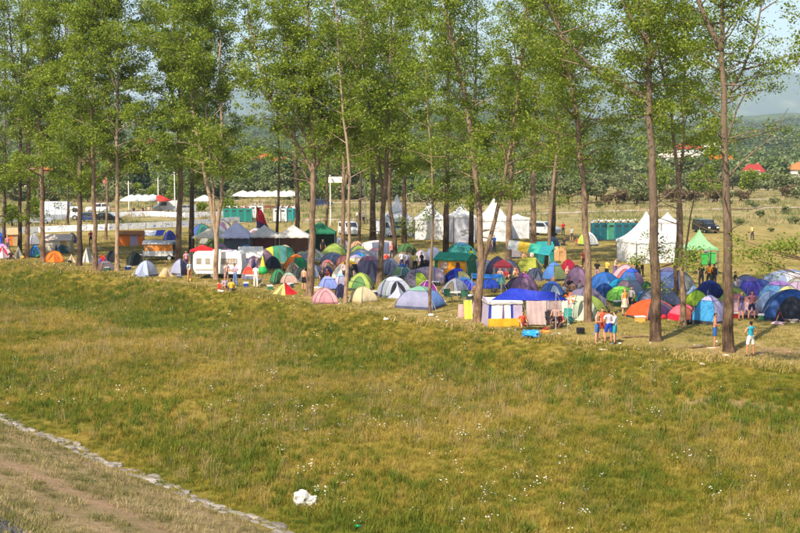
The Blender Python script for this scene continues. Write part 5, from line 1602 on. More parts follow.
car('silver car between the banner fences near the white truck', 36, 224, R(5), (150, 160, 176))
car('white car by the terrace fence near the forked poplar', 97, 213, R(185), (214, 218, 222), 'suv')
car('grey estate car parked beside the white pickup van', 185, 213, R(178), (150, 152, 156))

# tarpaulin truck on the far side of the fences
p = hit(58, 220.5)
tk = thing('box_truck', 'truck with pale blue white tarpaulin body behind the banner fences', 'truck', (p.x, p.y + 1.2, gz(p.x, p.y)), R(3))
MB().box(-2.6, 1.6, -1.1, 1.1, .75, 2.9).build('cargo_body', fabric((212, 218, 228)), tk, bevel=.06)
for i in range(5): MB().box(-2.5 + i * .98, -2.44 + i * .98, -1.13, -1.09, .8, 2.85).build('rib', paint((170, 176, 186), .5), tk)
MB().prism([(1.75, .5), (3.3, .5), (3.35, 1.2), (3.05, 2.1), (1.75, 2.15)], -1.0, 1.0).build('cab', paint((230, 230, 232), .3), tk, bevel=.06)
for s in (-1, 1): MB().face([(2.15, s * 1.008, 1.3), (3.05, s * 1.008, 1.3), (2.9, s * 1.008, 1.95), (2.15, s * 1.008, 1.95)]).build('side_window', glass_mat(), tk)
MB().box(-2.5, 3.1, -.9, .9, .45, .74).build('chassis', paint((50, 50, 52), .7), tk)
for x in (-1.6, 2.5):
    for s in (-1, 1): wheel(tk, x, s * .95, .42, .28)

# ------------------------------------------------------------------ portable toilets
def toilet_proto(col, roof):
    root = thing('portable_toilet', 'x', 'portable toilet')
    pm = paint(col, .5); 
    MB().box(-.55, .55, -.55, .55, .0, .16).build('skid', paint((60, 64, 66), .7), root)
    MB().prism([(-.54, .16), (.54, .16), (.52, 2.08), (-.52, 2.08)], -.53, .53).build('cabin', pm, root, bevel=.04)
    dr = MB().box(-.36, .36, -.565, -.535, .22, 1.98).build('door', paint(tuple(int(c * .8) for c in col), .5), root)
    MB().box(.24, .32, -.6, -.565, 1.05, 1.18).build('latch', METAL, dr)
    MB().box(-.24, .24, -.575, -.566, 1.62, 1.86).build('vent_grille', paint((40, 48, 50), .7), dr)
    rows = [[(-.58 + 1.16 * j / 6, -.58 + 1.16 * i / 6, 2.085 + .32 * math.sin(math.pi * j / 6) ** .7) for j in range(7)] for i in range(7)]
    MB().grid(rows).build('roof', paint(roof, .5), root, True)
    MB().tube([(.4, .42, 1.9), (.4, .42, 2.55)], .045, 6).build('vent_pipe', paint((220, 222, 222), .5), root)
    return root
TG = {}
def toilet(label, px, py, rz, col=(20, 120, 126), roof=(222, 228, 228), group=None):
    key = (col, roof)
    if key not in TG:
        TG[key] = toilet_proto(col, roof); o = TG[key]
    else:
        o = copy_tree(TG[key])
    p = hit(px, py)
    o.location = (p.x, p.y + .6, gz(p.x, p.y)); o.rotation_euler = (0, 0, rz)
    o['label'] = label
    if group: o['group'] = group
    return o
for i in range(6):
    if i == 2:
        toilet('lighter green portable toilet within the teal row on the dry lawn', 594.5 + i * 7.4 + 2, 241, .05, (72, 160, 130), group='toilet row before the farm track')
    else:
        toilet('dark teal portable toilet in the row of six on the dry lawn', 596.5 + i * 7.4, 241, .05, (14, 104, 118), group='toilet row before the farm track')
for i in range(4):
    toilet('sea green portable toilet in the row by the forked poplar', 226.5 + i * 7.2, 222.5, .05, (24, 134, 122), group='toilets by the forked poplar')
for i in range(2):
    toilet('white portable toilet beside the green toilets under the flag', 252.5 + i * 7.0, 219, .1, (224, 226, 228), group='pair of white toilets')
for i in range(2):
    toilet('white portable toilet in the short row at the gravel road', 277.5 + i * 6.4, 222.5, -.25, (226, 228, 228), group='white toilets at the gravel road')
toilet('turquoise portable toilet ending the short row at the gravel road', 290.8, 222.5, -.25, (24, 148, 148))

# ------------------------------------------------------------------ banner fences
BANNER = {}
def banner_mat(hue):
    if hue in BANNER: return BANNER[hue]
    k = NT('banner_print')
    tc = k.n('ShaderNodeTexCoord').outputs['Object']
    mp = k.n('ShaderNodeMapping'); mp.inputs['Scale'].default_value = (1.2, 1, 2.6); k.l(tc, mp.inputs['Vector'])
    blob_ = k.ramp(k.noise(1.7, 2, 0.4, mp.outputs[0]), [(0.60, (0, 0, 0, 1)), (0.65, (1, 1, 1, 1))])
    col = k.mix(blob_, (0.86, 0.86, 0.88, 1), hue)
    BANNER[hue] = k.done(k.principled(col, 0.5, None, 0.3))
    return BANNER[hue]
def banner_fence(label, line, h=.95, hue=(0.32, 0.36, 0.62, 1)):
    P = [hit(x, y) for x, y in line]
    root = thing('banner_fence', label, 'fence', tuple(P[0]))
    c = P[0]
    run = dense([Vector((q.x, q.y, 0)) for q in P], 2.5)
    for i, (a, b) in enumerate(zip(run[:-1], run[1:])):
        za, zb = gz(a.x, a.y), gz(b.x, b.y)
        w = rnd.uniform(-.03, .03)
        A, B = Vector((a.x, a.y, za)) - c, Vector((b.x, b.y, zb)) - c
        rows = [[A.lerp(B, .01 + .98 * j / 6) + Vector((0, .03 * math.sin(j * 1.7 + i) - .03, .12 + (h - .12) * q / 3 - (.03 * math.sin(math.pi * j / 6) if q == 3 else 0))) for j in range(7)] for q in range(4)]
        MB().grid(rows).build('banner', banner_mat(hue), root, True)
        MB().tube([A + Vector((0, .02, -.1)), A + Vector((0, .02, h + .12))], .03, 6).build('post', METAL, root)
    return root
banner_fence('white printed banner fence crossing the lawn before the parked cars', [(-20, 236.5), (38, 233.5), (110, 231), (180, 227.5), (240, 222.5)])
banner_fence('white printed banner fence running along the terrace', [(-20, 226), (40, 221.5), (95, 219), (150, 217), (185, 218.5), (238, 216.5)], 1.0, (0.40, 0.42, 0.60, 1))

# ------------------------------------------------------------------ parasols and terrace
def parasol_proto(col):
    root = thing('terrace_parasol', 'x', 'parasol')
    MB().tube([(0, 0, 0), (0, 0, 2.75)], .035, 6).build('pole', paint((150, 130, 100), .6), root)
    n = 8
    cn = MB()
    for k_ in range(n):
        a0, a1 = 2 * math.pi * k_ / n + math.pi / 8, 2 * math.pi * (k_ + 1) / n + math.pi / 8
        rows = []
        for t in (0, .33, .66, 1.0):
            r = .03 + 1.75 * t; z = 2.85 - .75 * t ** 1.15
            rows.append([(r * math.cos(a0 + (a1 - a0) * j / 4), r * math.sin(a0 + (a1 - a0) * j / 4), z - (.05 * math.sin(math.pi * j / 4) * t)) for j in range(5)])
        r0_ = rows[-1]; rows.append([(x, y, z - .2) for x, y, z in r0_])
        cn.grid(rows)
    cn.build('canopy', fabric(col), root, True)
    for k_ in range(n):
        a0 = 2 * math.pi * k_ / n + math.pi / 8
        MB().tube([(0, 0, 2.1), (1.0 * math.cos(a0), 1.0 * math.sin(a0), 2.38)], .012, 4).build('strut', METAL, root)
    MB().lathe([(.001, .12), (.22, .12), (.26, 0), (.001, 0)], 10).build('base', paint((90, 90, 92), .8), root)
    return root
def bench_set_proto():
    root = thing('beer_table_set', 'x', 'table')
    wd = paint((120, 66, 40), .6)
    MB().box(-1.1, 1.1, -.25, .25, .72, .76).build('table_top', wd, root)
    for s in (-1, 1):
        MB().box(-1.1, 1.1, s * .6 - .13, s * .6 + .13, .43, .47).build('bench_seat', wd, root)
        for x in (-.85, .85):
            MB().box(x - .03, x + .03, s * .6 - .1, s * .6 + .1, 0, .43).build('bench_leg', METAL, root)
    for x in (-.85, .85): MB().box(x - .03, x + .03, -.2, .2, 0, .72).build('leg', METAL, root)
    return root
par = None; tabs = None; first = True
def put(proto, px, py, label, rz=0, group=None, s=1.0, used=set()):
    o = proto if id(proto) not in used else copy_tree(proto)
    used.add(id(proto)); put.keep.append(proto)
    p = hit(px, py)
    o.location = tuple(p); o.rotation_euler = (0, 0, rz); o.scale = (s, s, s)
    o['label'] = label
    if group: o['group'] = group
    return o
put.keep = []
par_w = parasol_proto((238, 232, 216)); par_g = parasol_proto((196, 206, 206)); par_r = parasol_proto((200, 60, 50)); tab = bench_set_proto()
for px, py in ((243, 206.8), (252, 207.6), (260, 206.6), (268, 207.4), (276, 206.8), (284, 207.4), (290, 206.8)):
    put(par_w, px, py, 'cream white parasol in the cluster over the field terrace', rnd.uniform(0, 1), 'cream parasols over the field terrace', 1.15)
for px, py in ((240, 210.0), (248, 209.6), (257, 209.8), (266, 209.6), (275, 209.7), (284, 209.5), (291, 209.4)):
    put(tab, px, py, 'brown table with two benches under the cream parasols', rnd.uniform(-.1, .1), 'tables under the cream parasols')
for px, py in ((132, 213.0), (139, 212.6), (146, 212.9), (153, 212.4)):
    put(par_g, px, py, 'pale grey green parasol on the terrace by the firs', rnd.uniform(0, 1), 'pale parasols by the firs', 1.15)
put(par_r, 160, 212.5, 'red parasol at the end of the pale parasols', .3, None, 1.1)
put(par_g, 205, 212.5, 'pale parasol behind the wide forked poplar', .3, None, 1.1)
for px, py in ((134, 214.8), (142, 214.6), (151, 214.6)):
    put(tab, px, py, 'brown table with two benches under the pale parasols', rnd.uniform(-.1, .1), 'tables under the pale parasols')

# low fence of the field terrace
P = [hit(x, y) for x, y in ((236, 211.2), (265, 211.4), (300, 210.4))]
ft = thing('terrace_fence', 'low reddish wooden rail fence before the cream parasols', 'fence', tuple(P[0]))
run = dense([Vector((q.x, q.y, 0)) for q in P], 2.0)
for a, b in zip(run[:-1], run[1:]):
    A, B = Vector((a.x, a.y, gz(a.x, a.y))) - P[0], Vector((b.x, b.y, gz(b.x, b.y))) - P[0]
    MB().tube([A + Vector((0, 0, -.1)), A + Vector((0, 0, 1.0))], .06, 5).build('post', paint((130, 70, 44), .7), ft)
    for z in (.35, .65, .92):
        MB().tube([A + Vector((0, -.05, z)), B + Vector((0, -.05, z))], .05, 4).build('rail', paint((150, 84, 54), .7), ft)

# ------------------------------------------------------------------ posts, flags
def mast(label, px, yb, yt, name='lamp_post'):
    p = hit(px, yb)
    h = at_depth(px, yt, p.y).z - p.z
    root = thing(name, label, 'post', tuple(p))
    MB().tube([(0, 0, -.1), (0, 0, h)], [.11, .08], 8).build('pole', paint((226, 222, 214), .5), root)
    return root, h, p
r_, h_, p_ = mast('white lamp post with a broad white sign panel at the gravel road', 330.5, 225.5, 176)
MB().box(-.4, 2.3, -.06, .06, h_ - .95, h_ - .1).build('sign_panel', paint((232, 226, 216), .5), r_)
MB().tube([(0, 0, h_), (.0, -.6, h_ + .1)], .04, 6).build('lamp_arm', METAL, r_)
MB().box(-.12, .12, -.95, -.5, h_ + .05, h_ + .16).build('lamp_head', paint((200, 200, 200), .4), r_)
for px, yb, yt, lab in ((129, 212, 181, 'thin grey pole beside the firs'), (158.5, 211, 178, 'white concrete pole behind the red parasol'), (175, 212, 172, 'tall white concrete pole behind the camper trailer poplar')):
    r_, h_, p_ = mast(lab, px, yb, yt, 'utility_pole')
    MB().box(-.6, .6, -.05, .05, h_ - .5, h_ - .4).build('cross_arm', paint((150, 140, 130), .7), r_)
    for x in (-.5, 0, .5): MB().lathe([(.05, h_ - .4), (.07, h_ - .32), (.03, h_ - .2)], 6, (x, 0, 0)).build('insulator', paint((120, 90, 70), .3), r_)
# lattice mast
p = hit(363, 221)
h = at_depth(363, 178, p.y).z
r_ = thing('lattice_mast', 'grey steel lattice mast behind the white off road car', 'mast', tuple(p))
w = .5
for sx in (-1, 1):
    for sy in (-1, 1):
        MB().tube([(sx * w, sy * w, -.1), (sx * w * .5, sy * w * .5, h)], .04, 5).build('leg', METAL, r_)
br = MB()
for i in range(9):
    z0, z1 = h * i / 9, h * (i + 1) / 9; a, b = w * (1 - .5 * i / 9), w * (1 - .5 * (i + 1) / 9)
    for s in (-1, 1):
        br.tube([(-a, s * a, z0), (b, s * b, z1)], .02, 4); br.tube([(a, s * a, z0), (-b, s * b, z1)], .02, 4)
        br.tube([(s * a, -a, z0), (s * b, b, z1)], .02, 4)
br.build('bracing', METAL, r_)

# red flag hanging from a pole by the canopies
p = hit(262, 247); h = at_depth(256, 205, p.y).z - p.z
r_ = thing('flag', 'red flag with dark lower corner hanging from a tall pole', 'flag', tuple(p))
MB().tube([(0, 0, -.1), (-.3, 0, h * .5), (-.6, 0, h)], .03, 6).build('pole', paint((230, 170, 60), .5), r_)
def flagp(u, v):
    x = -.6 + .33 * u * 1 + (1.1 * u * (.25 + .75 * v))
    return Vector((x + .05 * math.sin(v * 8), .12 * math.sin(u * 7 + v * 3), h - .1 - v * 2.1 - u * .5))
MB().grid([[flagp(j / 6, i / 8) for j in range(7)] for i in range(7)]).build('cloth', fabric((204, 30, 60)), r_, True)
MB().grid([[flagp(j / 6, i / 8) for j in range(7)] for i in range(6, 10)]).build('cloth', fabric((60, 50, 100)), r_, True)
MB().lathe([(.001, 1.3), (.12, 1.0), (.3, .55), (.55, 0.3), (.55, .22)], 10, (0, 0, .3)).build('skirt_cone', fabric((226, 60, 30)), r_, True)

# folded yellow and green parasol on a stand
p = hit(263, 286)
r_ = thing('folded_parasol', 'yellow and green folded parasol standing by the caravan awning', 'parasol', tuple(p))
MB().tube([(0, 0, 0), (0, 0, 2.3)], .025, 6).build('pole', POLE, r_)
MB().lathe([(.02, 2.3), (.08, 2.05), (.17, 1.65), (.22, 1.5)], 9).build('canopy', fabric((240, 214, 60)), r_, True)
MB().lathe([(.22, 1.5), (.36, 1.25), (.42, 1.0), (.3, .96)], 9).build('canopy', fabric((40, 170, 80)), r_, True)
MB().lathe([(.001, .1), (.2, .1), (.25, 0), (.001, 0)], 10).build('base', RUBBER, r_)
# orange pinwheel on a stick
p = hit(569, 320.5)
r_ = thing('pinwheel', 'orange pinwheel on a thin stick before the sage dome', 'pinwheel', tuple(p))
hh = at_depth(569, 298, p.y).z - p.z
MB().tube([(0, 0, -.05), (0, 0, hh)], .018, 5).build('stick', paint((170, 110, 60), .7), r_)
for k_ in range(6):
    a = k_ * math.pi / 3; c_, s_ = math.cos(a), math.sin(a)
    MB().face([(0, -.03, hh), (.34 * c_ - .06 * s_, -.08, hh + .34 * s_ + .06 * c_), (.3 * c_ - .22 * s_, -.02, hh + .3 * s_ + .22 * c_)]).build('vane', fabric((238, 116, 40)), r_)

# ------------------------------------------------------------------ small camp things
def camp_chair(label, px, py, rz, col):
    p = hit(px, py)
    root = thing('camp_chair', label, 'chair', tuple(p), rz)
    fm = fabric(col)
    for sx in (-1, 1):
        MB().tube([(sx * .25, -.22, 0), (sx * .25, .2, .45)], .014, 5).build('leg', METAL, root)
        MB().tube([(sx * .25, .24, 0), (sx * .25, -.22, .44)], .014, 5).build('leg', METAL, root)
        MB().tube([(sx * .25, .18, .4), (sx * .26, .3, .92)], .014, 5).build('back_post', METAL, root)
        MB().box(sx * .27 - .04, sx * .27 + .04, -.24, .24, .62, .64).build('armrest', fm, root)
    MB().grid([[(-.25 + .5 * j / 5, -.23 + .45 * i / 4, .45 - .05 * math.sin(math.pi * j / 5)) for j in range(6)] for i in range(5)]).build('seat', fm, root, True)
    MB().grid([[(-.25 + .5 * j / 5, .2 + .1 * i / 4 + .04 * math.sin(math.pi * j / 5), .45 + .48 * i / 4) for j in range(6)] for i in range(5)]).build('backrest', fm, root, True)
    return root
camp_chair('dark green camp chair beside the blue grey dome', 449, 303, .5, (24, 74, 54))
camp_chair('dark green camp chair closer to the royal blue dome', 463, 304, -.4, (24, 80, 58))
camp_chair('teal camp chair before the blue dome under the flat tarp', 501, 290, -.2, (40, 140, 134))
camp_chair('teal camp chair at the porch beside the orange pinwheel', 566, 324.5, -.6, (40, 146, 138))
camp_chair('dark camp chair under the porch beside the greyish pink sheet', 551, 328, .3, (54, 48, 52))
def folding_table(label, px, py, rz):
    p = hit(px, py)
    root = thing('folding_table', label, 'table', tuple(p), rz)
    MB().box(-.5, .5, -.35, .35, .66, .69).build('table_top', paint((214, 206, 190), .5), root)
    for sx in (-1, 1):
        for sy in (-1, 1):
            MB().tube([(sx * .42, sy * .3, 0), (sx * .34, sy * .26, .66)], .016, 5).build('leg', METAL, root)
    return root
folding_table('small pale folding table between the green camp chairs', 456, 302, .2)
folding_table('pale folding table under the striped awning', 527, 258, .1)
folding_table('pale folding table by the caravan awning', 252, 284, .1)
# towels and mats
def upright_board(label, px, yb, w, h, col, rz, name, cat):
    p = hit(px, yb)
    root = thing(name, label, cat, tuple(p), rz)
    MB().grid([[(-w / 2 + w * j / 6, .05 * math.sin(j * 1.7) + .06 * i, h * i / 6) for j in range(7)] for i in range(7)]).build('cloth', fabric(col), root, True)
    MB().tube([(-w / 2, .36, h + .01), (w / 2, .36, h + .01)], .012, 5).build('line', ROPE, root)
    for s in (-1, 1): MB().tube([(s * w / 2, .36, -.05), (s * w / 2, .36, h + .08)], .016, 5).build('pole', POLE, root)
    return root
upright_board('lime yellow towel hung upright beside the grey forked poplar', 468.5, 319, .5, 1.1, (206, 220, 80), .1, 'hung_towel', 'towel')
upright_board('dusty pink towel hung low beside the lime yellow towel', 461, 317.5, .45, .75, (190, 150, 146), -.2, 'hung_towel', 'towel')
def crumple(name, label, px, py, rx, ry, h, col, cat, seed, shiny=False, sub=3):
    """a crumpled bag or cloth lying on the ground"""
    rg = random.Random(seed)
    p = hit(px, py)
    b = bmesh.new(); bmesh.ops.create_icosphere(b, subdivisions=sub, radius=1.0)
    ph = [rg.uniform(0, 6) for _ in range(6)]
    for v in b.verts:
        c = v.co
        k_ = 1 + .22 * math.sin(c.x * 5 + ph[0]) * math.cos(c.y * 4 + ph[1]) + .14 * math.sin(c.z * 7 + ph[2] + c.x * 3) + .10 * math.sin(c.y * 11 + ph[3]) + rg.uniform(-.09, .09)
        z = c.z * k_
        v.co = (c.x * k_ * rx, c.y * k_ * ry, (z * .5 + .45) * h if z > -.9 else 0)
    me = bpy.data.meshes.new(name); b.to_mesh(me); b.free()
    me.materials.append(paint(col, .45 if shiny else .8, .4))
    o = obj(name, me); o.location = (p.x, p.y, p.z - .03); o.rotation_euler = (0, 0, rg.uniform(0, 6))
    return tag(o, label, cat)
# the big white bag in the meadow: a full sack with a knotted neck
p = hit(304, 508)
bag = thing('plastic_sack', 'stuffed white plastic sack lying in the meadow grass', 'sack', (p.x, p.y + .3, gz(p.x, p.y + .3) + .02), R(12))
def lump(cx, cy, cz, rx, ry, rz_, seed, nm):
    rg = random.Random(seed); b = bmesh.new(); bmesh.ops.create_icosphere(b, subdivisions=3, radius=1.0)
    for v in b.verts:
        c = v.co; k_ = 1 + .12 * math.sin(c.x * 6 + seed) * math.cos(c.z * 5) + .09 * math.sin(c.y * 9 + c.z * 6 + c.x * 4) + .07 * abs(math.sin(c.x * 13 + c.y * 7 + seed)) + rg.uniform(-.05, .05)
        v.co = (cx + c.x * rx * k_, cy + c.y * ry * k_, max(-.02, cz + c.z * rz_ * k_))
    me = bpy.data.meshes.new(nm); b.to_mesh(me); b.free(); me.materials.append(paint((206, 203, 196), .5, .4, .3))
    return obj(nm, me, bag)
lump(-.08, 0, .22, .27, .25, .27, 3, 'filled_body'); lump(.17, -.06, .13, .22, .18, .17, 5, 'tied_end')
MB().lathe([(.001, .0), (.03, .02), (.05, .1), (.07, .13)], 7, (.33, -.06, .16)).build('neck', paint((236, 234, 228), .5), bag, True)
crumple('blue_tarpaulin_heap', 'bright blue plastic sheet heaped on the grass before the frame tent', 531, 337, .62, .38, .42, (40, 140, 214), 'tarpaulin', 9, True)
crumple('orange_bag', 'orange plastic bag lying beside the blue plastic heap', 546, 332.5, .3, .2, .16, (232, 140, 60), 'bag', 11, True, 2)
crumple('teal_bag', 'teal bag standing under the orange pinwheel', 570, 323.5, .2, .2, .5, (40, 150, 140), 'bag', 12, True, 2)
crumple('white_bag', 'white plastic bag at the foot of the slender poplar', 431, 316, .24, .16, .2, (238, 236, 232), 'bag', 13, True, 2)
crumple('white_bag', 'small white bag on the grass below the grey open dome', 386, 319.5, .22, .16, .15, (238, 236, 232), 'bag', 14, True, 2)
crumple('paper_litter', 'scrap of white paper on the bank below the four bathers', 602, 349.5, .2, .12, .08, (236, 234, 230), 'litter', 15, False, 2)
crumple('paper_litter', 'white scrap lying in the trampled grass by the porch', 560, 333.5, .16, .1, .07, (236, 232, 220), 'litter', 16, False, 2)
crumple('clothes_heap', 'pink and white clothes heaped before the big dark blue tent', 778, 324.5, .45, .25, .22, (206, 170, 176), 'clothes', 17, False, 2)
crumple('clothes_heap', 'pale bedding heaped at the teal end of the dark blue tent', 795, 322, .5, .3, .25, (226, 216, 200), 'bedding', 18, False, 2)
crumple('sleeping_mat_roll', 'dusty red bundle beside the dark camp chair', 546, 329.5, .22, .2, .2, (150, 54, 44), 'bundle', 19, False, 2)
crumple('orange_cloth', 'orange red cloth spread between the charcoal dome and the cream dome', 354, 287.5, .6, .3, .12, (230, 96, 50), 'cloth', 20, False, 2)
crumple('litter', 'pale rag beside the thick poplar between two men', 713, 347.5, .5, .25, .08, (206, 190, 170), 'rag', 21, False, 2)
crumple('litter', 'white bottle like scrap at the foot of the thick poplar', 726, 355.5, .18, .1, .1, (230, 226, 220), 'litter', 22, False, 2)
crumple('litter', 'tiny white scrap in the meadow near the levee', 8, 404, .18, .12, .12, (236, 234, 230), 'litter', 23, False, 2)
crumple('yellow_ball', 'yellow balloon at the corner of the caravan', 192.5, 281.5, .2, .2, .38, (240, 206, 70), 'balloon', 24, True, 3).location.z += 0
crumple('litter', 'white scrap on the bank below the thick poplars', 702, 364, .2, .12, .08, (236, 232, 226), 'litter', 25, False, 2)
# black box speaker on the grass
p = hit(580.5, 334)
r_ = thing('black_box', 'small black speaker box on the grass by the bathers', 'speaker', tuple(p), .2)
MB().box(-.2, .2, -.15, .15, 0, .36).build('case', paint((24, 24, 26), .6), r_, bevel=.02)
MB().lathe([(.12, 0), (.11, .01), (.05, -.01), (.001, 0)], 12).build('cone', RUBBER, r_)
r_.children[-1].rotation_euler = (R(90), 0, 0); r_.children[-1].location = (0, -.156, .18)
# green bottle near the lower edge
p = hit(355.5, 531.5)
r_ = thing('plastic_bottle', 'green plastic bottle lying in the grass near the white sack', 'bottle', tuple(p + Vector((0, 0, .16))))
bt = MB().lathe([(.001, 0), (.05, .005), (.05, .2), (.02, .27), (.02, .3)], 10).build('bottle_body', paint((30, 160, 80), .2), r_, True)
bt.rotation_euler = (R(70), 0, .5)
bc = MB().lathe([(.024, .295), (.024, .325), (.001, .326)], 10).build('cap', paint((30, 120, 190), .4), r_)
bc.rotation_euler = (R(70), 0, .5)
# waste bins beneath the green canopy
def bin_(label, px, py, col):
    p = hit(px, py)
    root = thing('wheelie_bin', label, 'bin', tuple(p), rnd.uniform(-.2, .2))
    MB().prism([(-.24, .06), (.24, .06), (.3, 1.0), (-.3, 1.0)], -.3, .3).build('body', paint(col, .5), root, bevel=.02)
    MB().box(-.33, .33, -.34, .36, 1.0, 1.07).build('lid', paint(tuple(int(c * .85) for c in col), .5), root, bevel=.02)
    for s in (-1, 1): wheel(root, s * .2, .28, .1, .06)
    return root
bin_('green wheelie bin under the bright green canopy', 704, 265, (50, 160, 70))
bin_('green wheelie bin at the open side of the bright green canopy', 712, 264, (60, 170, 80))
bin_('black wheelie bin under the bright green canopy', 693, 262.5, (30, 34, 34))
# fallen barrier of soil and sticks by the right trunk
for px, py, ln, rz, lab in ((642, 338, 2.2, .1, 'bare stick lying on the soil before the thick brown poplar'), (705, 348, 2.0, .3, 'bare stick lying by the shirtless man'), (785, 391, 1.8, -.4, 'dead stick lying on the bank at the open end')):
    p = hit(px, py)
    r_ = MB().tube([(-ln / 2, 0, .05), (0, .08, .09), (ln / 2, -.05, .04)], [.05, .04, .02], 6).build('dead_stick', BARK, None, True)
    r_.location = tuple(p); r_.rotation_euler = (0, 0, rz); tag(r_, lab, 'stick')
# guard tape between trunks at the left
CL = [((40, 70, 150), 'blue'), ((190, 40, 44), 'red'), ((60, 60, 66), 'black'), ((170, 150, 120), 'tan'), ((60, 120, 80), 'green'), ((220, 170, 80), 'yellow'), ((150, 110, 90), 'brown'), ((120, 120, 150), 'grey')]
def rucksack_mesh(c):
    m = MB()
    m.lathe([(.001, 0), (.19, .01), (.22, .12), (.21, .38), (.15, .54), (.001, .58)], 10)
    m.v = [(x, y * .7, z) for x, y, z in m.v]
    return m.mesh('pack', fabric(c), True)
def cooler_mesh(c):
    return MB().prism([(-.26, 0), (.26, 0), (.28, .3), (-.28, .3)], -.17, .17).mesh('box', paint(c, .5))
PACKS = [(rucksack_mesh(c), cooler_mesh(c), c, n) for c, n in CL]
LID = MB().box(-.3, .3, -.19, .19, .3, .36).mesh('lid', paint((226, 226, 224), .5))
POCKET = MB().box(-.12, .12, -.19, -.14, .08, .3).mesh('pocket', fabric((50, 50, 56)))
qq = random.Random(5)
SPOT = [(270, 290), (246, 287), (318, 292), (331, 300), (343, 296), (366, 290), (372, 296), (389, 292), (420, 300), (442, 306), (447, 297), (470, 300), (474, 292), (492, 293), (505, 290), (520, 284), (533, 289), (543, 297), (548, 322), (554, 312), (566, 284), (600, 308), (604, 302), (618, 306), (640, 322), (664, 320), (690, 324), (705, 318), (735, 318), (762, 320), (768, 312), (745, 302), (729, 300), (612, 282), (592, 284), (553, 283), (532, 273), (500, 282), (436, 286), (396, 280), (352, 284), (312, 284), (290, 288), (182, 278), (166, 279), (128, 270), (118, 268), (106, 271), (70, 263), (36, 258), (24, 259), (150, 266), (140, 258), (226, 276), (258, 282)]
for i, (x_, y_) in enumerate(SPOT):
    pk, cb, c, n = qq.choice(PACKS)
    p = hit(x_, y_)
    if qq.random() < .6:
        t_ = thing('rucksack', n + ' rucksack standing on the grass between the tents', 'rucksack', tuple(p), qq.uniform(0, 6.28), 'rucksacks between the tents')
        obj('pack', pk, t_); obj('pocket', POCKET, t_)
        t_.scale = (.85, .85, .8); t_.rotation_euler[0] = qq.choice((0.25, 1.15, 1.3)); t_.location.z += .03 if t_.rotation_euler[0] < 1 else .11
    else:
        t_ = thing('cool_box', n + ' cool box with white lid on the grass among the tents', 'cool box', tuple(p), qq.uniform(0, 6.28), 'cool boxes among the tents')
        obj('box', cb, t_); obj('lid', LID, t_)
# scraps of litter trodden into the lawn
V = []; rs = np.random.default_rng(3)
for i in range(420):
    x = rs.uniform(-40, 24); y = np.interp(x, EX, EY) + abs(rs.normal(0, 9)) * 1.4 - 1.0
    s_ = rs.uniform(.04, .11); z = gz(x, y) + .06 + rs.uniform(0, .05); a = rs.uniform(0, 6.28)
    c_, n_ = math.cos(a) * s_, math.sin(a) * s_
    V.append([(x - c_, y - n_, z), (x + n_, y - c_, z + rs.uniform(-.02, .05)), (x + c_, y + n_, z + rs.uniform(-.02, .06)), (x - n_, y + c_, z + .02)])
k = NT('litter_paper')
gI = k.n('ShaderNodeNewGeometry').outputs['Random Per Island']
LITP = k.done(k.principled(k.ramp(gI, [(0, (.75, .74, .72, 1)), (.5, (.7, .66, .55, 1)), (.6, (.5, .1, .06, 1)), (.72, (.1, .2, .5, 1)), (.85, (.8, .8, .78, 1))], 'CONSTANT'), .7))
lt = obj('litter_scraps', quads_mesh('litter_scraps', np.array(V), LITP)); lt['kind'] = 'stuff'
tag(lt, 'small scraps of paper and plastic strewn over the camp lawn', 'litter')
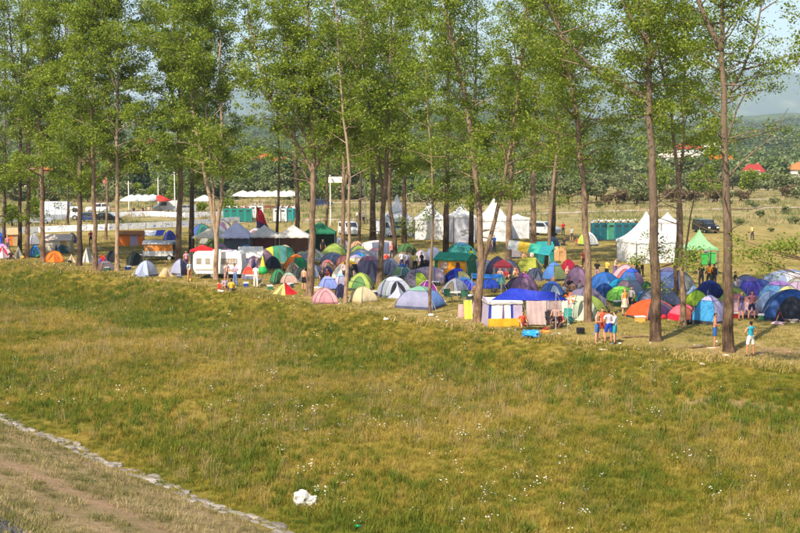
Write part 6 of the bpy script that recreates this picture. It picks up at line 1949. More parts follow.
# ------------------------------------------------------------------ houses
ROOF_TILE = {}
def roof_mat(c):
    if c not in ROOF_TILE:
        k = NT('roof_tiles')
        tc = k.n('ShaderNodeTexCoord').outputs['Object']
        wv = k.n('ShaderNodeTexWave'); wv.inputs['Scale'].default_value = 2.2; k.l(tc, wv.inputs['Vector'])
        n_ = k.noise(1.2, 4, .6, tc)
        b_ = lin(c)
        col = k.ramp(n_, [(.3, tuple(q * .7 for q in b_[:3]) + (1,)), (.7, b_)])
        ROOF_TILE[c] = k.done(k.principled(col, .85, k.bump(wv.outputs['Fac'], .6, .1), .1))
    return ROOF_TILE[c]
def house(label, px, Y, w, d, h, rh, rz, wallc, roofc, dz=None):
    x = px_ground(px, Y)
    z = max(gz(x, Y), float(hill_height(x, Y))) if dz is None else dz
    root = thing('house', label, 'house', (x, Y, z - .2), rz)
    wm = paint(wallc, .85, .1)
    MB().box(-w / 2, w / 2, -d / 2, d / 2, -1.0, h).build('wall', wm, root)
    o = .5
    m = MB()
    A = [(-w / 2 - o, -d / 2 - o, h - .15), (w / 2 + o, -d / 2 - o, h - .15), (w / 2 + o, d / 2 + o, h - .15), (-w / 2 - o, d / 2 + o, h - .15)]
    hp = min(w * .22, 2.0)
    r0_, r1_ = (-w / 2 + hp, 0, h + rh), (w / 2 - hp, 0, h + rh)
    m.face([A[0], A[1], r1_, r0_]).face([A[2], A[3], r0_, r1_]).face([A[1], A[2], r1_]).face([A[3], A[0], r0_]).face([A[3], A[2], A[1], A[0]])
    rf = m.build('roof', roof_mat(roofc), root)
    MB().box(w * .15, w * .15 + .6, .3, .9, h + rh * .3, h + rh + .6).build('chimney', paint((170, 110, 84), .9), rf)
    n = max(2, int(w / 3))
    for fl in range(2 if h > 4.5 else 1):
        for i in range(n):
            xx = -w / 2 + (i + .5) * w / n; zz = .9 + fl * 2.8
            if fl == 0 and i == n // 2:
                MB().box(xx - .5, xx + .5, -d / 2 - .05, -d / 2 + .02, 0, 2.1).build('door', paint((110, 70, 44), .6), root); continue
            wn_ = MB().box(xx - .6, xx + .6, -d / 2 - .05, -d / 2 + .02, zz, zz + 1.3).build('window', paint((236, 234, 228), .5), root)
            MB().box(xx - .5, xx + .5, -d / 2 - .07, -d / 2 - .04, zz + .1, zz + 1.2).build('pane', glass_mat(), wn_)
    return root
OR = (206, 104, 70); RR = (190, 52, 52); TN = (226, 206, 176); WW = (236, 230, 222)
house('house with a bright red roof on the wooded hillside above the firs', 147, 700, 13, 9, 4.2, 3.0, .15, WW, (184, 84, 84), 14)
house('pink walled house behind the pale slender poplar', 113, 420, 9, 8, 5.4, 2.4, .1, (206, 120, 110), (170, 90, 70))
house('orange roofed house with white gable above the cream parasols', 265, 520, 9, 8, 4.8, 3.0, -.3, WW, OR, 4)
house('long orange roofed house above the cream parasols', 282, 520, 12, 8, 4.4, 2.6, .2, (230, 190, 160), (210, 104, 80), 3)
house('tan two storey house with orange hip roof on the hill above the marquee', 362, 560, 13, 10, 5.6, 2.6, .1, (226, 170, 120), (200, 126, 84), 7)
house('small house with pale orange roof right of the tan two storey house', 399, 600, 9, 8, 3.6, 2.4, .0, (236, 214, 190), (216, 140, 96), 2)
house('small orange roofed house at the edge of the wood behind the truck', 52, 420, 10, 8, 4.4, 2.4, .2, (226, 190, 150), (190, 100, 60))
house('cream house low in the wood behind the white truck', 34, 410, 8, 7, 5.0, 2.2, .0, WW, (180, 110, 80))
house('white house with red brown roof above the scrub between slim poplars', 686, 620, 14, 9, 5.6, 2.8, .1, WW, (170, 70, 60), 9)
house('white gabled house beside the red brown roofed one', 667, 580, 9, 9, 5.4, 3.2, .6, WW, (226, 206, 190), 5)
house('orange roofed house behind the forked thick poplar', 718, 560, 13, 9, 4.6, 2.8, .2, (236, 200, 160), (220, 116, 50), 4)
house('white house with a crimson roof out in the scrub', 751, 430, 7.5, 8, 4.6, 2.6, -.35, WW, (164, 62, 56), .5)
house('white house with orange roof at the open end of the scrub', 800, 440, 9, 8, 4.8, 2.6, .3, WW, (226, 130, 80), 1)
house('tan roofed farmhouse in the scrub behind the teal toilets', 634, 470, 9, 8, 3.6, 2.0, .2, (226, 196, 160), (190, 130, 96), 0.2)
house('long white barn low on the hill above the scrub', 700, 700, 18, 8, 3.4, 2.0, .1, WW, (226, 220, 214), 13)
# ------------------------------------------------------------------ people
POSES = {}
def V3(a, b, c): return Vector((a, b, c))
def ang(dirn):
    return Vector(dirn).normalized()

def make_pose(key, thigh, shin, uarm, farm, lean=(0, 0, 1), head=(0, 0, 1), female=False, seat=None):
    """thigh/shin/uarm/farm: (left, right) direction vectors; the figure faces -y"""
    J = {}; E = []; RAD = {}
    def add(n, p, r, par=None, lab=None):
        J[n] = Vector(p); RAD[n] = r
        if par: E.append((par, n, lab))
    sp = ang(lean); hd = ang(head)
    wS = .165 if female else .185
    add('pel', (0, 0, 0), (.155, .115))
    add('abd', sp * .17, (.135 if female else .145, .10), 'pel', 'pelvis')
    add('che', sp * .36, (.155 if female else .175, .115), 'abd', 'torso')
    add('col', sp * .48, (.11, .08), 'che', 'torso')
    add('nek', sp * .53, (.058, .058), 'col', 'neck')
    add('jaw', sp * .53 + hd * .085 + V3(0, -.015, 0), (.072, .082), 'nek', 'head')
    add('hea', sp * .53 + hd * .175, (.080, .098), 'jaw', 'head')
    add('cro', sp * .53 + hd * .245, (.058, .072), 'hea', 'head')
    for i, s in ((0, 1), (1, -1)):
        t, sh = ang(thigh[i]), ang(shin[i]); ua, fa = ang(uarm[i]), ang(farm[i])
        n = 'LR'[i]
        add(n + 'hip', V3(s * .095, 0, -.05), (.095, .095), 'pel', 'pelvis')
        add(n + 'mid', J[n + 'hip'] + t * .2, (.078, .082), n + 'hip', 'thigh')
        add(n + 'kne', J[n + 'hip'] + t * .42, (.056, .058), n + 'mid', 'knee')
        add(n + 'cal', J[n + 'kne'] + sh * .14, (.056, .06), n + 'kne', 'shin')
        add(n + 'ank', J[n + 'kne'] + sh * .40, (.036, .038), n + 'cal', 'shin')
        fwd = V3(sh.x * .0 + s * .12, -1, -.28) if abs(sh.z) > .5 else V3(0, -.7, .7)
        add(n + 'hel', J[n + 'ank'] + sh * .045 + V3(0, .02, 0), (.034, .034), n + 'ank', 'foot')
        add(n + 'toe', J[n + 'hel'] + fwd.normalized() * .17, (.034, .022), n + 'hel', 'foot')
        add(n + 'sho', sp * .445 + V3(s * wS, 0, 0), (.06, .06), 'col', 'torso')
        add(n + 'elb', J[n + 'sho'] + ua * .28, (.04, .04), n + 'sho', 'uarm')
        add(n + 'wri', J[n + 'elb'] + fa * .25, (.027, .024), n + 'elb', 'farm')
        add(n + 'pal', J[n + 'wri'] + fa * .075, (.036, .02), n + 'wri', 'hand')
    names = list(J)
    me = bpy.data.meshes.new('body')
    me.from_pydata([tuple(J[n]) for n in names], [(names.index(a), names.index(b)) for a, b, _ in E], [])
    o = bpy.data.objects.new('body_tmp', me); COL.objects.link(o)
    md = o.modifiers.new('skin', 'SKIN'); md.use_smooth_shade = True; md.branch_smoothing = .6
    o.modifiers.new('sub', 'SUBSURF').levels = 1
    for i, n in enumerate(names):
        sv = me.skin_vertices[0].data[i]; sv.radius = RAD[n]; sv.use_root = (n == 'pel')
    bpy.context.view_layer.update()
    dg = bpy.context.evaluated_depsgraph_get()
    ev = bpy.data.meshes.new_from_object(o.evaluated_get(dg))
    bpy.data.objects.remove(o)
    co = np.array([v.co[:] for v in ev.vertices]); nm = np.array([v.normal[:] for v in ev.vertices])
    faces = [tuple(p.vertices) for p in ev.polygons]
    cen = np.array([co[list(f)].mean(0) for f in faces])
    best = np.full(len(cen), 9e9); lab = np.array(['torso'] * len(cen), dtype=object); frac = np.zeros(len(cen))
    for a, b, l in E:
        A, B = np.array(J[a]), np.array(J[b]); ab = B - A
        t = np.clip(((cen - A) @ ab) / (ab @ ab), 0, 1)
        d = np.linalg.norm(cen - A - t[:, None] * ab, axis=1) - .6 * (RAD[a][0] * (1 - t) + RAD[b][0] * t)
        m = d < best
        best[m] = d[m]; lab[m] = l; frac[m] = t[m]
    zmin = co[:, 2].min()
    if seat is not None: zmin = J['pel'].z - .115 - seat
    lift = np.array([0, 0, -zmin])
    co = co + lift; cen = cen + lift
    for n in J: J[n] = J[n] + Vector((0, 0, -zmin))
    # body: skin surface + fingers, nose, ears, eyes
    mb = MB()
    mb.v = [tuple(c) for c in co]; mb.f = list(faces); mb.m = [0] * len(faces)
    hc = J['hea']; up = hd; fw = Vector((0, -1, 0)); fw = (fw - up * fw.dot(up)).normalized(); sd = up.cross(fw)
    if 'head_turn' in key: pass
    mb.tube([hc + fw * .082 - up * .005, hc + fw * .115 - up * .04, hc + fw * .09 - up * .05], [.008, .016, .012], 5)
    for s in (-1, 1):
        mb.tube([hc + sd * s * .078 - up * .05, hc + sd * s * .092 - up * .02, hc + sd * s * .084 + up * .02], [.01, .02, .012], 5)
        e = hc + fw * .09 + sd * s * .033 + up * .0
        mb.lathe([(.001, .012), (.012, 0), (.001, -.012)], 6, tuple(e), 1)
    mb.tube([hc + fw * .088 - up * .082 - sd * .025, hc + fw * .095 - up * .082, hc + fw * .088 - up * .082 + sd * .025], .007, 4, True, 1)
    for i, s in ((0, 1), (1, -1)):
        n = 'LR'[i]; fa = ang(farm[i]); p = J[n + 'pal']
        side = fa.cross(Vector((1, 0, 0))); side = side.normalized() if side.length > .1 else Vector((0, 1, 0))
        pn = side.cross(fa)
        for q, ln in ((-.03, .062), (-.011, .075), (.009, .07), (.028, .055)):
            b0 = p + side * q + fa * .01
            b1 = b0 + fa * ln * .55; b2 = b1 + (fa * .75 + pn * (-.5 * s)).normalized() * ln * .45
            mb.tube([b0, b1, b2], [.0095, .0085, .006], 5)
        b0 = p - side * .03 - fa * .045
        b1 = b0 - side * .035 + fa * .03
        mb.tube([b0, b1, b1 + fa * .032 - side * .008], [.012, .0105, .007], 5)
    body = mb.mesh('body', [skin_mat((200, 150, 120)), RUBBER], True)
    def garment(nm_, sel, off):
        idx = [i for i in range(len(faces)) if sel(i)]
        if not idx: return None
        used = sorted({v for i in idx for v in faces[i]}); mp = {v: j for j, v in enumerate(used)}
        g = MB(); g.v = [tuple(co[v] + nm[v] * off) for v in used]; g.f = [tuple(mp[v] for v in faces[i]) for i in idx]; g.m = [0] * len(idx)
        return g.mesh(nm_, fabric((200, 200, 200)), True)
    G = {}
    hz = np.array(hc); upn = np.array(up); fwn = np.array(fw)
    G['tee'] = garment('shirt', lambda i: lab[i] == 'torso' or (lab[i] == 'pelvis' and (cen[i] - np.array(J['pel'])) @ np.array(sp) > -.02) or (lab[i] == 'uarm' and frac[i] < .62), .016)
    G['vest'] = garment('vest', lambda i: (lab[i] == 'torso' and abs(cen[i][0] - J['col'].x) < wS * .82) or (lab[i] == 'pelvis' and (cen[i] - np.array(J['pel'])) @ np.array(sp) > -.02), .016)
    G['long'] = garment('shirt', lambda i: lab[i] in ('torso', 'uarm') or (lab[i] == 'farm' and frac[i] < .9) or (lab[i] == 'pelvis' and (cen[i] - np.array(J['pel'])) @ np.array(sp) > -.04), .018)
    G['shorts'] = garment('shorts', lambda i: (lab[i] == 'pelvis' and (cen[i] - np.array(J['pel'])) @ np.array(sp) < .10) or lab[i] == 'thigh' or (lab[i] == 'knee' and frac[i] < .45), .022)
    G['trousers'] = garment('trousers', lambda i: (lab[i] == 'pelvis' and (cen[i] - np.array(J['pel'])) @ np.array(sp) < .10) or lab[i] in ('thigh', 'knee', 'shin'), .018)
    for s_ in 'LR':
        A_, B_ = np.array(J[s_ + 'hel']), np.array(J[('R' if s_ == 'L' else 'L') + 'hel'])
        G['shoe' + s_] = garment('shoe', lambda i: lab[i] == 'foot' and np.linalg.norm(cen[i] - A_) < np.linalg.norm(cen[i] - B_), .010)
    G['hair'] = garment('hair', lambda i: lab[i] == 'head' and ((cen[i] - hz) @ upn > .035 or ((cen[i] - hz) @ fwn < -.02 and (cen[i] - hz) @ upn > -.075)), .014)
    G['longhair'] = garment('hair', lambda i: (lab[i] == 'head' and ((cen[i] - hz) @ upn > .035 or ((cen[i] - hz) @ fwn < .0))) or (lab[i] == 'neck' and (cen[i] - hz) @ fwn < -.02) or (lab[i] == 'torso' and (cen[i] - hz) @ fwn < -.06 and abs(cen[i][0] - hc.x) < .09 and (cen[i] - hz) @ upn > -.33), .02)
    POSES[key] = (body, G, J)

D_ = (0, 0, -1)
make_pose('stand', [(.08, 0, -1), (-.08, 0, -1)], [(.03, .04, -1), (-.03, .04, -1)], [(.18, .05, -1), (-.18, .05, -1)], [(.06, -.25, -1), (-.06, -.25, -1)])
make_pose('relaxed', [(.14, -.12, -1), (-.06, .04, -1)], [(.08, .12, -1), (-.02, .06, -1)], [(.35, .12, -1), (-.16, .0, -1)], [(-.35, -.3, -.7), (-.02, -.6, -1)], (.03, .02, 1), (.05, -.12, 1))
make_pose('walk', [(.04, -.38, -1), (-.04, .30, -1)], [(.02, .02, -1), (-.02, .55, -1)], [(.14, .35, -1), (-.14, -.35, -1)], [(.05, .05, -1), (-.05, -.75, -1)], (0, -.06, 1), (0, -.08, 1))
make_pose('hips', [(.16, 0, -1), (-.16, 0, -1)], [(.06, .05, -1), (-.06, .05, -1)], [(.62, .15, -.8), (-.62, .15, -.8)], [(-.75, -.35, -.55), (.75, -.35, -.55)])
make_pose('folded', [(.09, 0, -1), (-.09, 0, -1)], [(.03, .05, -1), (-.03, .05, -1)], [(.22, -.15, -1), (-.22, -.15, -1)], [(-.8, -.55, .12), (.8, -.55, .05)], (0, .03, 1), (0, -.2, 1))
make_pose('carry', [(.1, 0, -1), (-.1, .0, -1)], [(.02, .05, -1), (-.02, .05, -1)], [(.16, -.25, -1), (-.16, -.25, -1)], [(0, -1, .1), (0, -1, .1)], (0, -.08, 1), (0, -.25, 1))
make_pose('bend', [(.1, -.1, -1), (-.1, -.1, -1)], [(.02, .15, -1), (-.02, .15, -1)], [(.1, -.4, -1), (-.1, -.4, -1)], [(0, -.3, -1), (0, -.3, -1)], (0, -.8, .7), (0, -.9, .5))
make_pose('sit', [(.22, -1, .28), (-.22, -1, .28)], [(-.05, -.35, -1), (.05, -.35, -1)], [(.2, -.25, -1), (-.2, -.25, -1)], [(-.1, -1, -.1), (.1, -1, -.1)], (0, .12, 1), (0, -.1, 1), seat=0.02)
make_pose('crossed', [(.75, -.75, .10), (-.75, -.75, .10)], [(-.9, -.25, -.18), (.9, -.25, -.18)], [(.2, -.2, -1), (-.2, -.2, -1)], [(-.3, -1, -.2), (.3, -1, -.2)], (0, -.06, 1), (0, -.15, 1), seat=0.02)
make_pose('recline', [(.12, -1, .5), (-.12, -1, .12)], [(.05, -.5, -1), (-.03, -1, -.05)], [(.3, .35, -1), (-.3, .35, -1)], [(.1, .3, -1), (-.1, .3, -1)], (0, .5, .85), (0, .1, 1), seat=0.02)
make_pose('chair', [(.14, -1, .02), (-.14, -1, .02)], [(.02, -.08, -1), (-.02, -.08, -1)], [(.22, -.2, -1), (-.22, -.2, -1)], [(-.1, -1, .05), (.1, -1, .05)], (0, .18, 1), (0, -.05, 1))

def skirt_mesh(J, ln, flare):
    p = J['pel']
    m = MB().lathe([(.15, .16), (.175, .02), (.19 + flare * .5, -ln * .5), (.2 + flare, -ln)], 14, tuple(p))
    m.v = [(x, (y - p.y) * .8 + p.y, z) for x, y, z in m.v]
    return m

def person(label, px, py, pose, facing, skin=(206, 156, 124), top=None, topk='tee', bottom=(40, 70, 140), botk='shorts', hair=(44, 32, 26), hk='hair', shoes=(60, 56, 54), s=1.0, skirt=None, group=None, off=0.0, z=None):
    """facing: degrees, 0 looks at the camera, 90 to the right of the picture"""
    p = hit(px, py); p.y += off
    body, G, J = POSES[pose]
    root = thing('person', label, 'person', (p.x, p.y, gz(p.x, p.y) if z is None else gz(p.x, p.y) + z), R(facing), group)
    root.scale = (s, s, s)
    def put_(name, me, mat):
        if me is None: return
        o = obj(name, me, root)
        o.material_slots[0].link = 'OBJECT'; o.material_slots[0].material = mat
        return o
    put_('body', body, skin_mat(skin))
    put_('hair', G[hk], fabric(hair))
    if top: put_('shirt', G[topk], fabric(top))
    if skirt: skirt_mesh(J, *skirt).build('skirt', fabric(bottom), root, True)
    else: put_(botk, G[botk], fabric(bottom))
    if shoes:
        put_('shoe', G['shoeL'], fabric(shoes)); put_('shoe', G['shoeR'], fabric(shoes))
    return root
SK1 = (214, 160, 128); SK2 = (190, 132, 98); SK3 = (222, 174, 146)
# the bathers in the front
person('man in a turquoise vest and white shorts by the thick poplar', 750, 356.5, 'hips', 195, SK2, (36, 168, 190), 'vest', (232, 230, 224), 'shorts', (30, 24, 20), s=1.0)
person('shirtless man in blue shorts standing in profile by the thick poplar', 714.5, 347.5, 'folded', 75, SK2, None, 'tee', (40, 96, 170), 'shorts', (30, 24, 20), shoes=None, s=1.02)
person('shirtless person in blue shorts in the circle of four bathers', 597, 343.5, 'folded', 60, SK1, None, 'tee', (60, 112, 180), 'shorts', (50, 34, 26), shoes=None)
person('bather with red scarf top at the back of the circle of four', 603, 341, 'carry', 10, SK1, (226, 90, 60), 'vest', (190, 60, 50), 'shorts', (36, 28, 24), off=.4)
person('bather in grey white shirt and royal blue shorts in the circle of four', 608.5, 343.8, 'relaxed', 185, SK2, (206, 196, 204), 'tee', (28, 74, 190), 'shorts', (36, 28, 24), s=1.03)
person('bather with a white towel over teal shorts in the circle of four', 614.5, 344, 'folded', 250, SK1, (232, 232, 236), 'long', (40, 150, 160), 'shorts', (60, 44, 34), s=.98)
person('woman in an orange top and pale skirt by the apple green dome', 624.5, 315.5, 'stand', 30, SK3, (232, 160, 70), 'vest', (220, 206, 180), hair=(190, 150, 90), hk='longhair', skirt=(.42, .06), s=.95)
person('man in grey shirt and dark shorts by the apple green dome', 631, 314, 'relaxed', -60, SK1, (196, 186, 190), 'tee', (40, 42, 60), 'shorts')
person('person in a dark striped vest near the violet dome', 741, 320.5, 'stand', 20, SK2, (70, 60, 110), 'vest', (120, 110, 150), 'shorts')
person('person in a mauve check shirt and navy shorts near the violet dome', 751.5, 320, 'hips', 0, SK2, (150, 90, 110), 'tee', (30, 40, 80), 'shorts')
person('person in black beyond the thick trunk near the navy dome', 735, 296, 'stand', 90, SK2, (30, 30, 34), 'tee', (200, 200, 206), 'shorts')
person('person in black shirt standing behind the navy dome', 701, 287.5, 'stand', 180, SK1, (30, 30, 36), 'tee', (40, 40, 46), 'trousers')
person('person in an orange top standing behind the navy dome', 709, 287, 'carry', 160, SK2, (236, 140, 30), 'tee', (40, 40, 46), 'trousers')
person('person with dark jacket beside the orange topped person', 714, 287, 'stand', 120, SK2, (40, 36, 40), 'long', (40, 40, 46), 'trousers')
# by the marquee
person('woman in a long black dress before the swooping white marquee', 637, 281, 'relaxed', 160, SK1, (24, 22, 28), 'tee', (24, 22, 28), hair=(24, 20, 20), hk='longhair', skirt=(.6, .14))
person('person in pale shirt and black trousers beside the woman in black', 642.5, 278, 'stand', 200, SK1, (190, 180, 196), 'tee', (26, 26, 32), 'trousers', off=.5)
person('man in a black shirt and pale trousers on the lawn', 597, 282.5, 'stand', 150, SK1, (26, 26, 30), 'tee', (176, 150, 150), 'trousers')
person('person in a yellow top and black trousers on the lawn', 606.5, 281.5, 'carry', 120, SK2, (236, 196, 90), 'tee', (26, 26, 30), 'trousers')
person('woman in cream top and violet skirt on the lawn', 615, 279.5, 'carry', 60, SK1, (226, 206, 180), 'vest', (120, 92, 140), hair=(30, 24, 24), skirt=(.5, .08))
person('person sitting with blue trousers behind the woman in the violet skirt', 622.5, 276.5, 'crossed', -40, SK1, (226, 180, 150), 'tee', (90, 130, 190), 'trousers')
person('person in white standing far out on the lawn near the lone dome', 571.5, 242, 'stand', 20, SK1, (236, 234, 230), 'tee', (110, 100, 90), 'shorts')
person('person in red sitting far out on the lawn', 577, 245.5, 'crossed', 30, SK2, (206, 50, 50), 'tee', (40, 40, 50), 'shorts')
person('person in dark clothes sitting far out on the lawn by the lone dome', 564, 245.5, 'sit', -30, SK2, (40, 44, 54), 'tee', (40, 40, 50), 'trousers')
person('person in a red shirt standing by the silver car', 563, 236, 'stand', 10, SK2, (206, 40, 50), 'tee', (60, 70, 60), 'trousers')
# groups between the tents
person('person in white shirt sitting behind the sky blue dome', 565, 296, 'sit', 60, SK2, (236, 226, 224), 'tee', (70, 60, 60), 'shorts')
person('bare backed person sitting behind the mauve dome', 572, 293.5, 'crossed', 170, SK1, None, 'tee', (60, 60, 70), 'shorts')
person('person in white vest reclining behind the mauve dome', 579, 292.5, 'sit', -70, SK2, (240, 236, 232), 'vest', (70, 70, 90), 'shorts')
person('dark haired person sitting between the white shirted people', 569, 289.5, 'crossed', 20, SK2, (44, 44, 50), 'tee', (50, 50, 60), 'shorts')
person('person sitting beside the crimson dome in black', 576.5, 273, 'sit', 20, SK2, (34, 32, 40), 'tee', (60, 60, 76), 'trousers')
person('shirtless person sitting beside the crimson dome', 581.5, 275.5, 'crossed', -20, SK1, None, 'tee', (70, 60, 70), 'shorts')
person('person in dark red standing behind the seated pair by the crimson dome', 584, 270, 'stand', 0, SK2, (120, 40, 40), 'tee', (60, 40, 40), 'trousers')
person('person in pink sitting before the crimson dome', 567, 276.5, 'crossed', 40, SK1, (226, 170, 160), 'tee', (90, 80, 80), 'shorts')
for i, (px, py, po, fa, tp, lab) in enumerate(((494, 277.5, 'sit', 60, (40, 34, 44), 'person in black sitting under the maroon canopy'), (500, 279, 'crossed', 10, (226, 190, 170), 'person in a pale vest sitting under the maroon canopy'), (506, 279.5, 'sit', -40, (160, 50, 50), 'person in a dull red shirt sitting under the maroon canopy'), (512, 278, 'recline', -60, None, 'shirtless person reclining beside the maroon canopy'), (519, 275.5, 'recline', 70, (200, 120, 100), 'person in coral lying on the grass by the olive wedge tent'))):
    person(lab, px, py, po, fa, SK1 if i % 2 else SK2, tp, 'tee', (70, 62, 70), 'shorts')
person('person in a lime shirt standing behind the green roofed frame tent', 471, 268, 'stand', 150, SK2, (190, 210, 60), 'tee', (60, 60, 70), 'trousers')
person('shirtless person under the striped awning', 524, 261, 'crossed', 20, SK1, None, 'tee', (60, 60, 70), 'shorts')
person('person in pale shirt under the striped awning', 531, 259.5, 'sit', -30, SK1, (226, 206, 196), 'tee', (60, 60, 70), 'shorts')
person('person in white standing at the tallest pagoda', 490, 254.5, 'stand', 10, SK1, (222, 214, 220), 'tee', (90, 80, 110), 'trousers')
person('person in blue standing at the tallest pagoda', 494, 252, 'stand', 40, SK1, (60, 110, 200), 'tee', (60, 70, 110), 'trousers')
person('person in a white shirt standing among the grey domes', 401.5, 271.5, 'relaxed', 30, SK2, (238, 236, 238), 'tee', (60, 70, 130), 'trousers', (24, 24, 40))
person('person in a white printed shirt beside the other white shirt', 407, 272.5, 'stand', -20, SK2, (228, 224, 240), 'tee', (90, 80, 140), 'trousers')
person('person in a yellow shirt among the grey domes', 415, 273, 'stand', 10, SK2, (244, 220, 120), 'tee', (60, 50, 60), 'trousers')
person('person in black beside the yellow shirted one', 422, 272, 'walk', -60, SK2, (32, 30, 36), 'tee', (34, 32, 40), 'trousers')
person('person in a red shirt sitting by the big pale tunnel tent', 386.5, 262, 'sit', 20, SK2, (222, 70, 60), 'tee', (60, 60, 70), 'trousers')
person('person in pink shirt standing by the big pale tunnel tent', 392, 261, 'stand', 20, SK2, (222, 130, 120), 'tee', (60, 60, 70), 'trousers')
person('person in dark clothing standing behind the thin pale poplar', 351, 287, 'stand', -30, SK2, (30, 32, 44), 'tee', (36, 38, 54), 'trousers')
person('person in a white and red top by the charcoal dome', 344.5, 284, 'relaxed', 20, SK2, (226, 190, 196), 'tee', (90, 80, 110), 'shorts')
person('person in black sitting before the navy dome', 322.5, 281, 'sit', 10, SK2, (26, 26, 30), 'tee', (30, 34, 60), 'trousers')
person('person sitting in dark red before the pink grey dome', 327.5, 279.5, 'crossed', -30, SK2, (110, 44, 44), 'tee', (36, 40, 80), 'trousers')
person('shirtless person standing at the foot of the big branching poplar', 304, 291, 'stand', 140, SK1, None, 'tee', (40, 36, 40), 'shorts')
person('person in black standing before the dark market stall', 323, 257, 'stand', 20, SK2, (34, 30, 34), 'tee', (60, 40, 40), 'trousers')
# by the caravan
person('person in white standing by the folded parasol', 256, 288, 'stand', 150, SK1, (240, 236, 228), 'tee', (236, 232, 224), 'trousers', (70, 40, 34))
person('person in a lilac shirt and jeans before the caravan', 235.5, 286.5, 'carry', -40, SK2, (186, 166, 196), 'tee', (110, 136, 190), 'trousers')
person('person in a pink shirt before the caravan', 226.5, 285, 'carry', 40, SK2, (228, 190, 186), 'tee', (190, 150, 140), 'trousers')
person('person in a red and white shirt sitting on the grass before the caravan', 219, 292.5, 'crossed', 120, SK2, (214, 60, 50), 'tee', (226, 210, 200), 'shorts')
person('person in a yellow shirt sitting on the grass before the caravan', 231.5, 291.5, 'crossed', 190, SK2, (236, 190, 60), 'tee', (60, 56, 70), 'shorts', (30, 26, 26))
person('person in grey sitting between the red and the yellow shirted ones', 225.5, 289.5, 'sit', 30, SK2, (180, 160, 180), 'tee', (50, 46, 60), 'shorts')
person('person in a pale blue shirt at the corner of the caravan', 189.5, 282, 'relaxed', 50, SK1, (196, 206, 214), 'tee', (206, 150, 100), 'trousers', s=.95)
person('person in pink behind the lavender grey dome', 186.5, 271, 'stand', 20, SK2, (200, 150, 160), 'tee', (90, 60, 80), 'trousers')
person('person in red by the cream cabin tent trunk', 91, 246, 'stand', 30, SK2, (150, 30, 44), 'tee', (50, 40, 50), 'trousers')
person('person in pink at the white and pink dome', 8, 252.5, 'stand', 20, SK1, (214, 140, 150), 'tee', (120, 110, 120), 'trousers')
person('person sitting in dark clothes at the crimson door', 11, 259.5, 'crossed', 10, SK2, (60, 44, 50), 'tee', (50, 44, 50), 'trousers')
# at the porch
person('person with orange top sitting under the blue tarpaulin', 522.5, 326.5, 'sit', 10, SK1, (196, 80, 50), 'tee', (150, 60, 50), 'shorts')
person('person sitting in shorts under the porch beside the greyish sheet', 555, 328, 'chair', -20, SK1, (190, 150, 140), 'tee', (70, 60, 70), 'shorts', shoes=None)
person('person in dark red sitting beside the teal camp chair', 560, 327, 'sit', -40, SK1, (150, 70, 70), 'tee', (70, 76, 96), 'shorts', shoes=None)
person('person lying in the doorway of the big dark blue tent', 784, 321.5, 'recline', 60, SK2, (120, 60, 70), 'tee', (50, 50, 60), 'shorts')
# far people
for px, py, tp, lab in ((357, 222.5, (238, 236, 232), 'person in white standing on the gravel road by the lattice mast'), (363.5, 224, (236, 220, 216), 'person in pale pink standing on the gravel road by the lattice mast'), (706, 262.5, (160, 160, 186), 'person in grey standing under the bright green canopy'), (688, 258, (34, 34, 40), 'person in black at the bright green canopy'), (665, 258, (40, 40, 48), 'person in black in the opening of the swooping marquee'), (752, 240, (226, 210, 120), 'person in pale yellow walking on the dry lawn'), (534, 238, (220, 200, 190), 'person in cream by the low marquee box'), (229.5, 253.5, (230, 226, 236), 'person in white behind the caravan roof'), (234, 254.5, (214, 220, 100), 'person in a lime vest behind the caravan roof'), (134, 217, (40, 40, 50), 'person in dark clothes on the terrace by the firs'), (143, 217, (70, 40, 40), 'person in dull red on the terrace by the firs'), (149, 216.5, (210, 200, 196), 'person in pale clothes on the terrace by the firs')):
    person(lab, px, py, rnd.choice(['stand', 'relaxed', 'walk']), rnd.uniform(-80, 80), SK2, tp, 'tee', (60, 60, 76), 'trousers')

# ------------------------------------------------------------------ more domes where the camp is packed tightest
import re as _re
bpy.context.view_layer.update()
OCC = [(x, y, max(w, d) * .95) for x, y, w, d, r in FOOT]
for o in list(COL.objects):
    if o.parent is None and o.get('category') in ('person', 'chair', 'table', 'tree', 'curtain', 'flag', 'parasol', 'pinwheel', 'caravan', 'camper trailer', 'towel', 'car', 'van', 'bin', 'speaker', 'balloon', 'bag', 'tarpaulin'):
        big = {'caravan': 3.0, 'camper trailer': 2.2, 'car': 2.5, 'van': 2.8, 'person': .45, 'tree': .45}.get(o['category'], .5)
        if 45 < o.location.y < 145: OCC.append((o.location.x, o.location.y, big))
TENTS = [(o.location.x, o.location.y, _re.split(r' (?:with|behind|beside|before|at|in|on|between|next|under|tucked|of|by|near|pressed|standing|to|half|around|over|past|the) ', o['label'])[0]) for o in COL.objects if o.parent is None and o.get('category') == 'tent']
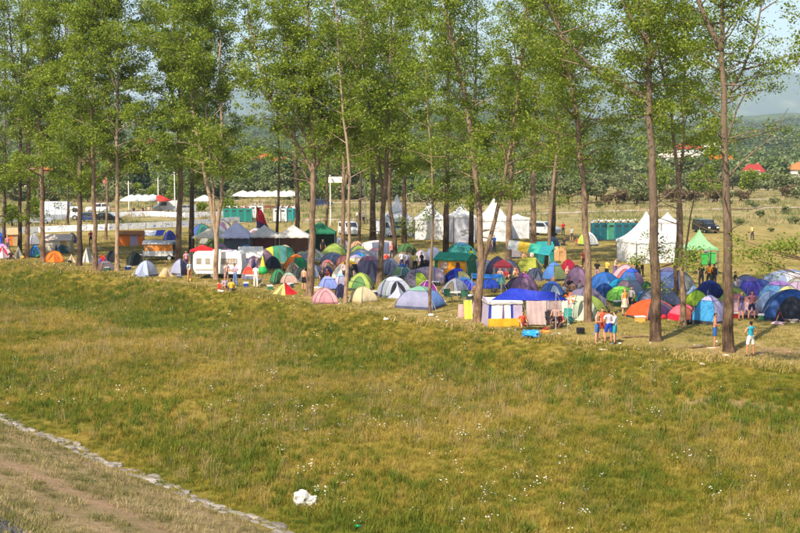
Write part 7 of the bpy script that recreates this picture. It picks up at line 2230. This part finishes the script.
PAL = [((112, 118, 140), 'slate'), ((150, 154, 172), 'silver grey'), ((70, 92, 160), 'cornflower'), ((40, 96, 170), 'mid blue'), ((60, 130, 120), 'sea green'), ((70, 110, 60), 'moss green'), ((134, 140, 160), 'dove grey'), ((80, 100, 150), 'dusty blue'), ((178, 176, 190), 'pale grey'), ((190, 180, 160), 'stone coloured'), ((130, 100, 130), 'plum grey'), ((96, 150, 200), 'pale blue'), ((120, 110, 90), 'khaki'), ((150, 150, 140), 'putty'), ((190, 150, 160), 'faded pink'), ((150, 170, 80), 'olive lime')]
fr = random.Random(21)
EPX = [0, 100, 200, 300, 400, 500, 600, 700, 800]; EPY = [258, 263, 284, 301, 313, 325, 338, 350, 360]
made = 0
for _ in range(5200):
    if made >= 48: break
    px_ = fr.uniform(196, 806)
    ey = float(np.interp(px_, EPX, EPY))
    deep = 7 if px_ < 190 else (42 if px_ < 600 else 50)
    py_ = ey - (5 if px_ < 190 else 15) - deep * fr.random()
    if 470 < px_ < 575 and py_ > 296: continue
    if px_ > 590 and py_ > 326: continue
    if 575 < px_ < 680 and py_ < 284: continue
    p = hit(px_, py_)
    w = fr.uniform(1.9, 2.9); c = p + Vector((0, w * .45, 0))
    if any((c.x - a) ** 2 + (c.y - b) ** 2 < (w * .46 + r * .92) ** 2 for a, b, r in OCC): continue
    hpx = FPX / p.y
    near_ = min(TENTS, key=lambda t: (t[0] - c.x) ** 2 + (t[1] - c.y) ** 2)
    cc, cn = fr.choice(PAL)
    h = fr.uniform(1.05, 1.45)
    lab = 'small ' + cn + ' dome tent pitched right beside the ' + near_[2]
    lab = ' '.join(lab.split()[:16])
    two = [cc, fr.choice(PAL)[0]] if fr.random() < .25 else [cc]
    dome(lab, (px_ - w / 2 * hpx, px_ + w / 2 * hpx, py_ - (h + w * .08) * hpx, py_), two, fr.uniform(-.8, .8), group='small domes packed between the larger tents')
    OCC.append((c.x, c.y, w * .5)); made += 1

# ------------------------------------------------------------------ haze over the plain and the hills
hz_ = MB().box(-12500, 12500, -650, 12500, -12, 760).build('haze', [], None)
hz_['kind'] = 'stuff'
tag(hz_, 'thin pale summer haze lying over the plain and hills', 'haze')
k = NT('haze')
pv = k.n('ShaderNodeVolumePrincipled')
pv.inputs['Color'].default_value = (0.64, 0.81, 1.0, 1)
pv.inputs['Density'].default_value = 0.00012
pv.inputs['Anisotropy'].default_value = 0.0
k.l(pv.outputs[0], k.out.inputs['Volume'])
hz_.data.materials.append(k.mat)
